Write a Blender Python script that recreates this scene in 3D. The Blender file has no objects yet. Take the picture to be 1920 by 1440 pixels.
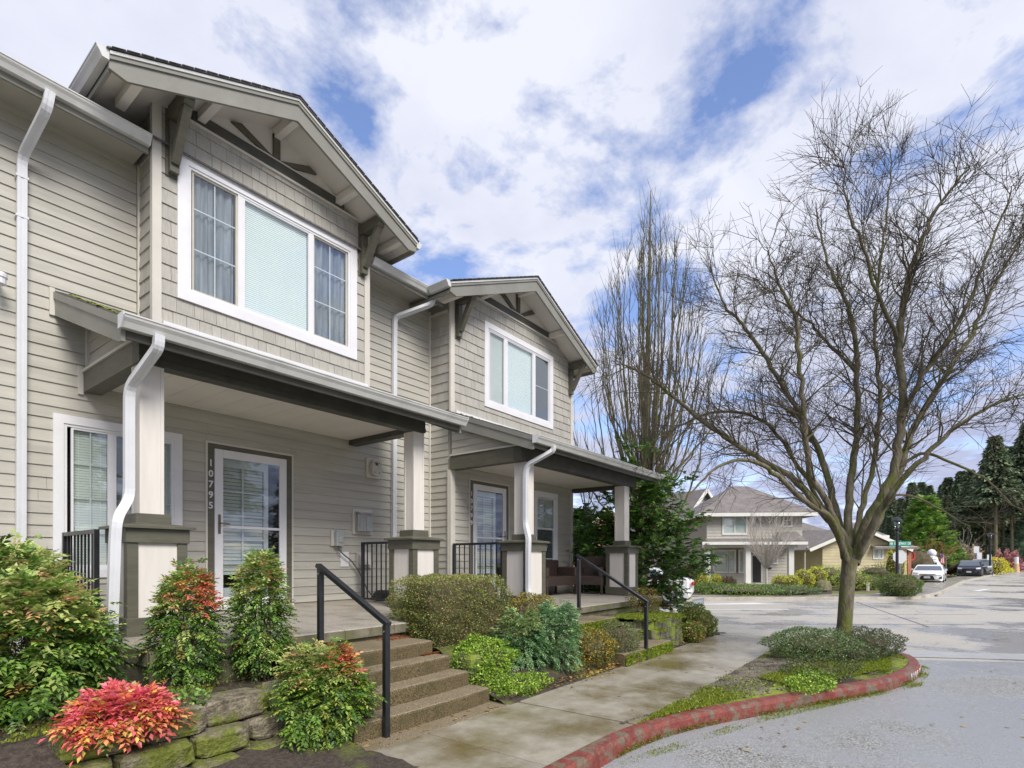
import bpy, math, random
import numpy as np
from mathutils import Vector, Matrix
random.seed(7); rng = np.random.default_rng(7)
R_ = math.radians
sc = bpy.context.scene
COL = sc.collection
# ------------------------------------------------------------------ camera, sky, sun, exposure
YAW = math.atan(785.0 / 1033.0)
CH = 1.49
FW = Vector((math.cos(YAW), math.sin(YAW), 0)); RT = Vector((math.sin(YAW), -math.cos(YAW), 0))
cam_d = bpy.data.cameras.new('camera'); cam = bpy.data.objects.new('camera', cam_d); COL.objects.link(cam)
cam.location = (0, 0, CH); cam.rotation_euler = (R_(90), 0, YAW - R_(90))
cam_d.sensor_width = 36; cam_d.lens = 36 * 1033 / 1920; cam_d.shift_y = (1052 - 720) / 1920
cam_d.clip_start = 0.05; cam_d.clip_end = 3000
sc.camera = cam
SUN_EL, SUN_AZ = 44, 250          # azimuth in degrees, counter-clockwise from +X: the sun stands behind the camera
world = bpy.data.worlds.new('World'); sc.world = world; world.use_nodes = True
wn = world.node_tree; wn.nodes.clear()
def W(t, **k):
    n = wn.nodes.new(t)
    for a, b in k.items(): setattr(n, a, b)
    return n
sky = W('ShaderNodeTexSky', sky_type='NISHITA', sun_disc=False)
sky.sun_elevation = R_(SUN_EL); sky.sun_rotation = R_(90 - SUN_AZ)
bg1 = W('ShaderNodeBackground'); bg1.inputs[1].default_value = 0.125
tc = W('ShaderNodeTexCoord'); sep = W('ShaderNodeSeparateXYZ'); wn.links.new(tc.outputs['Generated'], sep.inputs[0])
mx = W('ShaderNodeMath', operation='MAXIMUM'); mx.inputs[1].default_value = 0.0; wn.links.new(sep.outputs[2], mx.inputs[0])
ad = W('ShaderNodeMath', operation='ADD'); ad.inputs[1].default_value = 0.16; wn.links.new(mx.outputs[0], ad.inputs[0])
dx = W('ShaderNodeMath', operation='DIVIDE'); dy = W('ShaderNodeMath', operation='DIVIDE')
wn.links.new(sep.outputs[0], dx.inputs[0]); wn.links.new(ad.outputs[0], dx.inputs[1])
wn.links.new(sep.outputs[1], dy.inputs[0]); wn.links.new(ad.outputs[0], dy.inputs[1])
cb = W('ShaderNodeCombineXYZ'); wn.links.new(dx.outputs[0], cb.inputs[0]); wn.links.new(dy.outputs[0], cb.inputs[1])
cb.inputs[2].default_value = 5.3
n1 = W('ShaderNodeTexNoise'); n1.inputs['Scale'].default_value = 3.3; n1.inputs['Detail'].default_value = 10; n1.inputs['Roughness'].default_value = 0.6
n1.inputs['Distortion'].default_value = 0.15
wn.links.new(cb.outputs[0], n1.inputs['Vector'])
r1 = W('ShaderNodeValToRGB'); r1.color_ramp.elements[0].position = 0.36; r1.color_ramp.elements[0].color = (0.05, 0.05, 0.05, 1)
r1.color_ramp.elements[1].position = 0.50; r1.color_ramp.elements[1].color = (1, 1, 1, 1)
wn.links.new(n1.outputs[0], r1.inputs[0])
n2 = W('ShaderNodeTexNoise'); n2.inputs['Scale'].default_value = 2.6; n2.inputs['Detail'].default_value = 8; n2.inputs['Roughness'].default_value = 0.55
wn.links.new(cb.outputs[0], n2.inputs['Vector'])
r2 = W('ShaderNodeValToRGB'); r2.color_ramp.elements[0].position = 0.3; r2.color_ramp.elements[0].color = (0.56, 0.59, 0.72, 1)
r2.color_ramp.elements[1].position = 0.62; r2.color_ramp.elements[1].color = (0.72, 0.74, 0.83, 1)
wn.links.new(n2.outputs[0], r2.inputs[0])
# cloud bases nearer the horizon are a darker lavender grey
r3 = W('ShaderNodeValToRGB'); r3.color_ramp.elements[0].position = 0.02; r3.color_ramp.elements[0].color = (0.50, 0.54, 0.72, 1)
r3.color_ramp.elements[1].position = 0.45; r3.color_ramp.elements[1].color = (1, 1, 1, 1)
wn.links.new(mx.outputs[0], r3.inputs[0])
mc = W('ShaderNodeMix', data_type='RGBA', blend_type='MULTIPLY'); mc.inputs[0].default_value = 1
wn.links.new(r2.outputs[0], mc.inputs[6]); wn.links.new(r3.outputs[0], mc.inputs[7])
bg2 = W('ShaderNodeBackground'); bg2.inputs[1].default_value = 0.82; wn.links.new(mc.outputs[2], bg2.inputs[0])
hs = W('ShaderNodeHueSaturation'); hs.inputs['Saturation'].default_value = 1.15; hs.inputs['Value'].default_value = 1.2; vt = W('ShaderNodeMix', data_type='RGBA', blend_type='MULTIPLY'); vt.inputs[0].default_value = 1; vt.inputs[7].default_value = (1.15, 1.0, 1.1, 1)
wn.links.new(sky.outputs[0], hs.inputs['Color']); wn.links.new(hs.outputs[0], vt.inputs[6]); wn.links.new(vt.outputs[2], bg1.inputs[0])
ms = W('ShaderNodeMixShader'); wn.links.new(r1.outputs[0], ms.inputs[0]); wn.links.new(bg1.outputs[0], ms.inputs[1]); wn.links.new(bg2.outputs[0], ms.inputs[2])
wo = W('ShaderNodeOutputWorld'); wn.links.new(ms.outputs[0], wo.inputs[0])
sun_d = bpy.data.lights.new('sun', 'SUN'); sun_d.energy = 2.7; sun_d.angle = R_(28); sun_d.color = (1, .96, .89)
sun = bpy.data.objects.new('sun', sun_d); COL.objects.link(sun)
sd = Vector((math.cos(R_(SUN_EL)) * math.cos(R_(SUN_AZ)), math.cos(R_(SUN_EL)) * math.sin(R_(SUN_AZ)), math.sin(R_(SUN_EL))))
sun.rotation_euler = sd.to_track_quat('Z', 'Y').to_euler(); sun.location = (0, 0, 30)
vs = sc.view_settings; vs.view_transform = 'Standard'; vs.look = 'None'; vs.gamma = 1; vs.exposure = 0.6; vs.use_curve_mapping = False

def at(px, D, z=0.0):             # a point D metres ahead, seen px pixels across
    L = (px - 960) / 1033 * D
    return FW * D + RT * L + Vector((0, 0, z))
def DL(D, L, z=0.0): return FW * D + RT * L + Vector((0, 0, z))
def zat(py, D): return CH - (py - 1052) / 1033 * D

# ------------------------------------------------------------------ materials
MATS = {}
def nm(name):
    m = bpy.data.materials.new(name); m.use_nodes = True; return m, m.node_tree, m.node_tree.nodes['Principled BSDF']
def pmat(name, c1, c2=None, scale=6, rough=.6, bump=0, bscale=60, detail=5, metal=0, rand=0, stretch=None, spec=.5, ramp=(.35, .65), c3=None, c3scale=1.2, c3ramp=(.5, .65), rough2=None, world_co=True, bdist=.01, spk=None, crack=None):
    m, t, b = nm(name); L = t.links.new; N = t.nodes.new
    c2 = c2 or c1
    co = N('ShaderNodeNewGeometry').outputs['Position'] if world_co else N('ShaderNodeTexCoord').outputs['Object']
    if stretch:
        mp = N('ShaderNodeMapping'); mp.inputs['Scale'].default_value = stretch; L(co, mp.inputs[0]); co = mp.outputs[0]
    nz = N('ShaderNodeTexNoise'); nz.inputs['Scale'].default_value = scale; nz.inputs['Detail'].default_value = detail; nz.inputs['Roughness'].default_value = .6; L(co, nz.inputs['Vector'])
    rp = N('ShaderNodeValToRGB'); rp.color_ramp.elements[0].position = ramp[0]; rp.color_ramp.elements[1].position = ramp[1]
    rp.color_ramp.elements[0].color = (*c1, 1); rp.color_ramp.elements[1].color = (*c2, 1); L(nz.outputs[0], rp.inputs[0])
    out = rp.outputs[0]
    if c3:
        nz3 = N('ShaderNodeTexNoise'); nz3.inputs['Scale'].default_value = c3scale; nz3.inputs['Detail'].default_value = 7; nz3.inputs['Roughness'].default_value = .62; L(co, nz3.inputs['Vector'])
        rp3 = N('ShaderNodeValToRGB'); rp3.color_ramp.elements[0].position = c3ramp[0]; rp3.color_ramp.elements[1].position = c3ramp[1]; L(nz3.outputs[0], rp3.inputs[0])
        mi = N('ShaderNodeMix'); mi.data_type = 'RGBA'; L(rp3.outputs[0], mi.inputs[0]); L(out, mi.inputs[6]); mi.inputs[7].default_value = (*c3, 1); out = mi.outputs[2]
        if rough2 is not None:
            mr = N('ShaderNodeMapRange'); mr.inputs[3].default_value = rough; mr.inputs[4].default_value = rough2; L(rp3.outputs[0], mr.inputs[0]); L(mr.outputs[0], b.inputs['Roughness'])
    if rand:
        oi = N('ShaderNodeObjectInfo'); mr2 = N('ShaderNodeMapRange'); mr2.inputs[3].default_value = 1 - rand; mr2.inputs[4].default_value = 1 + rand * .6; L(oi.outputs['Random'], mr2.inputs[0])
        hv = N('ShaderNodeHueSaturation'); L(out, hv.inputs['Color']); L(mr2.outputs[0], hv.inputs['Value']); out = hv.outputs[0]
    if spk:
        ns = N('ShaderNodeTexNoise'); ns.inputs['Scale'].default_value = spk[0]; ns.inputs['Detail'].default_value = 3; ns.inputs['Roughness'].default_value = .75; L(co, ns.inputs['Vector'])
        ms_ = N('ShaderNodeMapRange'); ms_.inputs[1].default_value = .3; ms_.inputs[2].default_value = .7; ms_.inputs[3].default_value = 1 - spk[1]; ms_.inputs[4].default_value = 1 + spk[1]; L(ns.outputs[0], ms_.inputs[0])
        h2 = N('ShaderNodeHueSaturation'); L(out, h2.inputs['Color']); L(ms_.outputs[0], h2.inputs['Value']); out = h2.outputs[0]
    if crack:
        dn = N('ShaderNodeTexNoise'); dn.inputs['Scale'].default_value = 1.3; dn.inputs['Detail'].default_value = 6; L(co, dn.inputs['Vector'])
        va = N('ShaderNodeVectorMath'); va.operation = 'MULTIPLY_ADD'; va.inputs[1].default_value = (1.1, 1.1, 1.1); L(dn.outputs['Color'], va.inputs[0]); L(co, va.inputs[2])
        vo = N('ShaderNodeTexVoronoi'); vo.feature = 'DISTANCE_TO_EDGE'; vo.inputs['Scale'].default_value = crack[0]; L(va.outputs[0], vo.inputs['Vector'])
        cm = N('ShaderNodeMapRange'); cm.inputs[1].default_value = 0; cm.inputs[2].default_value = crack[1]; cm.inputs[3].default_value = crack[2]; cm.inputs[4].default_value = 1; L(vo.outputs['Distance'], cm.inputs[0])
        h3 = N('ShaderNodeHueSaturation'); L(out, h3.inputs['Color']); L(cm.outputs[0], h3.inputs['Value']); out = h3.outputs[0]
    L(out, b.inputs['Base Color'])
    if rough2 is None: b.inputs['Roughness'].default_value = rough
    b.inputs['Metallic'].default_value = metal; b.inputs['Specular IOR Level'].default_value = spec
    if bump:
        nb = N('ShaderNodeTexNoise'); nb.inputs['Scale'].default_value = bscale; nb.inputs['Detail'].default_value = 4; L(co, nb.inputs['Vector'])
        bp = N('ShaderNodeBump'); bp.inputs['Strength'].default_value = bump; bp.inputs['Distance'].default_value = bdist; L(nb.outputs[0], bp.inputs['Height']); L(bp.outputs[0], b.inputs['Normal'])
    MATS[name] = m; return m
def leafmat(name, rough=.45, trans=.25):
    m, t, b = nm(name); a = t.nodes.new('ShaderNodeAttribute'); a.attribute_name = 'Col'
    t.links.new(a.outputs['Color'], b.inputs['Base Color']); b.inputs['Roughness'].default_value = rough
    if trans:
        tr = t.nodes.new('ShaderNodeBsdfTranslucent'); t.links.new(a.outputs['Color'], tr.inputs[0])
        mi = t.nodes.new('ShaderNodeMixShader'); mi.inputs[0].default_value = trans
        t.links.new(b.outputs[0], mi.inputs[1]); t.links.new(tr.outputs[0], mi.inputs[2]); t.links.new(mi.outputs[0], t.nodes['Material Output'].inputs[0])
    MATS[name] = m; return m
pmat('siding', (.405, .388, .335), (.465, .446, .388), scale=1.3, rough=.55, rand=.05, bump=.25, bscale=40, stretch=(.6, .6, 6), bdist=.004, c3=(.335, .32, .285), c3scale=.9, c3ramp=(.5, .75), spk=(9, .05))
pmat('shingle', (.355, .338, .295), (.43, .41, .362), scale=9, rough=.65, rand=.09, bump=.5, bscale=30, stretch=(7, 7, .7), bdist=.004)
pmat('wall_core', (.33, .31, .26), rough=.7)
pmat('trim_white', (.68, .675, .69), (.74, .735, .75), scale=3, rough=.4)
pmat('trim_tan', (.54, .51, .45), (.60, .57, .505), scale=2, rough=.5)
pmat('olive', (.088, .084, .060), (.118, .113, .082), scale=5, rough=.5, bump=.35, bscale=25, stretch=(1, 1, 5), bdist=.004)
pmat('rake', (.21, .205, .175), (.26, .255, .22), scale=3, rough=.5, bump=.3, bscale=25, bdist=.004, c3=(.15, .145, .115), c3scale=1.5, c3ramp=(.5, .8))
pmat('beam', (.055, .053, .042), (.08, .077, .06), scale=5, rough=.55, bump=.2, bscale=30, bdist=.004)  # olive trim paint darkened, the porch roof's shade put into its colour
pmat('cream', (.66, .62, .565), (.72, .68, .625), scale=2.5, rough=.5, stretch=(5, 5, .6))
pmat('soffit', (.68, .64, .575), (.73, .69, .62), scale=2, rough=.6)
pmat('gutter', (.56, .56, .54), (.64, .64, .62), scale=2.5, rough=.33, c3=(.42, .42, .38), c3scale=2, c3ramp=(.55, .8))
pmat('spout', (.60, .61, .63), (.66, .67, .69), scale=2.5, rough=.35, c3=(.6, .6, .56), c3scale=3, c3ramp=(.6, .8))
pmat('roofing', (.09, .085, .085), (.16, .15, .15), scale=20, rough=.9, bump=.6, bscale=120)
pmat('roof_far', (.15, .13, .12), (.22, .195, .18), scale=3, rough=.9, bump=.5, bscale=20, c3=(.15, .135, .125), c3scale=1, c3ramp=(.45, .7))
pmat('moss', (.16, .20, .02), (.33, .37, .045), scale=18, rough=.95, bump=1, bscale=140, bdist=.02, c3=(.11, .10, .03), c3scale=5, c3ramp=(.55, .7))
pmat('moss_soil', (.14, .20, .02), (.30, .36, .04), scale=9, rough=.95, bump=1, bscale=90, bdist=.02, c3=(.06, .045, .03), c3scale=1.6, c3ramp=(.42, .58), detail=9)
pmat('mulch', (.045, .033, .024), (.10, .078, .058), scale=30, rough=.95, bump=1, bscale=70, bdist=.03, c3=(.16, .19, .03), c3scale=1.5, c3ramp=(.54, .66), detail=8)
pmat('black_metal', (.012, .013, .016), (.02, .021, .025), scale=8, rough=.28, spec=.6)
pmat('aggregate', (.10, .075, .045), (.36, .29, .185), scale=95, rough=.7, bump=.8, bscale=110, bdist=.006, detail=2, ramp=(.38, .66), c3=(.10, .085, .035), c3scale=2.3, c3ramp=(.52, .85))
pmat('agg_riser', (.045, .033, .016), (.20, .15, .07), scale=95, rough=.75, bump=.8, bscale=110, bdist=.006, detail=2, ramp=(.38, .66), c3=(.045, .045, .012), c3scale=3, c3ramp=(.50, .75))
pmat('slab', (.22, .195, .16), (.48, .44, .38), scale=110, rough=.65, bump=.5, bscale=120, bdist=.004, detail=2, ramp=(.36, .66), c3=(.17, .15, .11), c3scale=1.7, c3ramp=(.5, .75))
pmat('slab_edge', (.10, .09, .06), (.22, .20, .14), scale=8, rough=.8, bump=.5, bscale=60, c3=(.09, .11, .02), c3scale=4, c3ramp=(.48, .65))
pmat('walk', (.27, .243, .192), (.365, .335, .27), scale=5, rough=.42, bump=.35, bscale=180, bdist=.003, c3=(.15, .115, .05), c3scale=1.1, c3ramp=(.42, .66), rough2=.16, rand=.08, spk=(70, .16), crack=(.35, .003, .75))
pmat('concrete', (.40, .37, .31), (.48, .45, .385), scale=3, rough=.75, bump=.3, bscale=80, c3=(.3, .27, .21), c3scale=1.2)
pmat('street', (.37, .345, .295), (.44, .41, .355), scale=14, rough=.62, bump=.5, bscale=160, bdist=.004, stretch=(1, 1, 1), c3=(.31, .30, .29), c3scale=.22, c3ramp=(.5, .56), rough2=.16, detail=8, spk=(40, .4), crack=(.2, .006, .6))
pmat('driveway', (.12, .12, .108), (.40, .40, .385), scale=55, rough=.5, bump=.8, bscale=150, bdist=.006, detail=3, c3=(.32, .33, .345), c3scale=.5, c3ramp=(.42, .56), rough2=.15, spk=(110, .3))  # wet patches: smoother, and the sky's pale reflection put into their colour
pmat('gutter_pan', (.36, .36, .35), (.44, .43, .41), scale=6, rough=.3, bump=.2, bscale=80)
pmat('curb_red', (.145, .03, .022), (.23, .06, .044), scale=12, rough=.6, bump=.6, bscale=60, c3=(.15, .12, .08), c3scale=7, c3ramp=(.5, .60), detail=10, spk=(60, .3))
pmat('paint_white', (.66, .66, .64), (.74, .74, .72), scale=20, rough=.5)
pmat('paint_worn', (.55, .50, .45), (.35, .12, .09), scale=40, rough=.6)
pmat('stone', (.09, .075, .05), (.25, .215, .15), scale=14, rough=.85, bump=1, bscale=45, bdist=.02, c3=(.13, .15, .02), c3scale=3.4, c3ramp=(.48, .6), detail=10, spk=(40, .35))
pmat('block', (.07, .065, .05), (.16, .15, .12), scale=14, rough=.9, bump=.8, bscale=45, bdist=.02, c3=(.2, .25, .03), c3scale=4, c3ramp=(.46, .6))
pmat('gravel', (.07, .058, .042), (.27, .235, .18), scale=3, rough=.85, rand=.3, world_co=True)
pmat('bark', (.085, .07, .042), (.20, .175, .12), scale=14, rough=.95, bump=1, bscale=40, bdist=.02, stretch=(1, 1, .35), c3=(.11, .125, .025), c3scale=4, c3ramp=(.5, .64), detail=10)
pmat('twig', (.05, .036, .026), (.09, .072, .046), scale=2, rough=.9)
pmat('branch', (.075, .062, .038), (.14, .12, .07), scale=6, rough=.9, c3=(.11, .12, .035), c3scale=2, c3ramp=(.5, .65))
pmat('pale_bark', (.42, .38, .33), (.5, .46, .4), scale=6, rough=.9)
pmat('red_twig', (.30, .10, .05), (.42, .18, .09), scale=6, rough=.9)
pmat('stem', (.06, .045, .025), (.10, .08, .04), scale=6, rough=.9)
pmat('blind', (.84, .87, .86), (.88, .9, .89), scale=3, rough=.5)
pmat('blind_dim', (.64, .65, .60), (.70, .71, .66), scale=3, rough=.5)
pmat('curtain', (.15, .155, .17), (.34, .345, .38), scale=4, rough=.8, stretch=(3, 3, .3))
pmat('dark_room', (.02, .02, .02), (.05, .05, .045), scale=3, rough=.9)
pmat('screen', (.10, .10, .095), (.12, .12, .115), scale=3, rough=.5)
pmat('wicker', (.028, .018, .014), (.07, .045, .035), scale=60, rough=.5, bump=.8, bscale=120)
pmat('grey_plastic', (.32, .35, .34), (.38, .41, .40), scale=5, rough=.45)
pmat('beige_plastic', (.46, .43, .36), (.52, .49, .42), scale=5, rough=.5)
pmat('steel', (.36, .35, .33), (.48, .47, .45), scale=8, rough=.35, metal=.7)
pmat('cable', (.10, .10, .095), rough=.6)
pmat('brass', (.20, .17, .13), rough=.35, metal=.8)
pmat('far_siding', (.42, .40, .345), (.48, .455, .40), scale=2, rough=.7)
pmat('far_grey', (.36, .365, .36), (.42, .425, .42), scale=2, rough=.7)
pmat('far_yellow', (.48, .42, .25), (.55, .48, .30), scale=2, rough=.7)
pmat('far_orange', (.56, .34, .17), (.64, .41, .22), scale=2, rough=.7)
pmat('brick', (.30, .11, .07), (.40, .17, .11), scale=10, rough=.8)
pmat('far_trim', (.66, .65, .60), (.72, .71, .66), scale=2, rough=.5)
pmat('door_dark', (.035, .035, .035), rough=.4)
pmat('lawn', (.10, .12, .03), (.20, .20, .06), scale=2, rough=.95, bump=1, bscale=30, c3=(.17, .12, .07), c3scale=.25, c3ramp=(.45, .6), detail=8)
pmat('car_white', (.74, .75, .76), rough=.2, spec=.7)
pmat('car_black', (.02, .022, .03), rough=.12, spec=.8)
pmat('car_grey', (.20, .21, .20), rough=.2, spec=.8)
pmat('car_silver', (.45, .46, .48), rough=.25, metal=.4)
pmat('car_glass', (.10, .12, .15), rough=.06, spec=1)
pmat('rubber', (.015, .015, .015), rough=.7)
pmat('chrome', (.6, .6, .6), rough=.2, metal=.9)
pmat('headlight', (.55, .57, .6), rough=.1, spec=1)
pmat('sign_green', (.01, .22, .15), (.015, .26, .18), rough=.4)
pmat('sign_back', (.52, .53, .56), (.58, .59, .62), rough=.4)
pmat('galv', (.35, .36, .38), rough=.4, metal=.5)
pmat('lamp_black', (.015, .018, .025), rough=.4)
pmat('lamp_glass', (.6, .62, .66), rough=.15)
pmat('red_cloth', (.5, .03, .03), rough=.7)
pmat('flag_red', (.55, .05, .07), rough=.7); pmat('flag_blue', (.04, .06, .25), rough=.7)
pmat('snow_white', (.75, .74, .82), rough=.5)
pmat('leaf_litter', (.28, .13, .04), (.45, .32, .12), scale=9, rough=.8, rand=.2)
leafmat('leaf'); leafmat('needle', .7, .12)
def glassmat(name, tint, mixf, rough=.02):
    m, t, b = nm(name); N = t.nodes.new; L = t.links.new
    tr = N('ShaderNodeBsdfTransparent'); tr.inputs[0].default_value = (*tint, 1)
    gl = N('ShaderNodeBsdfGlossy'); gl.inputs['Roughness'].default_value = rough; gl.inputs[0].default_value = (.9, .95, 1, 1)
    lw = N('ShaderNodeLayerWeight'); lw.inputs[0].default_value = .5
    pw = N('ShaderNodeMath'); pw.operation = 'POWER'; pw.inputs[1].default_value = 3.5; L(lw.outputs['Facing'], pw.inputs[0]); sc_ = N('ShaderNodeMath'); sc_.operation = 'MULTIPLY_ADD'; sc_.inputs[1].default_value = .85; sc_.inputs[2].default_value = mixf; L(pw.outputs[0], sc_.inputs[0])
    mi = N('ShaderNodeMixShader'); L(sc_.outputs[0], mi.inputs[0]); L(tr.outputs[0], mi.inputs[1]); L(gl.outputs[0], mi.inputs[2])
    L(mi.outputs[0], t.nodes['Material Output'].inputs[0]); MATS[name] = m
glassmat('glass', (.86, .92, .91), .13); glassmat('glass_clear', (.9, .92, .92), .1)

# ------------------------------------------------------------------ mesh helpers
def wloc(p):
    v = Vector((0, 0, 0))
    while p is not None: v = v + p.location; p = p.parent
    return v
class MB:
    def __init__(s): s.v = []; s.f = []
    def add(s, vs_, fs):
        o = len(s.v); s.v += [tuple(v) for v in vs_]; s.f += [tuple(i + o for i in f) for f in fs]; return s
    def box(s, a, b):
        x0, y0, z0 = (min(a[i], b[i]) for i in range(3)); x1, y1, z1 = (max(a[i], b[i]) for i in range(3))
        return s.add([(x0, y0, z0), (x1, y0, z0), (x1, y1, z0), (x0, y1, z0), (x0, y0, z1), (x1, y0, z1), (x1, y1, z1), (x0, y1, z1)],
                     [(0, 3, 2, 1), (4, 5, 6, 7), (0, 1, 5, 4), (1, 2, 6, 5), (2, 3, 7, 6), (3, 0, 4, 7)])
    def bbox(s, a, b, c=.006):       # box with chamfered vertical and top edges
        x0, y0, z0 = (min(a[i], b[i]) for i in range(3)); x1, y1, z1 = (max(a[i], b[i]) for i in range(3))
        ring = lambda k, z: [(x0 + c - k, y0 - k + 0, z), (x1 - c + k, y0 - k, z)]
        def r(i, z): return [(x0 + i + c, y0 + i, z), (x1 - i - c, y0 + i, z), (x1 - i, y0 + i + c, z), (x1 - i, y1 - i - c, z), (x1 - i - c, y1 - i, z), (x0 + i + c, y1 - i, z), (x0 + i, y1 - i - c, z), (x0 + i, y0 + i + c, z)]
        vs_ = r(0, z0) + r(0, z1 - c) + r(c, z1); fs = [tuple(range(7, -1, -1)), tuple(range(16, 24))]
        for k in (0, 8):
            for i in range(8): j = (i + 1) % 8; fs.append((k + i, k + j, k + 8 + j, k + 8 + i))
        return s.add(vs_, fs)
    def prism(s, poly, d):           # polygon (3-D points) extruded by vector d
        n = len(poly); d = Vector(d); p = [Vector(q) for q in poly]
        return s.add(p + [q + d for q in p], [tuple(range(n - 1, -1, -1)), tuple(range(n, 2 * n))] + [(i, (i + 1) % n, n + (i + 1) % n, n + i) for i in range(n)])
    def bar(s, a, b, w, h=None, up=(0, 0, 1)):
        a = Vector(a); b = Vector(b); h = h or w; d = (b - a).normalized(); u = Vector(up)
        if abs(d.dot(u)) > .98: u = Vector((0, 1, 0))
        sx = d.cross(u).normalized(); uu = sx.cross(d).normalized(); sx *= w / 2; uu *= h / 2
        vs_ = [p + i * sx + j * uu for p in (a, b) for i, j in ((-1, -1), (1, -1), (1, 1), (-1, 1))]
        return s.add(vs_, [(0, 1, 2, 3), (7, 6, 5, 4), (0, 4, 5, 1), (1, 5, 6, 2), (2, 6, 7, 3), (3, 7, 4, 0)])
    def tube(s, pts, rs, n=8, cap=True, sq=None):
        pts = [Vector(p) for p in pts]
        if not hasattr(rs, '__len__'): rs = [rs] * len(pts)
        ref = None; o = len(s.v)
        for i, p in enumerate(pts):
            d = (pts[min(i + 1, len(pts) - 1)] - pts[max(i - 1, 0)]).normalized()
            if ref is None: ref = Vector((0, 0, 1)) if abs(d.z) < .9 else Vector((1, 0, 0))
            a = d.cross(ref).normalized(); b_ = d.cross(a).normalized(); ref = -b_ if False else ref
            for k in range(n):
                t = 2 * math.pi * (k + .5) / n; ca, sa = math.cos(t), math.sin(t)
                if sq: ca *= sq[0]; sa *= sq[1]
                s.v.append(tuple(p + (a * ca + b_ * sa) * rs[i]))
        for i in range(len(pts) - 1):
            for k in range(n):
                k2 = (k + 1) % n; s.f.append((o + i * n + k, o + i * n + k2, o + (i + 1) * n + k2, o + (i + 1) * n + k))
        if cap: s.f.append(tuple(o + k for k in range(n - 1, -1, -1))); s.f.append(tuple(o + (len(pts) - 1) * n + k for k in range(n)))
        return s
    def quad(s, *p): return s.add(p, [tuple(range(len(p)))])
    def lathe(s, c, prof, n=16):
        o = len(s.v)
        for r, z in prof:
            for k in range(n): t = 2 * math.pi * k / n; s.v.append((c[0] + r * math.cos(t), c[1] + r * math.sin(t), c[2] + z))
        for i in range(len(prof) - 1):
            for k in range(n): k2 = (k + 1) % n; s.f.append((o + i * n + k, o + i * n + k2, o + (i + 1) * n + k2, o + (i + 1) * n + k))
        s.f.append(tuple(o + k for k in range(n - 1, -1, -1))); s.f.append(tuple(o + (len(prof) - 1) * n + k for k in range(n)))
        return s
    def build(s, name, mat, parent=None, kind=None, label=None, smooth=False, at_=None):
        off = wloc(parent) if parent is not None else Vector((0, 0, 0))
        o0 = Vector(at_) if at_ is not None else off
        me = bpy.data.meshes.new(name); me.from_pydata([(v[0] - o0.x, v[1] - o0.y, v[2] - o0.z) for v in s.v], [], s.f)
        me.materials.append(MATS[mat]); me.update()
        if smooth: me.shade_smooth()
        o = bpy.data.objects.new(name, me); COL.objects.link(o)
        if parent is not None: o.parent = parent
        o.location = o0 - off
        if kind: o['kind'] = kind
        if label: o['label'] = label
        return o
def npmesh(name, V, F, mat, parent=None, col=None, kind=None, smooth=False, label=None):
    """V (n,3) array in world metres, F (m,k) int array"""
    off = np.array(wloc(parent)) if parent is not None else np.zeros(3)
    me = bpy.data.meshes.new(name); V = V - off; k = F.shape[1]
    me.vertices.add(len(V)); me.vertices.foreach_set('co', V.astype(np.float32).ravel())
    me.loops.add(F.size); me.loops.foreach_set('vertex_index', F.astype(np.int32).ravel())
    me.polygons.add(len(F)); me.polygons.foreach_set('loop_start', np.arange(0, F.size, k, dtype=np.int32)); me.polygons.foreach_set('loop_total', np.full(len(F), k, dtype=np.int32))
    if col is not None:
        a = me.color_attributes.new('Col', 'FLOAT_COLOR', 'POINT'); c = np.ones((len(V), 4), np.float32); c[:, :3] = col; a.data.foreach_set('color', c.ravel())
    me.materials.append(MATS[mat]); me.update(calc_edges=True)
    if smooth: me.shade_smooth()
    o = bpy.data.objects.new(name, me); COL.objects.link(o)
    if parent is not None: o.parent = parent
    if kind: o['kind'] = kind
    if label: o['label'] = label
    return o
def thing(name, label, cat, loc=(0, 0, 0), group=None):
    o = bpy.data.objects.new(name, None); COL.objects.link(o); o.location = loc; o.empty_display_size = .1
    o['label'] = label; o['category'] = cat
    if group: o['group'] = group
    return o
def tag(o, label, cat, group=None):
    o['label'] = label; o['category'] = cat
    if group: o['group'] = group
    return o
def struct(o): o['kind'] = 'structure'; return o
def rebase(o, loc):                # origin of a one-mesh thing at its base
    loc = Vector(loc); o.data.transform(Matrix.Translation(-loc)); o.location = loc; return o
def copy_tree(o, parent=None):
    c = o.copy(); COL.objects.link(c); c.parent = parent
    for ch in list(o.children): copy_tree(ch, c)
    return c
def text_obj(name, s, size, mat, M, parent=None, ext=.004, bold=False, sx=1):
    cu = bpy.data.curves.new('t', 'FONT'); cu.body = s; cu.size = size; cu.extrude = ext; cu.align_x = 'CENTER'; cu.align_y = 'CENTER'; cu.resolution_u = 3
    if bold: cu.offset = size * .018
    t = bpy.data.objects.new('t', cu); COL.objects.link(t)
    dg = bpy.context.evaluated_depsgraph_get(); me = bpy.data.meshes.new_from_object(t.evaluated_get(dg)); bpy.data.objects.remove(t)
    me.transform(Matrix.Diagonal((sx, 1, 1, 1)))
    me.materials.clear(); me.materials.append(MATS[mat])
    o = bpy.data.objects.new(name, me); COL.objects.link(o)
    if parent is not None: o.parent = parent; M = Matrix.Translation(-wloc(parent)) @ M
    o.matrix_basis = M; return o
FACE_MY = Matrix(((1, 0, 0, 0), (0, 0, -1, 0), (0, 1, 0, 0), (0, 0, 0, 1)))   # a text's plane turned to face -Y
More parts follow.
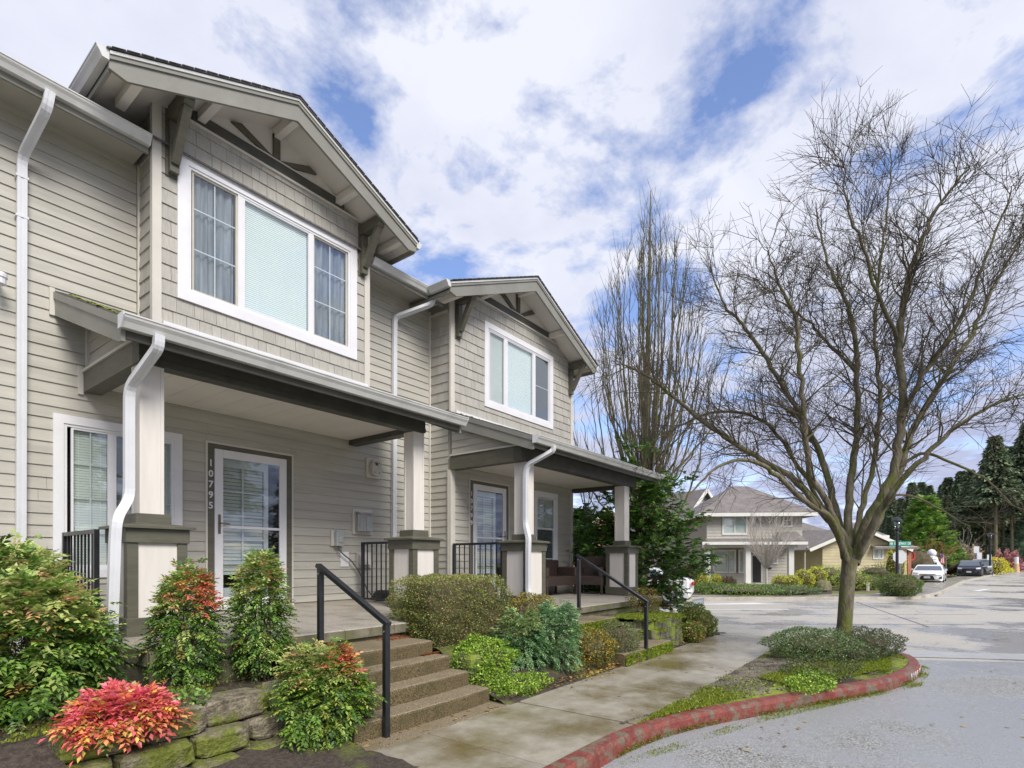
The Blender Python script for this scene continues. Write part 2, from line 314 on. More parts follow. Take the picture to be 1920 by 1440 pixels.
# ------------------------------------------------------------------ house building kit
def rects(u0, u1, z0, z1, holes):
    out = [(u0, u1, z0, z1)]
    for h in holes:
        nx = []
        for a, b, c, d in out:
            if h[0] >= b - 1e-6 or h[1] <= a + 1e-6 or h[2] >= d - 1e-6 or h[3] <= c + 1e-6: nx.append((a, b, c, d)); continue
            if a < h[0]: nx.append((a, h[0], c, d))
            if b > h[1]: nx.append((h[1], b, c, d))
            m0, m1 = max(a, h[0]), min(b, h[1])
            if c < h[2]: nx.append((m0, m1, c, h[2]))
            if d > h[3]: nx.append((m0, m1, h[3], d))
        out = nx
    return out
def mapper(axis, q):
    return (lambda u, o, z: (u, q - o, z)) if axis == 'Y' else (lambda u, o, z: (q - o, u, z))
EXPO = .131; SH = .177
def siding(par, axis, q, u0, u1, z0, z1, holes=(), lim=None, base=.05):
    P = mapper(axis, q); k0 = math.floor((z0 - base) / EXPO)
    z = base + k0 * EXPO
    while z < z1 - .01:
        a, b = max(z, z0), min(z + EXPO, z1)
        if b - a > .02:
            cuts = [u0, u1]
            if u1 - u0 > 3.6: cuts = [u0, u0 + (u1 - u0) * random.uniform(.3, .7), u1]
            for c0, c1 in zip(cuts, cuts[1:]):
                for (x0, x1, za, zb) in rects(c0, c1, a, b, holes):
                    if lim:
                        x0 = max(x0, lim((za + zb) / 2 + .04))
                    if x1 - x0 < .02 or zb - za < .012: continue
                    t = lambda zz: .019 - .014 * (zz - z) / EXPO
                    ta, tb = t(za), t(zb); g = .0012
                    vs_ = [P(x0 + g, 0, za), P(x1 - g, 0, za), P(x1 - g, 0, zb), P(x0 + g, 0, zb), P(x0 + g, ta, za), P(x1 - g, ta, za), P(x1 - g, tb, zb), P(x0 + g, tb, zb)]
                    MB().add(vs_, [(4, 5, 6, 7), (0, 1, 5, 4), (1, 2, 6, 5), (3, 0, 4, 7)]).build('siding_board', 'siding', par)
        z += EXPO
def shingles(par, axis, q, u0, u1, z0, z1, holes=(), roof=None):
    P = mapper(axis, q); base = z0; z = base
    while z < z1 - .02:
        b = min(z + SH, z1)
        for (x0, x1, za, zb) in rects(u0, u1, z, b, holes):
            if zb - za < .02: continue
            x = x0
            while x < x1 - .01:
                w = random.choice((.11, .13, .15, .17, .2)); e = min(x + w, x1)
                if x1 - e < .05: e = x1
                g = .0022; j = random.uniform(-.001, .003); ta = .02 - .014 * (za - z) / SH + j; tb = .02 - .014 * (zb - z) / SH + j
                vs_ = [P(x + g, 0, za), P(e - g, 0, za), P(e - g, 0, zb), P(x + g, 0, zb), P(x + g, ta, za), P(e - g, ta, za), P(e - g, tb, zb), P(x + g, tb, zb)]
                MB().add(vs_, [(4, 5, 6, 7), (0, 1, 5, 4), (1, 2, 6, 5), (3, 0, 4, 7)]).build('shingle', 'shingle', par)
                x = e
        z += SH
def window(par, Y, X0, X1, Z0, Z1, lites, tw=.12, label=None, mid=.045, recess=.3, out=.035, inner='trim_white'):
    """one window unit: outer casing, vinyl frame, panes, blinds; faces -Y"""
    m = MB()
    m.box((X0, Y - out, Z1 - tw), (X1, Y + .02, Z1)); m.box((X0, Y - out, Z0), (X1, Y + .02, Z0 + tw))
    m.box((X0, Y - out, Z0 + tw), (X0 + tw, Y + .02, Z1 - tw)); m.box((X1 - tw, Y - out, Z0 + tw), (X1, Y + .02, Z1 - tw))
    w = m.build('window', 'trim_white', par, label=label)
    a, b, c, d = X0 + tw, X1 - tw, Z0 + tw, Z1 - tw; f = .03
    fr = MB(); y0, y1 = Y - out + .012, Y + .05
    fr.box((a, y0, c), (a + f, y1, d)); fr.box((b - f, y0, c), (b, y1, d)); fr.box((a + f, y0, c), (b - f, y1, c + f)); fr.box((a + f, y0, d - f), (b - f, y1, d))
    fr.build('frame', inner, w)
    rb = MB(); rb.quad((a, Y + recess, c), (b, Y + recess, c), (b, Y + recess, d), (a, Y + recess, d))
    for p0, p1 in (((a, c), (b, c)), ((b, c), (b, d)), ((b, d), (a, d)), ((a, d), (a, c))):
        rb.quad((p0[0], Y + .04, p0[1]), (p1[0], Y + .04, p1[1]), (p1[0], Y + recess, p1[1]), (p0[0], Y + recess, p0[1]))
    rb.build('reveal', 'dark_room', w)
    for i, L in enumerate(lites):
        x0, x1 = L['x']; z0, z1 = L.get('z', (c + f, d - f)); s = .022
        if i and L['x'][0] > lites[i - 1]['x'][1] - .001 and 'z' not in L:
            MB().box((lites[i - 1]['x'][1], y0 + .004, c + f), (x0, y1, d - f)).build('mullion', inner, w)
        sm = MB(); ys = Y - out + .02 + L.get('d', 0)
        sm.box((x0, ys, z0), (x0 + s, ys + .03, z1)); sm.box((x1 - s, ys, z0), (x1, ys + .03, z1)); sm.box((x0 + s, ys, z0), (x1 - s, ys + .03, z0 + s)); sm.box((x0 + s, ys, z1 - s), (x1 - s, ys + .03, z1))
        sm.build('sash', L.get('sash', inner), w)
        MB().quad((x0 + s, ys + .016, z0 + s), (x1 - s, ys + .016, z0 + s), (x1 - s, ys + .016, z1 - s), (x0 + s, ys + .016, z1 - s)).build('pane', 'glass', w)
        for ux in L.get('mx', ()): MB().box((x0 + (x1 - x0) * ux - .007, ys + .019, z0 + s), (x0 + (x1 - x0) * ux + .007, ys + .026, z1 - s)).build('muntin', L.get('mm', 'trim_white'), w)
        for uz in L.get('mz', ()): MB().box((x0 + s, ys + .0185, z0 + (z1 - z0) * uz - .007), (x1 - s, ys + .0265, z0 + (z1 - z0) * uz + .007)).build('muntin', L.get('mm', 'trim_white'), w)
        if L.get('screen'): MB().quad((x0 + s, ys + .03, z0 + s), (x1 - s, ys + .03, z0 + s), (x1 - s, ys + .03, z1 - s), (x0 + s, ys + .03, z1 - s)).build('screen', 'screen', w)
        if L.get('blind'):
            bm = MB(); zz = z0 + L.get('b0', .02); pitch = L.get('pitch', .022)
            while zz < z1 - .02:
                bm.add([(x0 + .02, ys + .05, zz), (x1 - .02, ys + .05, zz), (x1 - .02, ys + .0545, zz + pitch * .97), (x0 + .02, ys + .0545, zz + pitch * .97)], [(0, 1, 2, 3)]); zz += pitch
            bm.build('blind', L['blind'], w, kind='stuff')
            lc = MB()
            for ux in (.22, .78): lc.box((x0 + (x1 - x0) * ux - .0015, ys + .047, z0), (x0 + (x1 - x0) * ux + .0015, ys + .049, z1))
            lc.build('cord', 'blind', w)
        if L.get('curtain'):
            V = []; F = []; nx_ = 26
            for k in range(nx_ + 1):
                u = k / nx_; x = x0 + .02 + (x1 - x0 - .04) * u; yy = ys + .07 + .018 * math.sin(u * 34 + i) + .01 * math.sin(u * 13)
                V += [(x, yy, z0), (x + .02 * math.sin(u * 9), yy, z1)]
            for k in range(nx_): F.append((2 * k, 2 * k + 2, 2 * k + 3, 2 * k + 1))
            MB().add(V, F).build('curtain', 'curtain', w, smooth=True)
    return w
def gutter_y(m, x0, x1, yb, zt, s=.11):   # gutter running along X, back at yb, front towards -Y
    prof = [(0, 0), (0, -s * .95), (-s * .55, -s * .95), (-s * .75, -s * .55), (-s * .95, -s * .3), (-s, -.012), (-s * 1.06, -.012), (-s * 1.06, 0)]
    m.prism([(x0, yb + a, zt + b) for a, b in prof], (x1 - x0, 0, 0))
def gutter_x(m, y0, y1, xb, zt, side, s=.11):
    prof = [(0, 0), (0, -s * .95), (s * .55, -s * .95), (s * .75, -s * .55), (s * .95, -s * .3), (s, -.012), (s * 1.06, -.012), (s * 1.06, 0)]
    m.prism([(xb + side * a, y0, zt + b) for a, b in prof], (0, y1 - y0, 0))
def spout(par, pts, name='downspout', w=.082, d=.06):
    # rectangular corrugated downspout through bend points, rounded at the elbows
    P = [Vector(p) for p in pts]; Q = [P[0]]
    for i in range(1, len(P) - 1):
        a = (P[i - 1] - P[i]); b = (P[i + 1] - P[i]); r = min(.09, a.length * .45, b.length * .45)
        p0 = P[i] + a.normalized() * r; p1 = P[i] + b.normalized() * r
        for t in (0, .33, .66, 1): Q.append(p0.lerp(P[i], t).lerp(P[i].lerp(p1, t), t))
    Q.append(P[-1])
    m = MB(); n = 4; o = 0
    prof = [(-w / 2, -d / 2), (-w / 6, -d / 2), (-w / 6, -d / 2 + .005), (w / 6, -d / 2 + .005), (w / 6, -d / 2), (w / 2, -d / 2), (w / 2, d / 2), (-w / 2, d / 2)]
    for i, p in enumerate(Q):
        dd = (Q[min(i + 1, len(Q) - 1)] - Q[max(i - 1, 0)]).normalized()
        sx = Vector((1, 0, 0)); uy = dd.cross(sx); uy = uy.normalized() if uy.length > .2 else Vector((0, 1, 0))
        sx = uy.cross(dd).normalized()
        if uy.y < 0: uy = -uy
        for a, b in prof: m.v.append(tuple(p + sx * a + uy * b))
    k = len(prof)
    for i in range(len(Q) - 1):
        for j in range(k): j2 = (j + 1) % k; m.f.append((i * k + j, i * k + j2, (i + 1) * k + j2, (i + 1) * k + j))
    m.f.append(tuple(range(k))); m.f.append(tuple((len(Q) - 1) * k + j for j in range(k)))
    o = m.build(name, 'spout', par)
    # straps
    for i in range(len(P) - 1):
        if abs(P[i].x - P[i + 1].x) + abs(P[i].y - P[i + 1].y) < .02 and (P[i] - P[i + 1]).length > .9:
            for tq in (.04, .12, .9):
              q = P[i].lerp(P[i + 1], tq)
              MB().box((q.x - w / 2 - .012, q.y - d / 2 - .003, q.z - .012), (q.x + w / 2 + .012, q.y + d / 2 + .004, q.z + .012)).build('strap', 'spout', o)
    return o
def pier(par, cx, cy, z0, w=.52, zt=1.80, ztop=3.41, cw=.2, label=None):
    h = w / 2
    p = MB().box((cx - h + .02, cy - h + .02, z0 + .02), (cx + h - .02, cy + h - .02, zt)).build('porch_column', 'cream', par, label=label)
    m = MB(); b = .09
    for sx in (-1, 1):
        for sy in (-1, 1):
            x0, x1 = sorted((cx + sx * h, cx + sx * (h - b))); y0, y1 = sorted((cy + sy * h, cy + sy * (h - b))); m.box((x0, y0, z0 + .2), (x1, y1, zt - .135))
    m.build('corner_trim', 'olive', p)
    MB().bbox((cx - h - .008, cy - h - .008, z0 + .025), (cx + h + .008, cy + h + .008, z0 + .2), .004).build('base_board', 'olive', p)
    MB().bbox((cx - h - .016, cy - h - .016, zt - .135), (cx + h + .016, cy + h + .016, zt), .004).build('cap_band', 'olive', p)
    c = MB(); c.bbox((cx - h - .06, cy - h - .06, zt), (cx + h + .06, cy + h + .06, zt + .03), .008); e = .1
    c.add([(cx - h - .05, cy - h - .05, zt + .03), (cx + h + .05, cy - h - .05, zt + .03), (cx + h + .05, cy + h + .05, zt + .03), (cx - h - .05, cy + h + .05, zt + .03), (cx - e, cy - e, zt + .065), (cx + e, cy - e, zt + .065), (cx + e, cy + e, zt + .065), (cx - e, cy + e, zt + .065)],
          [(0, 1, 5, 4), (1, 2, 6, 5), (2, 3, 7, 6), (3, 0, 4, 7), (4, 5, 6, 7)])
    c.build('cap', 'olive', p)
    MB().bbox((cx - .155, cy - .155, zt + .05), (cx + .155, cy + .155, zt + .15), .006).build('plinth', 'olive', p)
    s = MB(); q = cw / 2
    s.box((cx - q, cy - q, zt + .15), (cx + q, cy + q, ztop - .002))
    for sx in (-1, 1):
        for sy in (-1, 1):
            x0, x1 = sorted((cx + sx * (q + .006), cx + sx * (q - .025))); y0, y1 = sorted((cy + sy * (q + .006), cy + sy * (q - .025))); s.box((x0, y0, zt + .151), (x1, y1, ztop - .004))
    s.build('shaft', 'cream', p); return p
def dormer(par, Yb, xl, xr, xc, run, zp, pitch, Yr, zf0, zf1, zbase, hole, back=10.5, left_gut=None, right_gut=None):
    """front-facing gable bay: wall, frieze, cream gable, rake boards, brackets, roof"""
    ze = zp - pitch * run; xa, xb = xc - run, xc + run
    # rake boards and their crowns
    for s, xe in ((-1, xa), (1, xb)):
        d = s
        MB().prism([(xc, Yr, zp - .085), (xe, Yr, ze - .085), (xe, Yr, ze - .17), (xe - d * .16, Yr, ze - .17 + pitch * .16 - .10), (xc, Yr, zp - .29)], (0, .035, 0)).build('rake_board', 'rake', par)
        MB().prism([(xc, Yr - .03, zp - .008), (xe, Yr - .03, ze - .008), (xe, Yr - .03, ze - .04), (xc, Yr - .03, zp - .04)], (0, .062, 0)).build('rake_trim', 'gutter', par)
        MB().prism([(xc, Yr - .018, zp - .04), (xe, Yr - .018, ze - .04), (xe, Yr - .018, ze - .085), (xc, Yr - .018, zp - .085)], (0, .05, 0)).build('rake_trim', 'rake', par)
        r = MB().prism([(xc, Yr - .045, zp + .02), (xe + d * .03, Yr - .045, ze + .007), (xe + d * .03, Yr - .045, ze - .006), (xc, Yr - .045, zp - .006)], (0, back - Yr, 0)).build('roof', 'roofing', par)
        # ragged shingle edge over the rake
        e = MB(); n = int(run / .13)
        for i in range(n):
            u0, u1 = i / n, (i + .92) / n; x0 = xc + d * run * u0; x1 = xc + d * run * u1; z0 = zp - pitch * run * u0; z1 = zp - pitch * run * u1; hh = random.uniform(.003, .008)
            e.prism([(x0, Yr - .06, z0 + .016), (x1, Yr - .06, z1 + .016), (x1, Yr - .06, z1 + .016 + hh * 1.4), (x0, Yr - .06, z0 + .016 + hh * .5)], (0, 1.2, 0))
        e.build('roof_edge', 'roofing', par, kind='stuff')
        MB().prism([(xc, Yr + .036, zp - .11), (xe, Yr + .036, ze - .11), (xe, Yr + .036, ze - .13), (xc, Yr + .036, zp - .13)], (0, back - Yr - .3, 0)).build('soffit', 'soffit', par)
        MB().prism([(xe, Yr + .036, ze - .02), (xe - d * .03, Yr + .036, ze - .02), (xe - d * .03, Yr + .036, ze - .19), (xe, Yr + .036, ze - .19)], (0, 1.25, 0)).build('fascia', 'rake', par)
        gy = left_gut if s < 0 else right_gut
        if gy:
            m = MB(); gutter_x(m, Yr - .02, gy, xe + d * .002, ze + .0, d); m.build('gutter', 'gutter', par)
    # purlins under the eaves
    for t in (-.87, -.47, 0, .47, .87):
        x = xc + run * t; z = zp - pitch * abs(run * t) - .135
        MB().box((x - .045, Yr + .04, z - (.14 if t == 0 else .1) - .02), (x + .045, Yb + .02, z - (.02 if t == 0 else .012))).build('purlin', 'soffit', par)
    # wall core behind the bay with its window hole
    m = MB()
    for a, b, c, d_ in rects(xl, xr, zbase, zf0, [hole]): m.quad((a, Yb + .002, c), (b, Yb + .002, c), (b, Yb + .002, d_), (a, Yb + .002, d_))
    m.build('bay_wall', 'wall_core', par)
    # gable triangle panel
    zs = lambda x: zp - pitch * abs(x - xc) - .13
    gx = (zp - .13 - zf1) / pitch
    g0, g1 = max(xc - gx, xl), min(xc + gx, xr)
    MB().prism([(g0, Yb, zf1), (g1, Yb, zf1), (g1, Yb, max(zs(g1), zf1) + .001), (xc, Yb, zs(xc)), (g0, Yb, max(zs(g0), zf1) + .001)], (0, .04, 0)).build('gable_panel', 'cream', par)
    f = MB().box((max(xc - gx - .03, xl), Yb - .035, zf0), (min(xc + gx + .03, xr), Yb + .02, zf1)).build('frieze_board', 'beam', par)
    MB().box((xl + .05, Yb - .045, zf0 - .03), (xr - .05, Yb, zf0 - .001)).build('drip_strip', 'trim_tan', par)
    MB().box((max(xc - gx - .03, xl), Yb - .045, zf1), (min(xc + gx + .03, xr), Yb - .001, zf1 + .018)).build('drip_strip', 'trim_tan', par)
    zt = zs(xc) - .10
    MB().box((xc - .045, Yb - .05, zf1 + .02), (xc + .045, Yb - .001, zt)).build('king_post', 'olive', par)
    for s in (-1, 1):
        x1 = xc + s * .56; MB().prism([(xc + s * .05, Yb - .04, zf1 + .025), (xc + s * .20, Yb - .04, zf1 + .025), (x1 + s * .06, Yb - .04, zs(x1) - .06), (x1 - s * .07, Yb - .04, zs(x1) - .01)], (0, .038, 0)).build('gable_brace', 'olive', par)
    # eave brackets
    for x in (xl + .17, xr - .13):
        zt = zs(x) - .02
        b = MB().bbox((x - .075, Yb - .03, zt - .82), (x + .075, Yb + .01, zt), .004).build('eave_bracket', 'olive', par)
        MB().box((x - .05, Yb - .1, zt - .79), (x + .05, Yb - .031, zt - .2)).build('wall_post', 'olive', b)
        MB().prism([(x - .055, Yr + .045, zt - .02), (x - .055, Yr + .045, zt - .14), (x - .055, Yr + .085, zt - .185), (x - .055, Yb - .031, zt - .185), (x - .055, Yb - .031, zt - .02)], (.11, 0, 0)).build('arm', 'olive', b)
        MB().bar((x, Yb - .09, zt - .68), (x, Yr + .12, zt - .17), .088, .09, (1, 0, 0)).build('brace', 'olive', b)
def blob_strip(par, name, mat, p0, p1, n, r, zs=.5, kind='stuff', label=None):
    """lumpy strip of moss between two points"""
    V = []; F = []; p0 = Vector(p0); p1 = Vector(p1)
    for i in range(n):
        c = p0.lerp(p1, random.random()) + Vector((random.gauss(0, r * .4), random.gauss(0, r * .5), 0)); q = r * random.uniform(.4, 1.1); o = len(V)
        for a in range(6): t = a * 1.047 + random.random(); V.append((c.x + q * math.cos(t), c.y + q * math.sin(t), c.z - q * .15))
        V.append((c.x + random.gauss(0, q * .2), c.y, c.z + q * zs))
        F += [(o + a, o + (a + 1) % 6, o + 6) for a in range(6)]
    return MB().add(V, F).build(name, mat, par, kind=kind, label=label)
def fuzz(name, mat_col, pts, n, h, par=None, kind='stuff', label=None):
    """upright tufts of moss scattered over quads: pts = list of (a,b,c,d) corner quads"""
    qs = [np.array(q, float) for q in pts]; area = np.array([np.linalg.norm(np.cross(q[1] - q[0], q[3] - q[0])) for q in qs]); idx = rng.choice(len(qs), n, p=area / area.sum())
    Q = np.array(qs)[idx]; u = rng.random((n, 1)); v = rng.random((n, 1))
    P = (Q[:, 0] * (1 - u) + Q[:, 1] * u) * (1 - v) + (Q[:, 3] * (1 - u) + Q[:, 2] * u) * v
    keep = (np.sin(P[:, 0] * 7.3) + np.sin(P[:, 1] * 9.1 + 1.7 * P[:, 0]) + rng.normal(0, .8, n)) > -.6
    P = P[keep]; n = len(P); nrm = np.cross(Q[:, 1] - Q[:, 0], Q[:, 3] - Q[:, 0])[keep]; nrm /= np.linalg.norm(nrm, axis=1)[:, None]
    nrm[nrm[:, 2] < -.01] *= -1
    A = nrm + rng.normal(0, .45, (n, 3)) + np.array([0, 0, .25]); A /= np.linalg.norm(A, axis=1)[:, None]
    S = np.cross(A, rng.normal(0, 1, (n, 3))); S /= np.linalg.norm(S, axis=1)[:, None]
    H = h * rng.uniform(.5, 1.4, (n, 1))
    V = np.stack([P - S * H * .35, P + S * H * .35, P + A * H], 1).reshape(-1, 3); F = np.arange(3 * n).reshape(-1, 3)
    c = np.array(mat_col[0]) + (np.array(mat_col[1]) - np.array(mat_col[0])) * rng.random((n, 1)); C = np.repeat(c, 3, 0)
    return npmesh(name, V, F, 'leaf', par, C, kind=kind, label=label)

# ------------------------------------------------------------------ near town house
H1 = thing('town_house', 'nearest grey lap-sided town house with white-framed bay window over a porch numbered 10795', 'house', (3.0, 7.7, 0), 'row of town houses')
WY = 7.7; ZF = .80
d1 = (3.39, 4.60, .80, 3.07); w1 = (1.84, 3.01, 1.37, 3.05)
m = MB()
for a, b, c, d in rects(-1.6, 7.51, 0, 6.45, [d1, w1]): m.quad((a, WY + .002, c), (b, WY + .002, c), (b, WY + .002, d), (a, WY + .002, d))
m.quad((-1.6, WY, 0), (-1.6, 14, 0), (-1.6, 14, 6.4), (-1.6, WY, 6.4)); m.quad((7.51, WY, 0), (7.51, 14, 0), (7.51, 14, 6.4), (7.51, WY, 6.4))
m.quad((2.61, 7.202, 4.2), (2.61, 7.7, 4.2), (2.61, 7.7, 6.9), (2.61, 7.202, 6.9)); m.quad((5.645, 7.202, 4.2), (5.645, 7.7, 4.2), (5.645, 7.7, 6.9), (5.645, 7.202, 6.9))
m.build('wall', 'wall_core', H1)
siding(H1, 'Y', WY, -1.2, 7.47, .86, 3.51, [d1, w1])
siding(H1, 'Y', WY, -1.2, 2.57, 3.51, 6.30); siding(H1, 'Y', WY, 5.65, 7.47, 3.51, 6.30)
BW = (2.94, 5.30, 4.76, 6.31)
shingles(H1, 'Y', 7.2, 2.652, 5.56, 4.29, 6.84, [(BW[0] - .11, BW[1] + .11, BW[2] - .11, BW[3] + .11)])
shingles(H1, 'X', 2.608, 7.215, 7.66, 4.33, 6.6)
cbm = lambda a, b, mat='trim_tan': MB().box(a, b).build('corner_board', mat, H1)
cbm((2.555, 7.165, 4.27), (2.652, 7.21, 6.95)); cbm((2.56, 7.21, 4.30), (2.60, 7.25, 6.9))
cbm((5.56, 7.165, 4.27), (5.66, 7.21, 6.80)); cbm((2.575, 7.655, 4.35), (2.607, 7.70, 6.30)); cbm((7.465, 7.655, .8), (7.50, 7.70, 6.28))
window(H1, 7.2, 2.826, 5.412, 4.645, 6.42, [
    dict(x=(3.0, 3.555), mx=(.5,), mz=(.36, .7), mm='trim_white', sash='beige_plastic', d=.012, curtain=1),
    dict(x=(3.625, 4.60), blind='blind', pitch=.027),
    dict(x=(4.66, 5.25), mx=(.5,), mz=(.36, .7), curtain=1, sash='beige_plastic', d=.012)], tw=.125, label='wide three-part bay window with white casing and half-drawn curtains')
window(H1, WY, 1.767, 3.079, 1.30, 3.12, [
    dict(x=(1.93, 2.30), mx=(.5,), mz=(.25, .5, .75), blind='blind_dim', pitch=.03),
    dict(x=(2.34, 2.66), screen=1), dict(x=(2.70, 2.98), mx=(.5,), mz=(.25, .5, .75), blind='blind_dim', pitch=.03)], tw=.095, label='lower front window half hidden by the porch column')
def front_door(par, Y, X0, X1, Z0, Z1, num, mirror=False, label=None):
    ow = .085
    m = MB(); m.box((X0 - ow, Y - .03, Z0), (X0, Y + .03, Z1 + .06)); m.box((X1, Y - .03, Z0), (X1 + ow, Y + .03, Z1 + .06)); m.box((X0, Y - .03, Z1), (X1, Y + .03, Z1 + .06))
    d = m.build('front_door', 'olive', par, label=label)
    t = MB(); t.box((X0 - ow - .025, Y - .036, Z0), (X0 - ow, Y + .01, Z1 + .085)); t.box((X1 + ow, Y - .036, Z0), (X1 + ow + .025, Y + .01, Z1 + .085)); t.box((X0 - ow, Y - .036, Z1 + .06), (X1 + ow, Y + .01, Z1 + .085)); t.build('outer_bead', 'trim_tan', d)
    s = MB(); y0, y1 = Y - .045, Y - .012; sw = .115
    s.bbox((X0 + .004, y0, Z0 + .02), (X0 + sw, y1, Z1 - .004)); s.bbox((X1 - sw, y0, Z0 + .02), (X1 - .004, y1, Z1 - .004)); s.box((X0 + sw, y0 + .003, Z1 - sw), (X1 - sw, y1, Z1 - .006)); s.box((X0 + sw, y0 + .003, Z0 + .02), (X1 - sw, y1, Z0 + .16))
    s.box((X0 + sw, y0 + .004, 1.94), (X1 - sw, y1, 1.975)); s.build('storm_door', 'trim_white', d)
    for a, b in ((Z0 + .16, 1.94), (1.975, Z1 - sw)): MB().quad((X0 + sw, Y - .028, a), (X1 - sw, Y - .028, a), (X1 - sw, Y - .028, b), (X0 + sw, Y - .028, b)).build('pane', 'glass', d)
    # glazed inner door, off centre as seen through the storm door
    a, b = X0 + .12, X0 + .12 + (X1 - X0 - .24) * .78; c, e = Z0 + .28, Z1 - .22; yi = Y + .06
    i = MB(); i.box((X0 + .02, yi, Z0), (a, yi + .03, Z1)); i.box((b, yi, Z0), (b + .06, yi + .03, Z1)); i.box((a, yi, e), (b, yi + .03, Z1)); i.box((a, yi, Z0), (b, yi + .03, c))
    i.build('inner_door', 'trim_white', d)
    g = MB(); g.box(((a + b) / 2 - .011, yi + .002, c), ((a + b) / 2 + .011, yi + .022, e))
    for k in range(1, 5): z = c + (e - c) * k / 5; g.box((a, yi + .004, z - .011), (b, yi + .024, z + .011))
    g.build('muntin', 'trim_white', d)
    bl = MB(); z = c + .18
    while z < e: bl.add([(a, yi + .04, z), (b, yi + .04, z), (b, yi + .055, z + .047), (a, yi + .055, z + .047)], [(0, 1, 2, 3)]); z += .05
    bl.build('blind', 'blind_dim', d, kind='stuff')
    q = MB(); q.quad((X0, Y + .35, Z0), (X1, Y + .35, Z0), (X1, Y + .35, Z1), (X0, Y + .35, Z1)); q.quad((X0, Y, Z0), (X0, Y + .35, Z0), (X0, Y + .35, Z1), (X0, Y, Z1)); q.quad((X1, Y, Z0), (X1, Y + .35, Z0), (X1, Y + .35, Z1), (X1, Y, Z1)); q.quad((X0, Y, Z1), (X1, Y, Z1), (X1, Y + .35, Z1), (X0, Y + .35, Z1))
    q.build('hallway', 'dark_room', d)
    hx = X1 - .055 if mirror else X0 + .06; sg = -1 if mirror else 1
    h = MB(); h.bbox((hx - .018, y0 - .008, 1.86), (hx + .018, y0 - .001, 2.12), .004); h.tube([(hx, y0 - .01, 2.0), (hx, y0 - .05, 2.0), (hx + sg * .05, y0 - .055, 2.005), (hx + sg * .12, y0 - .05, 1.99)], .009, 8)
    h.build('handle', 'brass', d)
    MB().bbox((X0 - ow, Y - .1, Z0 - .035), (X1 + ow, Y - .02, Z0 + .018), .004).build('sill', 'trim_white', d)
    for k, ch in enumerate(num):
        text_obj('digit', ch, .125, 'trim_white', Matrix.Translation((X0 - ow / 2 - .002, Y - .034, 2.80 - k * .142)) @ FACE_MY, par, .003, True).name = 'digit'
    return d
front_door(H1, WY, 3.475, 4.52, .84, 3.01, '10795', label='white glazed storm door in a dark frame')
dormer(H1, 7.2, 2.6, 5.65, 4.08, 2.1, 7.59, .435, 6.65, 6.86, 7.0, 4.2, (BW[0] - .01, BW[1] + .01, BW[2] - .01, BW[3] + .01), left_gut=8.3, right_gut=8.3)
# main eave
for a, b in ((-1.6, 2.53), (5.70, 7.36)):
    m = MB(); gutter_y(m, a, b, 7.20, 6.37); m.build('gutter', 'gutter', H1)
    MB().box((a, 7.202, 6.20), (b, 7.23, 6.37)).build('fascia', 'rake', H1)
    MB().box((a, 7.23, 6.28), (b, 7.70, 6.30)).build('soffit', 'siding', H1)
MB().prism([(-1.7, 7.13, 6.375), (-1.7, 13, 6.375 + .43 * 5.87), (-1.7, 13, 6.45 + .43 * 5.87), (-1.7, 7.13, 6.40)], (9.1, 0, 0)).build('roof', 'roofing', H1)
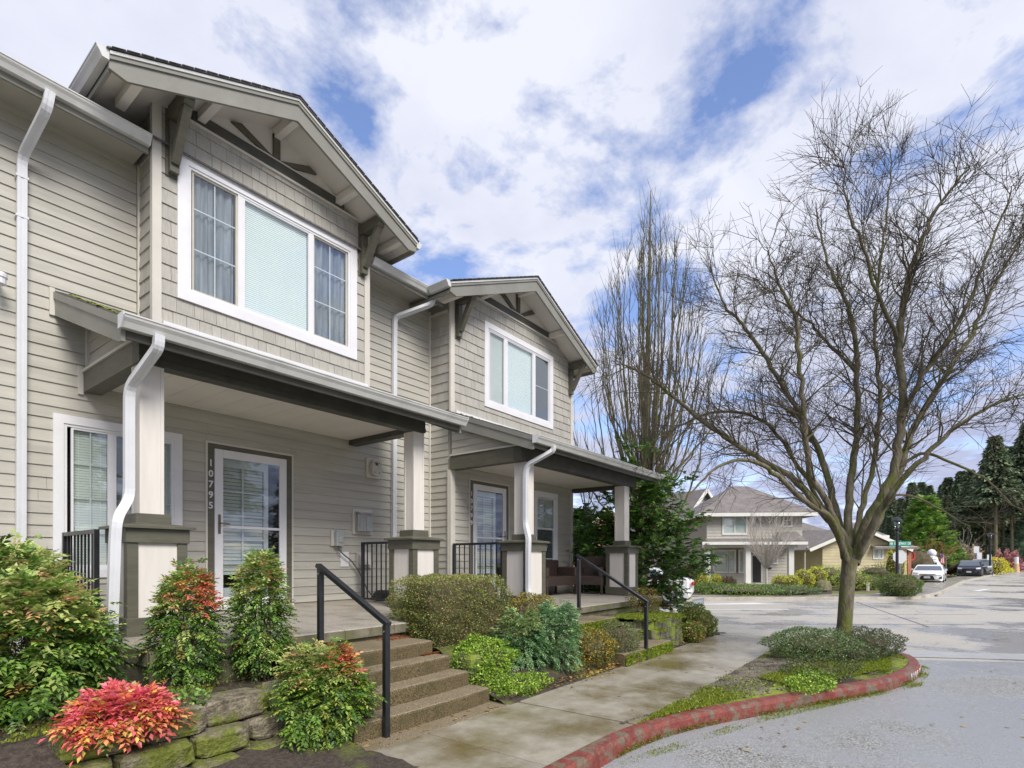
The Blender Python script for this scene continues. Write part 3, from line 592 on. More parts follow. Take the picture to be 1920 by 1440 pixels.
# small cap strips where the bay roof meets the shingles are the tan flashings
def porch(H, xl, xr, Yw, Yb, zw, Ye, ze, beams, zc, Ysupp, left_back, bay):
    """lean-to porch roof with beams; zw at wall, ze at eave"""
    s = (zw - ze) / (Yw - Ye)
    zt = lambda y: ze + s * (y - Ye)
    r = MB().prism([(xl, Ye - .02, zt(Ye - .02)), (xl, left_back, zt(left_back)), (xl, left_back, zt(left_back) - .035), (xl, Ye - .02, zt(Ye - .02) - .035)], (bay[0] - xl, 0, 0))
    r.prism([(bay[0], Ye - .02, zt(Ye - .02)), (bay[0], Yw, zt(Yw)), (bay[0], Yw, zt(Yw) - .035), (bay[0], Ye - .02, zt(Ye - .02) - .035)], (bay[1] - bay[0], 0, 0))
    r.prism([(bay[1], Ye - .02, zt(Ye - .02)), (bay[1], left_back, zt(left_back)), (bay[1], left_back, zt(left_back) - .035), (bay[1], Ye - .02, zt(Ye - .02) - .035)], (xr - bay[1], 0, 0))
    r.build('porch_roof', 'roofing', H)
    n = 6; e = MB()                                             # shingle courses stepping up the slope
    for i in range(n):
        y0 = Ye + (left_back - Ye) * i / n; y1 = Ye + (left_back - Ye) * (i + 1) / n; x = xl
        while x < xr - .02:
            w = random.uniform(.22, .34); x2 = min(x + w, xr); t = random.uniform(.008, .016)
            if not (y1 > Yw + .02 and bay[0] < (x + x2) / 2 < bay[1]):
                e.prism([(x, y0 - .01, zt(y0 - .01) + t), (x, y1, zt(y1) + .004), (x, y1, zt(y1) + .001), (x, y0 - .01, zt(y0 - .01) + .001)], (x2 - x - .004, 0, 0))
            x = x2
    e.build('roof_shingle_course', 'roofing', H, kind='stuff')
    for x0 in (xl, xr - .035):
        MB().prism([(x0, Ye, zt(Ye) - .045), (x0, left_back - .03, zt(left_back - .03) - .045), (x0, left_back - .03, zt(left_back) - .28), (x0, Ye + .05, zt(Ye) - .28 + .06), (x0, Ye, zt(Ye) - .22)], (.035, 0, 0)).build('rake_board', 'rake', H)
        MB().prism([(x0 - .014, Ye, zt(Ye) - .01), (x0 - .014, left_back, zt(left_back) - .01), (x0 - .014, left_back, zt(left_back) - .085), (x0 - .014, Ye, zt(Ye) - .085)], (.062, 0, 0)).build('rake_trim', 'rake', H)
    m = MB(); gutter_y(m, xl - .02, xr + .02, Ye - .004, zt(Ye) - .005, .12); m.build('gutter', 'gutter', H)
    for x in (xl - .025, xr + .015):
        MB().prism([(x, Ye, zt(Ye)), (x, Ye, zt(Ye) - .125), (x, Ye - .07, zt(Ye) - .125), (x, Ye - .13, zt(Ye) - .03), (x, Ye - .135, zt(Ye))], (.012, 0, 0)).build('gutter_cap', 'spout', H)
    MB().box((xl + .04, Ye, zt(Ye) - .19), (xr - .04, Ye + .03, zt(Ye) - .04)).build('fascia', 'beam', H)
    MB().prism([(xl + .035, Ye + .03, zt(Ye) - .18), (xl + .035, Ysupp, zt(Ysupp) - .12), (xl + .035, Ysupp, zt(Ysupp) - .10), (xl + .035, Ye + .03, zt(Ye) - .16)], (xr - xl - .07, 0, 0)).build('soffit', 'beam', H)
    # beams
    (bx0, bx1, b0, b1) = beams; t = .17
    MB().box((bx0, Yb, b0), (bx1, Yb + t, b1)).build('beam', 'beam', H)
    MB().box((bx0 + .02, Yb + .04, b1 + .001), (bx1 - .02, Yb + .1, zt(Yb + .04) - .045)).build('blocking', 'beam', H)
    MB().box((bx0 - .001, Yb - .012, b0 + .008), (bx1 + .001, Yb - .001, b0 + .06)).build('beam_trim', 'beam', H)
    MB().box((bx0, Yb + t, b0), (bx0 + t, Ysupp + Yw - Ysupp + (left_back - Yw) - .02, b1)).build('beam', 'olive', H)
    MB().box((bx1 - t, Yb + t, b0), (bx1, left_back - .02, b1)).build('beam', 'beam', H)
    MB().box((bx0 - .02, Yb + .02, b1), (bx0 + .02, left_back - .02, b1 + .028)).build('drip_strip', 'trim_tan', H)
    cpl = MB(); k = 0; x = bx0 + t                               # ceiling boards
    while x < bx1 - t - .01:
        x2 = min(x + .3, bx1 - t); MB().box((x + .002, Yb + t, zc), (x2 - .002, left_back - .02, zc + .015)).build('ceiling_board', 'soffit', H); x = x2
    return zt
zt1 = porch(H1, 1.78, 6.2, 7.2, 6.04, 4.27, 5.68, 3.655, (2.04, 5.80, 3.41, 3.63), 3.49, 6.2, 7.69, (2.6, 5.65))
siding(H1, 'X', 2.10, 6.1, 7.68, 3.67, 4.25, lim=lambda z: 7.2 - (4.27 - .13 - z) / .404)
MB().prism([(2.1, 6.2, 3.62), (2.1, 7.68, 3.62), (2.1, 7.68, 4.32), (2.1, 6.25, 3.74)], (.02, 0, 0)).build('porch_gable', 'wall_core', H1)
MB().box((2.06, 7.64, 3.70), (2.10, 7.70, 4.30)).build('corner_board', 'trim_tan', H1); MB().box((1.99, 7.66, 3.38), (2.038, 7.70, 3.70)).build('corner_board', 'trim_tan', H1)
MB().box((2.66, 7.13, 4.262), (5.60, 7.2, 4.30)).build('flashing', 'trim_white', H1)
MB().prism([(1.78, 7.66, zt1(7.69) + .02), (1.78, 7.70, zt1(7.69) + .02), (1.78, 7.70, zt1(7.69) - .28), (1.78, 7.66, zt1(7.69) - .28)], (-.045, 0, 0)).build('end_trim', 'trim_tan', H1)
blob_strip(H1, 'moss', 'moss', (1.8, 5.70, zt1(5.7) + .004), (6.15, 5.70, zt1(5.7) + .004), 700, .028)
blob_strip(H1, 'moss', 'moss', (1.83, 5.78, zt1(5.78) + .01), (1.83, 7.3, zt1(7.3) + .01), 160, .03)
pier(H1, 2.165, 6.18, .755); pier(H1, 5.70, 6.18, .755)
def porch_slab(name, x0, x1, y0, y1, zf, zb, joints, label):
    s = thing(name, label, 'porch floor', ((x0 + x1) / 2, y0, 0)); xs = [x0] + joints + [x1]
    for a, b in zip(xs, xs[1:]):
        MB().add([(a + .003, y0, zf - .11), (b - .003, y0, zf - .11), (b - .003, y0, zf - .012), (a + .003, y0, zf - .012), (a + .003, y0 + .02, zf), (b - .003, y0 + .02, zf), (b - .003, y1, zb), (a + .003, y1, zb)], [(0, 1, 2, 3), (3, 2, 5, 4), (4, 5, 6, 7)]).build('concrete_panel', 'slab', s)
        MB().box((a + .003, y0 - .004, zf - .11), (b - .003, y0 + .003, zf - .014)).build('edge_face', 'slab_edge', s)
    MB().box((x0 + .02, y0 + .05, -.1), (x1 - .02, y1 - .02, zf - .1)).build('foundation', 'slab_edge', s)
    MB().box((x0 - .004, y0 + .02, zf - .12), (x0 + .002, y1, zf - .002)).build('edge_face', 'slab_edge', s); MB().box((x1 - .002, y0 + .02, zf - .12), (x1 + .004, y1, zf - .002)).build('edge_face', 'concrete', s)
    return s
porch_slab('porch_floor', 1.76, 6.02, 5.0, 7.7, .755, .835, [2.95, 3.62, 4.3, 5.1], 'mossy aggregate concrete porch floor in front of the nearer door')
# downspouts of the near house
spout(H1, [(1.62, 7.14, 6.27), (1.60, 7.16, 6.10), (1.50, 7.64, 5.75), (1.49, 7.645, .5)])
spout(H1, [(7.04, 7.12, 6.27), (7.03, 7.15, 6.12), (6.58, 7.64, 5.85), (6.56, 7.645, .9)])
spout(H1, [(2.05, 5.60, 3.55), (2.05, 5.61, 3.44), (1.955, 6.02, 3.13), (1.955, 6.03, 2.93), (1.955, 6.03, 2.08), (1.80, 5.86, 1.86), (1.79, 5.86, 1.70), (1.75, 5.83, .6)])

# ------------------------------------------------------------------ far town house
H2 = thing('town_house', 'further grey shingled town house at the row end with porch numbered 10799', 'house', (9.7, 7.15, 0), 'row of town houses')
WY2 = 7.15; d2 = (8.02, 9.25, .74, 3.07); w2 = (10.27, 11.11, 1.45, 3.0)
m = MB()
for a, b, c, d in rects(7.51, 11.88, 0, 4.3, [d2, w2]): m.quad((a, WY2 + .002, c), (b, WY2 + .002, c), (b, WY2 + .002, d), (a, WY2 + .002, d))
m.quad((7.512, WY2, 0), (7.512, 7.7, 0), (7.512, 7.7, 6.4), (7.512, WY2, 6.4)); m.quad((11.88, WY2, 0), (11.88, 14, 0), (11.88, 14, 6.4), (11.88, WY2, 6.4))
m.build('wall', 'wall_core', H2)
siding(H2, 'X', 7.51, 7.20, 7.66, .75, 4.30); shingles(H2, 'X', 7.51, 7.165, 7.66, 4.33, 6.16)
siding(H2, 'Y', WY2, 7.60, 11.79, .78, 3.31, [d2, w2])
BW2 = (8.58, 10.87, 4.72, 6.21)
shingles(H2, 'Y', WY2, 7.585, 11.78, 4.33, 6.72, [(BW2[0] - .1, BW2[1] + .1, BW2[2] - .1, BW2[3] + .1)])
cb2 = lambda a, b, mat='trim_tan': MB().box(a, b).build('corner_board', mat, H2)
cb2((7.475, 7.115, 4.28), (7.585, 7.16, 6.40)); cb2((7.475, 7.115, .74), (7.60, 7.16, 3.20)); cb2((7.47, 7.16, .74), (7.508, 7.20, 3.2)); cb2((11.78, 7.115, .74), (11.89, 7.16, 6.1)); cb2((7.47, 7.20, 6.16), (7.508, 7.66, 6.2))
window(H2, WY2, 8.47, 10.98, 4.605, 6.32, [
    dict(x=(8.63, 9.14), blind='blind_dim', pitch=.03, screen=0), dict(x=(9.22, 10.18), blind='blind', pitch=.03), dict(x=(10.25, 10.83), mz=(.52,), screen=1)], tw=.11, label='three-part bay window with white blinds')
window(H2, WY2, 10.2, 11.18, 1.38, 3.09, [
    dict(x=(10.33, 11.06), z=(2.24, 2.95), mx=(.5,), mz=(.5,), blind='blind_dim', pitch=.03), dict(x=(10.33, 11.06), z=(1.53, 2.24), screen=1, d=.01)], tw=.1, label='double-hung lower window by the wicker seat')
front_door(H2, WY2, 8.11, 9.16, .78, 3.01, '10799', mirror=True, label='white glazed storm door behind the black railing')
dormer(H2, WY2, 7.51, 11.89, 9.6, 2.62, 7.50, .437, 6.65, 6.70, 6.84, 4.2, (BW2[0] - .01, BW2[1] + .01, BW2[2] - .01, BW2[3] + .01), left_gut=7.10, right_gut=8.3)
MB().prism([(7.3, 7.15, 6.375), (7.3, 13, 6.375 + .43 * 5.85), (7.3, 13, 6.45 + .43 * 5.85), (7.3, 7.15, 6.40)], (4.7, 0, 0)).build('roof', 'roofing', H2)
zt2 = porch(H2, 7.36, 12.62, 7.15, 5.48, 4.28, 5.16, 3.54, (7.47, 12.0, 3.19, 3.44), 3.28, 5.64, 7.14, (7.51, 11.89))
MB().box((7.60, 7.08, 4.272), (11.84, 7.15, 4.32)).build('flashing', 'trim_white', H2)
siding(H2, 'X', 7.50, 5.55, 7.10, 3.48, 4.22, lim=lambda z: 7.15 - (4.28 - .13 - z) / .372)
MB().prism([(7.502, 5.62, 3.45), (7.502, 7.12, 3.45), (7.502, 7.12, 4.20), (7.502, 5.65, 3.60)], (.008, 0, 0)).build('porch_gable', 'wall_core', H2)
blob_strip(H2, 'moss', 'moss', (7.5, 6.9, zt2(6.9) + .01), (8.6, 6.9, zt2(6.9) + .01), 90, .03)
pier(H2, 7.74, 5.62, .705, .54, ztop=3.19, cw=.23); pier(H2, 11.55, 5.62, .705, .54, ztop=3.19, cw=.23)
porch_slab('porch_floor', 7.3, 11.82, 4.78, 7.15, .705, .745, [8.6, 10.3], 'further concrete porch floor with two brown wicker seats on it')
spout(H2, [(7.85, 5.08, 3.45), (7.85, 5.09, 3.36), (7.60, 5.45, 3.12), (7.58, 5.47, 2.95), (7.58, 5.47, 2.1), (7.43, 5.30, 1.88), (7.42, 5.30, 1.72), (7.42, 5.30, 1.0), (7.30, 5.14, .72)])

# ------------------------------------------------------------------ things on the walls
v = thing('vent_cover', 'round-cornered beige dryer vent hood on a square plate beside the near door', 'vent', (6.12, 7.66, 2.9))
MB().bbox((5.98, 7.655, 2.92), (6.27, 7.685, 3.26), .004).build('plate', 'trim_tan', v)
m = MB(); c = [(math.copysign(abs(math.cos(t)) ** .55, math.cos(t)) * .10, math.copysign(abs(math.sin(t)) ** .7, math.sin(t)) * .14) for t in [i * math.pi / 10 for i in range(20)]]
m.prism([(6.13 + a, 7.57, 3.09 + b) for a, b in c], (0, .085, 0)); m.build('hood', 'beige_plastic', v)
m = MB()
for a, b in ((-.05, .08), (.05, .08), (-.05, -.08), (.05, -.08)): m.tube([(6.13 + a, 7.572, 3.09 + b), (6.13 + a, 7.562, 3.09 + b)], .008, 8)
for k in range(3): m.box((6.10 + .02 * k, 7.562, 3.13), (6.11 + .02 * k, 7.569, 3.18))
m.build('grille', 'door_dark', v)
b = thing('mailbox', 'brushed steel wall mailbox with open top slot above the grey outlet', 'mailbox', (5.9, 7.66, 1.95))
MB().bbox((5.70, 7.655, 1.94), (6.10, 7.682, 2.36), .004).build('back_plate', 'trim_tan', b)
m = MB(); m.bbox((5.74, 7.56, 1.99), (6.03, 7.654, 2.28), .006); m.build('box', 'steel', b)
m = MB(); m.prism([(5.74, 7.654, 2.32), (5.74, 7.53, 2.30), (5.74, 7.53, 2.275), (5.74, 7.654, 2.295)], (.29, 0, 0)); m.build('lid', 'steel', b)
m = MB()
for i in range(2):
    for j in range(2): m.box((5.775 + .055 * i, 7.553, 2.03 + .085 * j), (5.818 + .055 * i, 7.559, 2.10 + .085 * j))
m.box((5.90, 7.552, 2.0), (6.02, 7.559, 2.24)); m.build('front_panel', 'grey_plastic', b)
e = thing('outlet_box', 'grey weatherproof outlet box with a black cable hanging from it', 'outlet box', (5.4, 7.66, 1.7))
MB().bbox((5.28, 7.65, 1.735), (5.50, 7.682, 1.99), .004).build('plate', 'trim_tan', e)
MB().bbox((5.33, 7.57, 1.735), (5.47, 7.65, 1.985), .012).build('cover', 'grey_plastic', e)
MB().bbox((5.365, 7.555, 1.79), (5.445, 7.571, 1.90), .006).build('latch_panel', 'grey_plastic', e)
MB().tube([(5.38, 7.6, 1.735), (5.40, 7.6, 1.66), (5.50, 7.6, 1.58), (5.62, 7.6, 1.50), (5.75, 7.6, 1.36), (5.84, 7.58, 1.18), (5.92, 7.56, 1.0), (6.02, 7.5, .86), (6.2, 7.45, .84)], .011, 8).build('cable', 'cable', e, smooth=True)
p = thing('wall_plate', 'small white blank plate on the siding below the outlet box', 'wall plate', (5.55, 7.67, 1.4))
MB().bbox((5.47, 7.668, 1.40), (5.63, 7.684, 1.64), .004).build('plate', 'trim_white', p)
p = thing('hose_bib_cover', 'white square dryer louvre left of the black porch railing', 'vent', (5.85, 7.66, 1.4))
MB().bbox((5.78, 7.655, 1.37), (6.08, 7.684, 1.64), .004).build('plate', 'trim_tan', p); MB().prism([(5.82, 7.654, 1.62), (5.82, 7.57, 1.43), (5.82, 7.654, 1.43)], (.2, 0, 0)).build('hood', 'trim_tan', p)
l = thing('wall_lamp', 'white porch lamp edge at the far left of the wall', 'lamp', (1.32, 7.5, 4.2))
MB().lathe((1.30, 7.50, 4.35), [(.03, -.06), (.055, -.055), (.055, 0), (.065, .01), (.065, .045), (.05, .06)], 14).build('shade', 'trim_white', l); MB().box((1.27, 7.5, 4.37), (1.33, 7.69, 4.39)).build('arm', 'trim_white', l)
# ------------------------------------------------------------------ railings
def fence_panel(p0, p1, zt, zb, label, n, group='black porch railings'):
    p0 = Vector(p0); p1 = Vector(p1); t = thing('porch_railing', label, 'railing', ((p0 + p1) / 2).xy.to_3d(), group)
    MB().bar((p0.x, p0.y, zt - .02), (p1.x, p1.y, zt - .02), .04, .04).build('top_rail', 'black_metal', t)
    MB().bar((p0.x, p0.y, zb + .06), (p1.x, p1.y, zb + .06), .03, .03).build('bottom_rail', 'black_metal', t)
    for q in (p0, p1): MB().box((q.x - .022, q.y - .022, zb - .01), (q.x + .022, q.y + .022, zt)).build('post', 'black_metal', t)
    for k in range(1, n):
        q = p0.lerp(p1, k / n); MB().box((q.x - .008, q.y - .008, zb + .06), (q.x + .008, q.y + .008, zt - .03)).build('picket', 'black_metal', t)
    return t
fence_panel((5.72, 6.5, 0), (5.72, 7.42, 0), 1.80, .82, 'short black picket railing between near pier and wall, tools behind it', 8)
fence_panel((7.52, 5.93, 0), (7.52, 7.06, 0), 1.82, .72, 'black picket railing in front of the further door', 9)
fence_panel((11.98, 5.95, 0), (11.98, 7.08, 0), 1.80, .72, 'black picket railing at the far end of the row by the evergreen', 9)
fence_panel((1.83, 6.5, 0), (1.83, 7.5, 0), 1.80, .82, 'black picket railing behind the leftmost nandina and downspout', 9)
def handrail(label, lo, hi, loc):
    t = thing('step_handrail', label, 'handrail', loc, 'black handrails on the two flights of steps')
    lx, ly, lz0, lz1 = lo; hx, hy, hz0, hz1 = hi
    for (x, y, a, b) in (lo, hi):
        MB().bbox((x - .025, y - .025, a), (x + .025, y + .025, b - .035), .004).build('post', 'black_metal', t)
        MB().tube([(x - .03, y, b - .09), (x + .03, y, b - .09)], .008, 8).build('bolt', 'steel', t)
    MB().bar((lx, ly - .03, lz1 - .03), (hx, hy + .04, hz1 - .01), .058, .036).build('rail', 'black_metal', t)
    return t
handrail('nearest black steel handrail running down the wide front steps', (3.07, 3.67, -.02, .985), (3.07, 4.62, .58, 1.46), (3.07, 3.67, 0))
handrail('further black steel handrail on the moss-covered steps', (7.8, 3.40, -.02, .90), (7.8, 4.56, .69, 1.60), (7.8, 3.4, 0))

# ------------------------------------------------------------------ steps
def steps(label, treads, loc, mossy=False):
    t = thing('front_steps', label, 'steps', loc)
    for (xl, xr, yf, yb, z) in treads:
        n = 14; V = []; F = []; c = .022
        for i in range(n + 1):
            u = i / n; x = xl + (xr - xl) * u; bow = -.03 * math.sin(u * math.pi)
            V += [(x, yf + bow, z - .19), (x, yf + bow, z - c), (x, yf + bow + c * .35, z - c * .35), (x, yf + bow + c, z), (x, yb, z), (x, yb, z - .19)]
        for i in range(n):
            for k in range(5): F.append((i * 6 + k, (i + 1) * 6 + k, (i + 1) * 6 + k + 1, i * 6 + k + 1))
        F += [tuple(range(6)), tuple(n * 6 + k for k in range(5, -1, -1))]
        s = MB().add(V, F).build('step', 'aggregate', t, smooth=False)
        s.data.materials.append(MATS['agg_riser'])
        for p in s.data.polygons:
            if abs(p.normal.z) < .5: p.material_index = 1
    return t
steps('nearest flight of four wide brown aggregate concrete steps', [(2.78, 4.38, 4.45, 5.05, .60), (2.78, 4.42, 4.22, 4.6, .45), (2.78, 4.46, 3.98, 4.4, .30), (2.78, 4.50, 3.72, 4.2, .15)], (3.6, 3.7, 0))
steps('further flight of steps with bright moss on its risers', [(7.1, 8.62, 4.30, 4.8, .53), (7.1, 8.72, 3.86, 4.4, .355), (7.1, 8.86, 3.42, 3.95, .18)], (8.0, 3.4, 0))
GM = ((.10, .17, .01), (.36, .44, .04))
def onto(par):
    return par
S2 = [o for o in COL.objects if o.name.startswith('front_steps') and o.get('label', '').startswith('further')][0]
fuzz('moss', GM, [((7.1, yf - .006, z - .17), (xr, yf - .006, z - .17), (xr, yf - .006, z - .01), (7.1, yf - .006, z - .01)) for yf, z, xr in ((4.28, .53, 8.62), (3.84, .355, 8.72), (3.40, .18, 8.86))], 9000, .026, S2)

# ------------------------------------------------------------------ ground, walk, kerb, road
def sheet(name, poly, z, mat, par=None):
    return struct(MB().add([(p[0], p[1], z) for p in poly], [tuple(range(len(poly)))]).build(name, mat, par))
sheet('ground', [(-300, -300), (700, -300), (700, 700), (-300, 700)], -.20, 'lawn')
street_poly = [DL(-6, -20), DL(-6, 60), DL(60, 110), DL(140, 160), DL(146, 151), DL(85, 77), DL(42.7, 35.2), DL(26, 20.2), DL(24.2, 18.2), DL(23.3, 17.2), DL(23.0, 16.0), DL(22.6, 8), DL(22.9, 0), DL(23.6, -10), DL(24.5, -24), DL(12, -24)]
sheet('street', street_poly, -.125, 'street')
sheet('driveway', [(-6, 2.3), (4.0, 2.3), (10.9, .6), (12.6, -2.4), (16.5, -12), (-6, -16)], -.121, 'driveway')
sheet('gutter_pan', [(11.15, .75), (11.75, .95), (13.55, -2.35), (17.6, -11.6), (17.0, -12), (12.9, -2.6)], -.1165, 'gutter_pan')
# far pavement and kerb
ped = [DL(23.6, -10), DL(22.9, 0), DL(22.6, 8), DL(23.0, 16.0), DL(23.3, 17.2), DL(24.2, 18.2), DL(26, 20.2), DL(42.7, 35.2), DL(85, 77), DL(146, 151)]
def offs(pts, d):
    out = []
    for i, p in enumerate(pts):
        t = (pts[min(i + 1, len(pts) - 1)] - pts[max(i - 1, 0)]).normalized(); out.append(p + Vector((-t.y, t.x, 0)) * d)
    return out
def ribbon(name, pts, w, z0, z1, mat, par=None, kind='structure'):
    a = pts; b = offs(pts, w); V = []; F = []
    for p, q in zip(a, b): V += [(p.x, p.y, z0), (p.x, p.y, z1), (q.x, q.y, z1), (q.x, q.y, z0)]
    for i in range(len(a) - 1):
        for k in range(3): F.append((4 * i + k, 4 * i + 4 + k, 4 * i + 5 + k, 4 * i + 1 + k))
    return MB().add(V, F).build(name, mat, par, kind=kind)
ribbon('far_kerb', ped, .16, -.2, .0, 'concrete'); ribbon('far_pavement', offs(ped, .163), 1.7, -.2, -.008, 'walk')
# road markings
def mark(name, pts, label=None):
    o = sheet(name, pts, -.1175, 'paint_white'); return o
mark('lane_line', [DL(19.0, 4.0), DL(19.0, -6), DL(19.18, -6), DL(19.18, 4.0)]); mark('lane_line', [DL(18.2, 9.2), DL(18.2, 4.9), DL(18.36, 4.9), DL(18.4, 9.2)])
mark('turn_arrow', [DL(20.3, 6.5), DL(20.5, 10.6), DL(20.9, 9.5), DL(21.3, 9.4), DL(20.8, 7.6), DL(20.5, 6.4)])
mark('lane_line', [DL(21.6, 17.4), DL(21.4, 19.6), DL(21.55, 19.6), DL(21.75, 17.4)])
for a, b in (((14.2, 2.6), (14.0, 12)), ((16.9, 1.5), (16.6, 14)), ((13.5, 10.2), (21.8, 13.6))):
    p, q = DL(*a), DL(*b); nn = (q - p).normalized().cross(Vector((0, 0, 1))) * .018; struct(MB().add([(v_.x, v_.y, -.1195) for v_ in (p - nn, q - nn, q + nn, p + nn)], [(0, 1, 2, 3)]).build('road_seam', 'cable', None))
mark('stop_line', [DL(24.3, 17.9), DL(24.0, 20.6), DL(24.25, 20.8), DL(24.6, 17.9)])
mark('lane_line', [DL(29.5, 25), DL(31.5, 27.4), DL(31.7, 27.2), DL(29.7, 24.8)])
# front walk slabs
MB().box((-3.2, 2.14, -.17), (11.3, 3.45, -.012)).build('walk_bed', 'door_dark', None, kind='structure')
wk = struct(thing('walk', 'x', 'x', (7.5, 2.8, 0)))
for k in ('label', 'category'): del wk[k]
xs = [-3.2, -1.85, -.55, .75, 2.05, 3.35, 4.68, 5.97, 7.29, 8.6, 9.95, 11.3]
for a, b in zip(xs, xs[1:]):
    dz = random.uniform(-.006, .004); MB().bbox((a + .013, 2.12, -.16), (b - .013, 3.47, dz + .006), .008).build('slab', 'walk', wk)
for (x0, x1) in ((2.7, 4.55),):
    MB().bbox((x0, 3.475, -.16), (x1, 3.80, .001), .006).build('slab', 'aggregate', wk)
MB().add([(11.305, 2.2, -.004), (11.305, 3.5, -.004), (12.5, 4.3, -.118), (12.9, 3.3, -.118), (12.3, 2.0, -.118), (11.4, 1.3, -.118), (11.305, 2.2, -.2)], [(0, 4, 3, 2, 1), (0, 5, 4)]).build('kerb_ramp', 'walk', wk)
# planting strip with red kerb
kc = [(-3.0, 2.07), (1.0, 2.06), (3.6, 2.05), (4.5, 2.0), (5.2, 1.82), (5.94, 1.5), (7.1, .95), (8.0, .52), (8.75, .27), (9.5, .13), (10.2, .13), (10.8, .28), (11.2, .58), (11.35, .98), (11.2, 1.35)]
def smooth_pts(p, n=5):
    out = []
    for i in range(len(p) - 1):
        p0 = Vector(p[max(i - 1, 0)]); p1 = Vector(p[i]); p2 = Vector(p[i + 1]); p3 = Vector(p[min(i + 2, len(p) - 1)])
        for k in range(n):
            t = k / n; out.append(.5 * ((2 * p1) + (-p0 + p2) * t + (2 * p0 - 5 * p1 + 4 * p2 - p3) * t * t + (-p0 + 3 * p1 - 3 * p2 + p3) * t ** 3))
    out.append(Vector(p[-1])); return out
kp = smooth_pts([(a, b, 0) for a, b in kc])
kerb = thing('red_kerb', 'curved kerb painted faded red around the tree bed', 'kerb', (8.0, .5, -.12))
ki = offs(kp, .155)
V = []; F = []
for p, q in zip(kp, ki):
    o = (q - p).normalized(); e = random.uniform(-.003, .003)
    for a, z in ((p, -.14), (p + o * .012, -.02), (p + o * .03, .015 + e), (q - o * .02, .022 + e), (q, .012), (q, -.14)): V.append((a.x, a.y, z))
for i in range(len(kp) - 1):
    for k in range(5): F.append((6 * i + k, 6 * i + k + 1, 6 * i + 7 + k, 6 * i + 6 + k))
F += [tuple(range(5, -1, -1)), tuple(6 * (len(kp) - 1) + k for k in range(6))]
MB().add(V, F).build('kerb_stone', 'curb_red', kerb)
# faded stencilled letters on the kerb face
i0 = min(range(len(kp)), key=lambda i: (kp[i] - Vector((9.0, .22, 0))).length)
sacc = 0; pos = []
txt = 'FIRE LANE'; L0 = (kp[i0])
def along(i, s):
    while i < len(kp) - 2 and s > (kp[i + 1] - kp[i]).length: s -= (kp[i + 1] - kp[i]).length; i += 1
    d = (kp[i + 1] - kp[i]).normalized(); return kp[i] + d * s, d
for k, ch in enumerate(txt):
    if ch == ' ': continue
    p, d = along(i0, .115 * k); n = Vector((d.y, -d.x, 0))
    M = Matrix(((d.x, 0, n.x, p.x + n.x * -.001), (d.y, 0, n.y, p.y + n.y * -.001), (0, 1, 0, -.055), (0, 0, 0, 1)))
    text_obj('painted_letter', ch, .12, 'paint_worn' if k > 5 else 'paint_white', M, kerb, .004, sx=.8)
def hgrid(name, poly_fn, x0, x1, y0, y1, step, zf, mat, kind='structure', par=None):
    """bumpy soil sheet clipped by poly_fn"""
    nx_ = int((x1 - x0) / step); ny_ = int((y1 - y0) / step); X, Y = np.meshgrid(np.linspace(x0, x1, nx_ + 1), np.linspace(y0, y1, ny_ + 1), indexing='ij')
    Z = zf(X, Y) + rng.normal(0, .006, X.shape) + .012 * np.sin(X * 5.1 + Y * 2) * np.sin(Y * 6.3) 
    V = np.stack([X, Y, Z], -1).reshape(-1, 3); F = []
    keep = poly_fn(X, Y)
    id_ = np.arange((nx_ + 1) * (ny_ + 1)).reshape(nx_ + 1, ny_ + 1)
    k = keep[:-1, :-1] & keep[1:, :-1] & keep[1:, 1:] & keep[:-1, 1:]
    F = np.stack([id_[:-1, :-1][k], id_[1:, :-1][k], id_[1:, 1:][k], id_[:-1, 1:][k]], -1)
    return npmesh(name, V, F, mat, par, kind=kind, smooth=True)
ksx = np.array([p.x for p in ki]); ksy = np.array([p.y for p in ki])
o_ = np.argsort(ksx[:-6]); 
def kerb_y(X): return np.interp(X, ksx[:-7], ksy[:-7])
def strip_z(X, Y): return .0 + .05 * np.clip((Y - kerb_y(X)) / .8, 0, 1) * np.clip((2.1 - Y) / .5, 0, 1) + .06 * np.exp(-((X - 10) ** 2 + (Y - 1.2) ** 2) / .6)
hgrid('planting_strip', lambda X, Y: (Y > kerb_y(X) - .04) & (X < 11.35) & (X > 1), 1, 11.34, .2, 2.115, .05, strip_z, 'moss_soil')
def bed1_z(X, Y): return .42 + .03 * np.sin(X * 2.1 + Y) - np.where(X < 1.02, .42 * np.clip((4.25 - Y) / .9, 0, 1), 0)
hgrid('left_bed', lambda X, Y: ((X < 2.79) & (Y < 5.02) | (X < 1.74)) & ((Y > 4.40 - (2.74 - X) * .12) | (X < 1.0)), -3, 2.79, 3.2, 7.68, .06, bed1_z, 'mulch')
hgrid('front_soil', lambda X, Y: X < 2.79, -3, 2.79, 2.9, 4.35, .06, lambda X, Y: .02 + .1 * np.clip((Y - 3.47) / .6, 0, 1), 'mulch')
def bed2_z(X, Y): return -.03 + .08 * np.clip((Y - 3.44) / .2, 0, 1) + .44 * np.clip((Y - 3.62) / .9, 0, 1) ** .8 * np.clip((X - 4.42) / .45 + np.clip(Y - 4.2, 0, 1) * 4, 0, 1)
hgrid('middle_bed', lambda X, Y: (X > 4.46) & (X < 7.12) & ((Y < 5.04) | (X > 6.0)), 4.38, 7.3, 3.44, 7.1, .06, bed2_z, 'mulch')
hgrid('far_bed', lambda X, Y: (Y < 3.9 + (X - 9.4) * .18), 8.80, 12.2, 3.46, 5.2, .06, lambda X, Y: .02 - .10 * np.clip((X - 11.2) / 1.5, 0, 1), 'mulch')
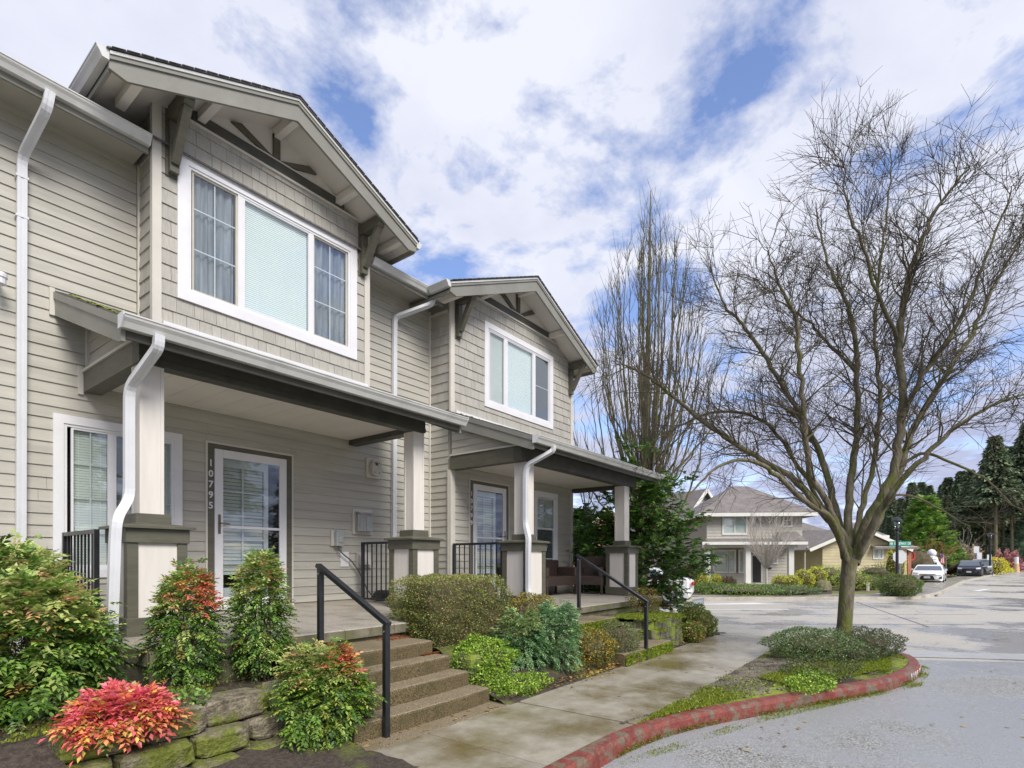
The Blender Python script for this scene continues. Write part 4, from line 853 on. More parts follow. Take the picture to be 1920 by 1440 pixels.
sheet('corner_bed', [(10.6, 3.7), (12.0, 4.1), (15.2, 5.6), (17.4, 7.8), (18.4, 12), (18.4, 26), (12, 26), (12, 7.0), (10.6, 7.0)], -.05, 'mulch')
hgrid('raised_bed', lambda X, Y: (Y > 3.64 + np.clip(X - 10, 0, 1) * .5) & (Y < 4.84) & (X < 10.5), 8.64, 10.6, 3.6, 4.9, .06, lambda X, Y: .50 - .015 * (X - 8.6), 'moss_soil')
# fluffy moss mounds on the raised bed edge and beds
BRIGHT = ((.11, .16, .01), (.32, .37, .035))
fuzz('moss', BRIGHT, [((8.66, 3.66, .50), (10.1, 3.66, .49), (10.4, 4.4, .49), (8.66, 4.5, .50))], 11000, .03).name = 'moss_cushion'
tag(COL.objects['moss_cushion'], 'bright green moss topping the block retaining wall', 'moss')
fz = fuzz('moss_carpet', ((.10, .15, .01), (.30, .34, .03)), [((-1, 4.75, .43), (2.75, 4.8, .45), (2.75, 5.0, .45), (-1, 5.0, .45)), ((-1, 5, .43), (1.7, 5, .43), (1.7, 6, .43), (-1, 6, .43)), ((.2, 4.2, .43), (1.9, 4.42, .43), (2.2, 4.8, .44), (.2, 4.7, .43))], 22000, .018); tag(fz, 'olive green moss carpet on the soil left of the steps', 'moss')
fz = fuzz('moss_carpet', BRIGHT, [((5.0, 2.03, .03), (7, 1.18, .05), (7.2, 2.1, .05), (4.6, 2.11, .02)), ((7, 1.15, .05), (9.2, .4, .05), (9.6, 1.1, .07), (7.2, 1.7, .06)), ((8.7, .42, .04), (10.9, .5, .03), (11, 1.0, .05), (9, 1.1, .07))], 42000, .022); tag(fz, 'yellow green moss and low leaves in the kerbside bed', 'moss')
fz = fuzz('moss_carpet', BRIGHT, [((4.95, 2.02, .03), (6.2, 1.6, .04), (6.6, 2.1, .03), (4.95, 2.11, .02)), ((10.1, .3, .03), (11.2, .7, .03), (11.1, 1.2, .04), (10.2, .6, .04))], 16000, .02); tag(fz, 'thin bright moss edging the walk and the inside of the kerb tip', 'moss')
fz = fuzz('moss_face', ((.07, .11, .01), (.24, .30, .03)), [((kp[i].x, kp[i].y - .004, -.12), (kp[i + 1].x, kp[i + 1].y - .004, -.12), (kp[i + 1].x, kp[i + 1].y - .002, -.075), (kp[i].x, kp[i].y - .002, -.075)) for i in range(12, len(kp) - 12)], 5200, .014); tag(fz, 'moss film low on the face of the red kerb', 'moss')
fz = fuzz('moss_fringe', BRIGHT, [((4.0, 1.90, -.119), (6, 1.30, -.119), (6, 1.43, -.11), (4, 2.0, -.11)), ((6, 1.30, -.119), (8.8, .12, -.119), (8.8, .24, -.11), (6, 1.43, -.11)), ((8.8, .10, -.119), (10.3, -.02, -.119), (10.3, .12, -.11), (8.8, .24, -.11)), ((10.3, -.02, -.119), (11.5, .5, -.119), (11.2, .5, -.11), (10.3, .13, -.11))], 8500, .013); tag(fz, 'thin moss fringe on asphalt at the foot of the red kerb', 'moss')

# block retaining wall beside the far steps
bw = thing('block_wall', 'low curved retaining wall of dark mossy concrete blocks', 'retaining wall', (9.2, 3.8, 0))
bp = smooth_pts([(8.68, 4.1, 0), (8.72, 3.70, 0), (9.3, 3.60, 0), (10.0, 3.66, 0), (10.38, 3.88, 0), (10.52, 4.35, 0), (10.6, 5.2, 0)], 12)
for row in range(3):
    s = .09 * (row % 2); last = None; acc = 0
    for i in range(len(bp) - 1):
        acc += (bp[i + 1] - bp[i]).length
        if acc > .19:
            acc = 0; d = (bp[i + 1] - bp[i]).normalized(); n = Vector((d.y, -d.x, 0)); c = bp[i] + d * s - n * .03 * row + Vector((0, 0, .02 + .16 * row)); hw = .09
            f = [c - d * hw + n * .0, c - d * hw * .75 + n * .05, c + d * hw * .75 + n * random.uniform(.04, .06), c + d * hw, c + d * hw - n * .15, c - d * hw - n * .15]
            MB().prism([tuple(q) for q in f], (0, 0, .155)).build('block', 'block', bw)
fuzz('moss', BRIGHT, [((8.75, 3.56, .16 * r + .14), (10.1, 3.58, .16 * r + .14), (10.1, 3.66, .16 * r + .19), (8.75, 3.64, .16 * r + .19)) for r in range(3)] + [((8.75, 3.58, .0), (10.0, 3.60, .0), (10.0, 3.61, .12), (8.75, 3.59, .12))], 5200, .024, bw)

# rough stone edging left of the steps
def rock(c, s, seed, name, par, mat='stone', e=.35):
    r = random.Random(seed); V = []; F = []; nu, nv = 10, 7
    for j in range(nv + 1):
        ph = -math.pi / 2 + math.pi * j / nv
        for i in range(nu):
            th = 2 * math.pi * i / nu
            cx = math.copysign(abs(math.cos(th)) ** e, math.cos(th)) * abs(math.cos(ph)) ** e; cy = math.copysign(abs(math.sin(th)) ** e, math.sin(th)) * abs(math.cos(ph)) ** e; cz = math.copysign(abs(math.sin(ph)) ** e, math.sin(ph))
            k = 1 + r.uniform(-.07, .07); V.append((c[0] + cx * s[0] * k, c[1] + cy * s[1] * k, c[2] + cz * s[2] * k))
    for j in range(nv):
        for i in range(nu): i2 = (i + 1) % nu; F.append((j * nu + i, j * nu + i2, (j + 1) * nu + i2, (j + 1) * nu + i))
    return MB().add(V, F).build(name, mat, par, smooth=False)
sw_ = thing('stone_edging', 'two courses of rough mossy stone blocks holding the soil left of the steps', 'stone wall', (1.9, 4.2, 0))
x = 2.74; k = 0
while x > -2.5:
    w = (.42, .50, .46)[k % 3]
    if x < 1.3: break
    rock((x - w / 2, 4.33 - (2.74 - x) * .12 + .02 * (k % 2), .375), (w / 2 - .003, .17, .095), 50 + k, 'stone', sw_); x -= w; k += 1
x = 2.6
while x > -2.5:
    w = (.46, .5, .42)[k % 3]
    if x < 1.2: break
    rock((x - w / 2, 4.22 - (2.74 - x) * .12, .20), (w / 2 - .003, .16, .085), 90 + k, 'stone', sw_); x -= w; k += 1
x = 2.7
while x > -2.5:
    w = (.34, .38)[k % 2]
    if x < 1.1: break
    rock((x - w / 2, 4.13 - (2.74 - x) * .12, .05), (w / 2 - .003, .16, .07), 120 + k, 'stone', sw_); x -= w; k += 1
rock((4.62, 4.12, .33), (.09, .13, .12), 7, 'edging_block', None, 'block'); tag(COL.objects['edging_block'], 'dark concrete block at the right end of the near steps', 'block')
# gravel in the strip
V = []; F = []
for i in range(5600):
    x = random.uniform(4.6, 8.9); y = random.uniform(kerb_y(x) + .12, 2.1)
    if random.random() < .8: y = random.uniform(1.5, 2.1)
    if y < kerb_y(x) + .1: continue
    r = random.uniform(.009, .026); o = len(V); zc = float(strip_z(np.array(x), np.array(y))) + .008
    for a in range(5): t = a * 1.257 + random.random() * .7; V.append((x + r * math.cos(t), y + r * math.sin(t), zc + random.uniform(-.006, .006)))
    V.append((x, y, zc + r * .6)); F += [(o + a, o + (a + 1) % 5, o + 5) for a in range(5)]
g = MB().add(V, F).build('gravel', 'gravel', None, kind='stuff'); tag(g, 'grey gravel between the walk and the moss', 'gravel')
# fallen leaves and bark crumbs
def litter(name, areas, n, s, label, cat='leaves', cols=((.25, .12, .04), (.55, .42, .18))):
    P = []
    for i in range(n):
        x0, x1, y0, y1, z = random.choice(areas); P.append((random.uniform(x0, x1), random.uniform(y0, y1), z(0) if callable(z) else z))
    P = np.array(P); n = len(P); th = rng.uniform(0, 6.28, n); A = np.stack([np.cos(th), np.sin(th), rng.uniform(-.1, .3, n)], 1); S = np.stack([-np.sin(th), np.cos(th), rng.uniform(-.3, .3, n)], 1)
    L = s * rng.uniform(.5, 1.3, (n, 1)); V = np.stack([P, P + A * L * .5 + S * L * .35 + [0, 0, .006], P + A * L, P + A * L * .5 - S * L * .35 + [0, 0, .006]], 1).reshape(-1, 3)
    c = np.array(cols[0]) + (np.array(cols[1]) - np.array(cols[0])) * rng.random((n, 1)); C = np.repeat(c, 4, 0); F = np.arange(4 * n).reshape(-1, 4)
    o = npmesh(name, V, F, 'leaf', None, C, kind='stuff'); tag(o, label, cat); return o
litter('fallen_leaves', [(4.6, 11.2, 2.15, 3.45, .004), (4.5, 11, -3, .1, -.118), (4, 9, 1, 1.3, -.115), (2.8, 4.5, 3.5, 3.8, .006), (5.2, 7.6, 3.3, 3.6, .01)], 190, .05, 'scattered brown fallen leaves on the walk and asphalt')
litter('leaf_crumbs', [(5.0, 7.3, 3.42, 3.85, .05), (6.0, 7.2, 3.42, 3.8, .04), (8.9, 11.5, 3.5, 3.8, .03)], 420, .05, 'orange and brown leaves under the middle shrubs', cols=((.45, .22, .03), (.75, .5, .12)))
litter('leaf_drift', [(4.0, 4.4, 4.78, 5.0, .61), (4.2, 4.45, 4.42, 4.46, .46)], 350, .025, 'rust red leaf crumbs on the right side of the top steps', cols=((.25, .05, .01), (.42, .14, .03)))
litter('bark_crumbs', [(-1, 2.75, 4.35, 5.0, .46), (-1, 1.7, 4.4, 6, .46), (4.5, 7.1, 3.5, 3.7, .06)], 2600, .028, 'dark bark crumbs on the soil left of the steps', 'mulch', cols=((.05, .035, .025), (.2, .15, .1)))
# ------------------------------------------------------------------ foliage kit
def leafset(P, A, Nn, L, Wd, C, fold=.25):
    """each leaf: a folded diamond.  P base, A axis, Nn normal, L length, Wd half width"""
    A = A / np.linalg.norm(A, axis=1)[:, None]; S = np.cross(A, Nn); S /= np.linalg.norm(S, axis=1)[:, None] + 1e-9; Nn = np.cross(S, A)
    mid = P + A * L * .45
    V = np.stack([P, mid + S * Wd + Nn * Wd * fold, P + A * L - Nn * L * .12, mid - S * Wd + Nn * Wd * fold], 1).reshape(-1, 3)
    k = len(P); b = np.arange(k)[:, None] * 4
    F = np.concatenate([b + [0, 2, 1], b + [0, 3, 2]], 1).reshape(-1, 3)
    return V, F, np.repeat(C, 4, 0)
def pick(cols, n):
    c = np.array([x[0] for x in cols]) * 1.18; w = np.array([x[1] for x in cols], float); i = rng.choice(len(c), n, p=w / w.sum())
    return np.clip(c[i] * rng.uniform(.75, 1.25, (n, 1)) + rng.normal(0, .008, (n, 3)), .003, .95)
G1 = [((.07, .15, .022), 4), ((.13, .24, .04), 5), ((.22, .34, .07), 3.5), ((.33, .40, .11), 2.4), ((.045, .10, .025), 2.5), ((.36, .24, .08), .5)]
G1t = [((.26, .38, .09), 4), ((.40, .46, .15), 3), ((.50, .43, .18), 1.4), ((.52, .30, .15), .9)]
REDT = [((.60, .13, .10), 4), ((.62, .26, .10), 3), ((.5, .34, .1), 2), ((.2, .28, .06), 2)]
def nandina(name, label, cat, base, rx, ry, h, nfr, leafL=.038, cols=G1, top=G1t, red=None, rednum=0, group=None, bottom=.12, spread=.25, lump=None, leaflets=11):
    """a shrub of pinnate fronds: each frond a rachis with paired pointed leaflets"""
    t = thing(name, label, cat, base, group); bx, by, bz = base
    u = rng.uniform(-1, 1, nfr); th = rng.uniform(0, 2 * np.pi, nfr); nfr = int(nfr * 1.9); u = rng.uniform(-1, 1, nfr); th = rng.uniform(0, 2 * np.pi, nfr); rr = rng.random(nfr) ** .27
    zz = bottom + (1 - bottom) * rng.beta(1.25, 1.0, nfr)
    prof = np.sin(np.clip(zz, 0, 1) ** .8 * np.pi * .93 + .1) ** .42
    lum = 1 + .16 * np.sin(th * 3 + zz * 7 + bx * 5) + .1 * np.sin(th * 5 - zz * 13)
    P = np.stack([bx + rx * rr * prof * lum * np.cos(th), by + ry * rr * prof * lum * np.sin(th), bz + h * zz * (1 + .07 * np.sin(th * 2 + by))], 1)
    ext = rng.random(nfr) < .05; P[ext] = (P[ext] - [bx, by, bz + h * .5]) * 1.16 + [bx, by, bz + h * .5]
    out = np.stack([np.cos(th) * rr, np.sin(th) * rr, (zz - .45) * 1.3 + rng.normal(0, .25, nfr)], 1) + rng.normal(0, .3, (nfr, 3))
    out /= np.linalg.norm(out, axis=1)[:, None]
    V = []; F = []; C = []; o = 0
    isred = np.zeros(nfr, bool)
    if red is not None:
        d = np.linalg.norm((P - np.array(red[:3])) / np.array([1, 1, 1]), axis=1); isred = d + rng.normal(0, red[3] * .25, nfr) < red[3]
    ctop = (zz > .72) & (rng.random(nfr) < .75)
    fl = leafL * rng.uniform(2.2, 3.6, nfr)
    side = np.cross(out, np.array([0, 0, 1.0])); side /= np.linalg.norm(side, axis=1)[:, None] + 1e-6; nrm = np.cross(side, out)
    frc = pick(cols, nfr); ft = pick(top, nfr); fr = pick(REDT, nfr)
    base_c = np.where(isred[:, None], fr,  np.where(ctop[:, None], ft, frc))
    for k in range(leaflets):
        s = (k // 2 + 1) / (leaflets // 2 + 1); sg = (-1 if k % 2 else 1); last = k == leaflets - 1
        p = P + out * (fl * s)[:, None] - np.array([0, 0, 1]) * (fl * s * s * .35)[:, None]
        a = out * (.55 if not last else 1) + side * (0 if last else sg) * .9 + np.array([0, 0, -.25]) + rng.normal(0, .18, (nfr, 3))
        L = leafL * rng.uniform(.6, 1.4, (nfr, 1)); v, f, c = leafset(p, a, nrm + rng.normal(0, .25, (nfr, 3)), L, L * .235, np.clip(base_c * rng.uniform(.8, 1.2, (nfr, 1)), 0, 1))
        V.append(v); F.append(f + o); C.append(c); o += len(v)
    npmesh('foliage', np.concatenate(V), np.concatenate(F), 'leaf', t, np.concatenate(C), kind='stuff')
    m = MB(); n = 16
    for i in range(n):
        a = random.uniform(0, 6.28); r = random.uniform(.0, .5); q = random.uniform(.55, .85)
        m.tube([(bx + .06 * math.cos(a), by + .06 * math.sin(a), bz - .05), (bx + rx * r * .5 * math.cos(a), by + ry * r * .5 * math.sin(a), bz + h * q * .5), (bx + rx * r * math.cos(a), by + ry * r * math.sin(a), bz + h * q)], [.007, .005, .003], 5)
    m.build('stem', 'stem', t); return t
def leafy(name, label, cat, base, shape, n, L, cols, group=None, top=None, wr=.28, mat='leaf', core=None, par_stems=6, upright=.3, inner=.35, boxy=1.0, tipz=.7, fold=.25, bottom=0.0):
    """dense small-leaved shrub; shape=(rx,ry,h) superellipsoid of exponent boxy"""
    t = thing(name, label, cat, base, group); bx, by, bz = base; rx, ry, h = shape
    d = rng.normal(0, 1, (n, 3)); d /= np.linalg.norm(d, axis=1)[:, None]
    e = (np.abs(d) ** (2 * boxy)).sum(1) ** (1 / (2 * boxy)); q = d / e[:, None]
    la = .02 if boxy > 1.8 else .09; lum = 1 + la * np.sin(d[:, 0] * 7 + bx * 3) + la * np.sin(d[:, 1] * 8 + d[:, 2] * 6) + .03 * np.sin(d[:, 2] * 17 + d[:, 0] * 13)
    r = np.where(rng.random(n) < inner, rng.uniform(.6, 1, n), rng.uniform(.93, 1.03, n)) * lum
    P = np.array([bx, by, bz + h / 2]) + q * r[:, None] * np.array([rx, ry, h / 2]); keep = P[:, 2] > bz + bottom * h; P = P[keep]; d = d[keep]; n = len(P)
    A = d * .8 + rng.normal(0, .6, (n, 3)) + np.array([0, 0, upright]); N2 = d + rng.normal(0, .5, (n, 3))
    z = (P[:, 2] - bz) / h; C = pick(cols, n)
    if top is not None: ct = pick(top, n); m_ = (z > tipz) & (rng.random(n) < .6); C[m_] = ct[m_]
    Ls = L * rng.uniform(.6, 1.3, (n, 1)); V, F, C = leafset(P, A, N2, Ls, Ls * wr, C, fold)
    npmesh('foliage', V, F, mat, t, C, kind='stuff')
    m = MB()
    for i in range(par_stems):
        a = random.uniform(0, 6.28); r = random.uniform(.2, .6)
        m.tube([(bx, by, bz - .05), (bx + rx * r * .4 * math.cos(a), by + ry * r * .4 * math.sin(a), bz + h * .35), (bx + rx * r * math.cos(a), by + ry * r * math.sin(a), bz + h * .75)], [.015, .01, .004], 5)
    m.build('stem', 'stem', t)
    if core:
        V = []; F = []; nu, nv = 12, 8
        for j in range(nv + 1):
            ph = -math.pi / 2 + math.pi * j / nv
            for i in range(nu):
                th = 2 * math.pi * i / nu; dd = np.array([math.cos(th) * math.cos(ph), math.sin(th) * math.cos(ph), math.sin(ph)]); ee = (np.abs(dd) ** (2 * boxy)).sum() ** (1 / (2 * boxy)); qq = dd / ee * core * random.uniform(.9, 1.05)
                V.append((bx + qq[0] * rx, by + qq[1] * ry, max(bz + h / 2 + qq[2] * h / 2, bz + bottom * h)))
        for j in range(nv):
            for i in range(nu): i2 = (i + 1) % nu; F.append((j * nu + i, j * nu + i2, (j + 1) * nu + i2, (j + 1) * nu + i))
        MB().add(V, F).build('twig_mass', 'stem', t)
    return t
# near nandinas
nandina('nandina_bush', 'largest green nandina bush at the far left in front of the wall', 'shrub', (1.0, 4.98, .42), .43, .38, .88, 1000, .045)
nandina('nandina_bush', 'tall back nandina with olive tips behind the big left bush', 'shrub', (.98, 5.75, .42), .62, .38, 1.12, 800, .042, bottom=.4)
nandina('nandina_bush', 'slim nandina with a scarlet top in front of the left pier', 'shrub', (2.04, 5.0, .43), .225, .21, .94, 640, .034, red=(2.12, 4.85, 1.22, .15))
nandina('nandina_bush', 'slim all-green nandina column before the glazed door', 'shrub', (2.62, 4.86, .43), .195, .19, 1.06, 620, .034)
nandina('nandina_bush', 'low yellow green nandina with red sprigs at the foot of the handrail', 'shrub', (2.64, 3.93, .03), .31, .28, .72, 760, .036, red=(2.72, 3.75, .70, .12), cols=[((.12, .22, .03), 4), ((.2, .3, .05), 4), ((.06, .13, .03), 3), ((.33, .38, .08), 2)])
nandina('nandina_bush', 'dwarf bright pink and red nandina low in the front left', 'shrub', (1.30, 4.12, .38), .23, .18, .23, 430, .042, cols=[((.66, .13, .13), 5), ((.68, .26, .10), 3), ((.62, .46, .10), 2.2), ((.44, .08, .06), 1.8), ((.20, .28, .06), 1)], top=[((.72, .16, .20), 4), ((.66, .17, .14), 3)], bottom=.3)
nandina('nandina_bush', 'bright lime nandina cut off by the left edge', 'shrub', (.42, 4.75, .42), .24, .3, .42, 420, .042, cols=[((.16, .32, .03), 4), ((.25, .42, .05), 3), ((.08, .2, .03), 2)], top=[((.3, .48, .06), 3)])
leafy('seedling_patch', 'small pale green seedlings beside the pink nandina', 'plant', (1.74, 4.30, .42), (.17, .12, .14), 420, .03, [((.14, .26, .05), 3), ((.24, .36, .09), 2)], wr=.35)
# clipped hedge
HC = [((.10, .14, .03), 5), ((.16, .21, .045), 5), ((.26, .27, .07), 3), ((.33, .21, .07), 1.4), ((.42, .27, .07), .7), ((.06, .085, .02), 2.5)]
HT = [((.32, .35, .11), 5), ((.33, .24, .10), 2), ((.18, .22, .05), 3)]
leafy('clipped_hedge', 'boxy clipped green and bronze hedge between the two porches', 'hedge', (5.18, 4.93, .36), (.68, .52, .92), 52000, .020, HC, top=HT, wr=.32, core=.95, boxy=3.6, tipz=.93, inner=.25)
leafy('clipped_hedge', 'small yellow bronze clipped bush under the second downspout', 'hedge', (6.75, 4.75, .42), (.42, .34, .55), 7000, .026, [((.22, .20, .04), 4), ((.36, .28, .04), 3), ((.12, .13, .03), 3), ((.3, .14, .05), 1)], wr=.32, core=.8, boxy=1.3)
BL = [((.09, .19, .07), 4), ((.16, .29, .12), 4), ((.26, .40, .18), 3), ((.05, .11, .045), 2)]
nandina('feathery_nandina', 'left of the pair of feathery blue green nandinas right of the hedge', 'shrub', (5.48, 4.02, .08), .29, .27, .74, 820, .027, cols=BL, top=[((.24, .33, .12), 3), ((.30, .30, .12), 1)], group=None)
nandina('feathery_nandina', 'right and bluer of the two feathery nandinas by the walk', 'shrub', (5.98, 3.84, .06), .32, .28, .84, 900, .027, cols=BL, top=[((.20, .34, .17), 4), ((.28, .40, .2), 2)])
LIME = [((.17, .30, .03), 4), ((.28, .42, .05), 4), ((.38, .48, .07), 2), ((.08, .17, .02), 2)]
leafy('lime_spirea', 'bright lime ground shrub spilling beside the near steps', 'shrub', (4.95, 4.18, .08), (.42, .36, .50), 11000, .026, LIME, wr=.35, core=.7)
leafy('lime_groundcover', 'low bright lime mat at the edge of the walk', 'ground cover', (5.05, 3.74, -.04), (.50, .24, .22), 5600, .024, LIME, wr=.4)
leafy('lime_groundcover', 'bright lime sprigs hugging the side of the lower steps', 'ground cover', (4.74, 3.93, -.02), (.22, .26, .32), 3600, .024, LIME, wr=.4)
leafy('orange_spirea', 'low shrub with yellow orange leaves beside the walk', 'shrub', (6.72, 3.72, .03), (.42, .30, .50), 5200, .026, [((.12, .14, .03), 4), ((.30, .24, .04), 3), ((.5, .3, .03), 1.5), ((.07, .08, .02), 2)], wr=.32, core=.6)
leafy('box_ball', 'rounded grey green bush at the foot of the far handrail', 'shrub', (7.42, 3.66, .0), (.33, .27, .58), 7500, .021, [((.10, .14, .05), 4), ((.16, .20, .09), 4), ((.24, .26, .12), 2), ((.18, .12, .04), 1)], wr=.3, core=.8, boxy=1.15)
leafy('round_bush', 'upper round yellow green bush by the corner of the walk', 'shrub', (11.5, 3.95, .0), (.32, .3, .60), 4200, .03, [((.14, .20, .03), 4), ((.28, .32, .05), 3), ((.08, .12, .02), 3)], wr=.32, core=.8)
leafy('round_bush', 'lower round bush in front of the yellow green one by the walk corner', 'shrub', (11.0, 3.62, -.02), (.30, .28, .50), 4000, .03, [((.13, .2, .03), 4), ((.3, .32, .05), 3), ((.07, .11, .02), 3), ((.45, .25, .06), .6)], wr=.32, core=.8)
leafy('orange_nandina', 'small loose shrub with salmon leaves left of the round bushes', 'shrub', (10.05, 3.46, .0), (.25, .18, .36), 2400, .036, [((.12, .2, .03), 4), ((.3, .33, .06), 2), ((.5, .24, .08), 1.4), ((.07, .11, .02), 3)], wr=.28, core=.6)
leafy('bronze_bush', 'small airy bronze bush on the mossy raised bed behind the handrail', 'shrub', (9.9, 4.35, .47), (.34, .3, .5), 2300, .03, [((.12, .13, .02), 4), ((.22, .2, .03), 3), ((.15, .06, .03), 3)], wr=.3, core=.45, bottom=.2)
# junipers round the tree
JU = [((.08, .14, .05), 4), ((.13, .20, .07), 4), ((.20, .27, .10), 3), ((.13, .09, .05), 1.2)]
leafy('low_cotoneaster', 'green low spreading shrub left of the street tree trunk', 'shrub', (9.45, 1.42, .0), (.85, .62, .44), 13000, .026, JU, wr=.3, core=.6)
leafy('low_cotoneaster', 'duller low shrub right of the street tree trunk', 'shrub', (10.35, .80, .0), (.78, .48, .40), 9500, .024, [((.07, .10, .045), 4), ((.11, .14, .07), 4), ((.13, .10, .07), 2)], wr=.3, core=.6)
leafy('sprawling_groundcover', 'sparse dark creeping plant in front of the tree bed shrubs', 'ground cover', (8.3, 1.15, .02), (.95, .42, .16), 3600, .026, [((.06, .09, .03), 4), ((.13, .18, .04), 3), ((.09, .07, .05), 2)], wr=.3)
leafy('low_cotoneaster', 'dark middle shrub between the trunk and the kerb', 'shrub', (9.55, .95, .0), (.6, .35, .30), 6000, .024, [((.08, .12, .05), 4), ((.13, .17, .07), 4), ((.15, .11, .07), 1.5)], wr=.3, core=.6)
leafy('lime_moss_plant', 'bright lime creeping plant at the middle of the red kerb', 'ground cover', (7.35, 1.12, .0), (.62, .24, .13), 3000, .022, LIME, wr=.45)
leafy('kerb_corner_mound', 'rounded green juniper mound on the far street corner', 'shrub', DL(23.6, 16.6, -.05), (1.05, .8, .95), 9000, .06, [((.10, .16, .03), 4), ((.18, .25, .06), 4), ((.06, .1, .02), 3)], wr=.2, core=.85)
# ------------------------------------------------------------------ bare trees
def rotv(v, k, a): return v * math.cos(a) + k.cross(v) * math.sin(a) + k * k.dot(v) * (1 - math.cos(a))
def perp(v):
    q = Vector((random.gauss(0, 1), random.gauss(0, 1), random.gauss(0, 1))); q = q - v * q.dot(v); return q.normalized()
class Tubes:
    def __init__(s): s.V = []; s.F = []; s.n = 0
    def add(s, pts, rs, k):
        m = len(pts); P = np.array(pts); T = np.gradient(P, axis=0); T /= np.linalg.norm(T, axis=1)[:, None] + 1e-9
        ref = np.array([.31, .17, .94]) if abs(T[0, 2]) < .9 else np.array([1., .1, 0])
        A = np.cross(T, ref); A /= np.linalg.norm(A, axis=1)[:, None] + 1e-9; B = np.cross(T, A)
        th = np.arange(k) * 2 * np.pi / k
        R = P[:, None, :] + (A[:, None, :] * np.cos(th)[None, :, None] + B[:, None, :] * np.sin(th)[None, :, None]) * np.array(rs)[:, None, None]
        s.V.append(R.reshape(-1, 3)); i = np.arange(m - 1)[:, None] * k; j = np.arange(k)[None, :]; j2 = (j + 1) % k
        s.F.append((np.stack([i + j, i + j2, i + k + j2, i + k + j], -1).reshape(-1, 4)) + s.n); s.n += m * k
    def build(s, name, mat, par, kind=None, smooth=True): return npmesh(name, np.concatenate(s.V), np.concatenate(s.F), mat, par, kind=kind, smooth=smooth)
def wander(p, d, L, n, wob, up, droop=0):
    pts = [p.copy()]; d = d.normalized()
    for i in range(n):
        d = (d + perp(d) * random.gauss(0, wob) + Vector((0, 0, up - droop * i / n))).normalized(); pts.append(pts[-1] + d * (L / n))
    return pts
def catmull(pts, n=6):
    out = []
    for i in range(len(pts) - 1):
        p0 = pts[max(i - 1, 0)]; p1 = pts[i]; p2 = pts[i + 1]; p3 = pts[min(i + 2, len(pts) - 1)]
        for k in range(n):
            t = k / n; out.append(.5 * ((2 * p1) + (-p0 + p2) * t + (2 * p0 - 5 * p1 + 4 * p2 - p3) * t * t + (-p0 + 3 * p1 - 3 * p2 + p3) * t ** 3))
    out.append(pts[-1]); return out
def sprout(limb, r0, r1, br, tw, dens, L1, L2, L3, upv=.06, tmin=.15, keep=None, wob=.16):
    """second, third and fourth order shoots along one limb"""
    n = len(limb); tot = sum((limb[i + 1] - limb[i]).length for i in range(n - 1))
    for q in range(int(tot * dens)):
        t = tmin + (1 - tmin) * random.random(); i = min(int(t * (n - 1)), n - 2); p = limb[i].lerp(limb[i + 1], random.random()); d = (limb[i + 1] - limb[i]).normalized()
        if p.z < 3.3 and random.random() < .8: continue
        r = (r0 + (r1 - r0) * t) * random.uniform(.3, .5); ang = random.uniform(.45, .95); d2 = rotv(d, perp(d), ang)
        L = L1 * random.uniform(.5, 1.2) * (1.15 - .55 * t); m = 7; s = wander(p, d2, L, m, wob, upv); r = max(min(r, .017), .0055)
        br.add(s, np.linspace(r, .0035, m + 1), 4)
        for w in range(int(L * L2)):
            j = random.randint(1, m - 1); dd = (s[j + 1] - s[j]).normalized(); d3 = rotv(dd, perp(dd), random.uniform(.4, 1.0)); l3 = random.uniform(.35, .9) * (1.2 - j / m * .5)
            u = wander(s[j], d3, l3, 5, wob, upv * .8); tw.add(u, np.linspace(.0048, .0020, 6), 3)
            for x in range(int(l3 * L3)):
                jj = random.randint(1, 4); de = (u[jj + 1] - u[jj]).normalized(); v = wander(u[jj], rotv(de, perp(de), random.uniform(.4, .9)), random.uniform(.12, .38), 3, .15, upv)
                tw.add(v, np.linspace(.003, .0016, 4), 3)
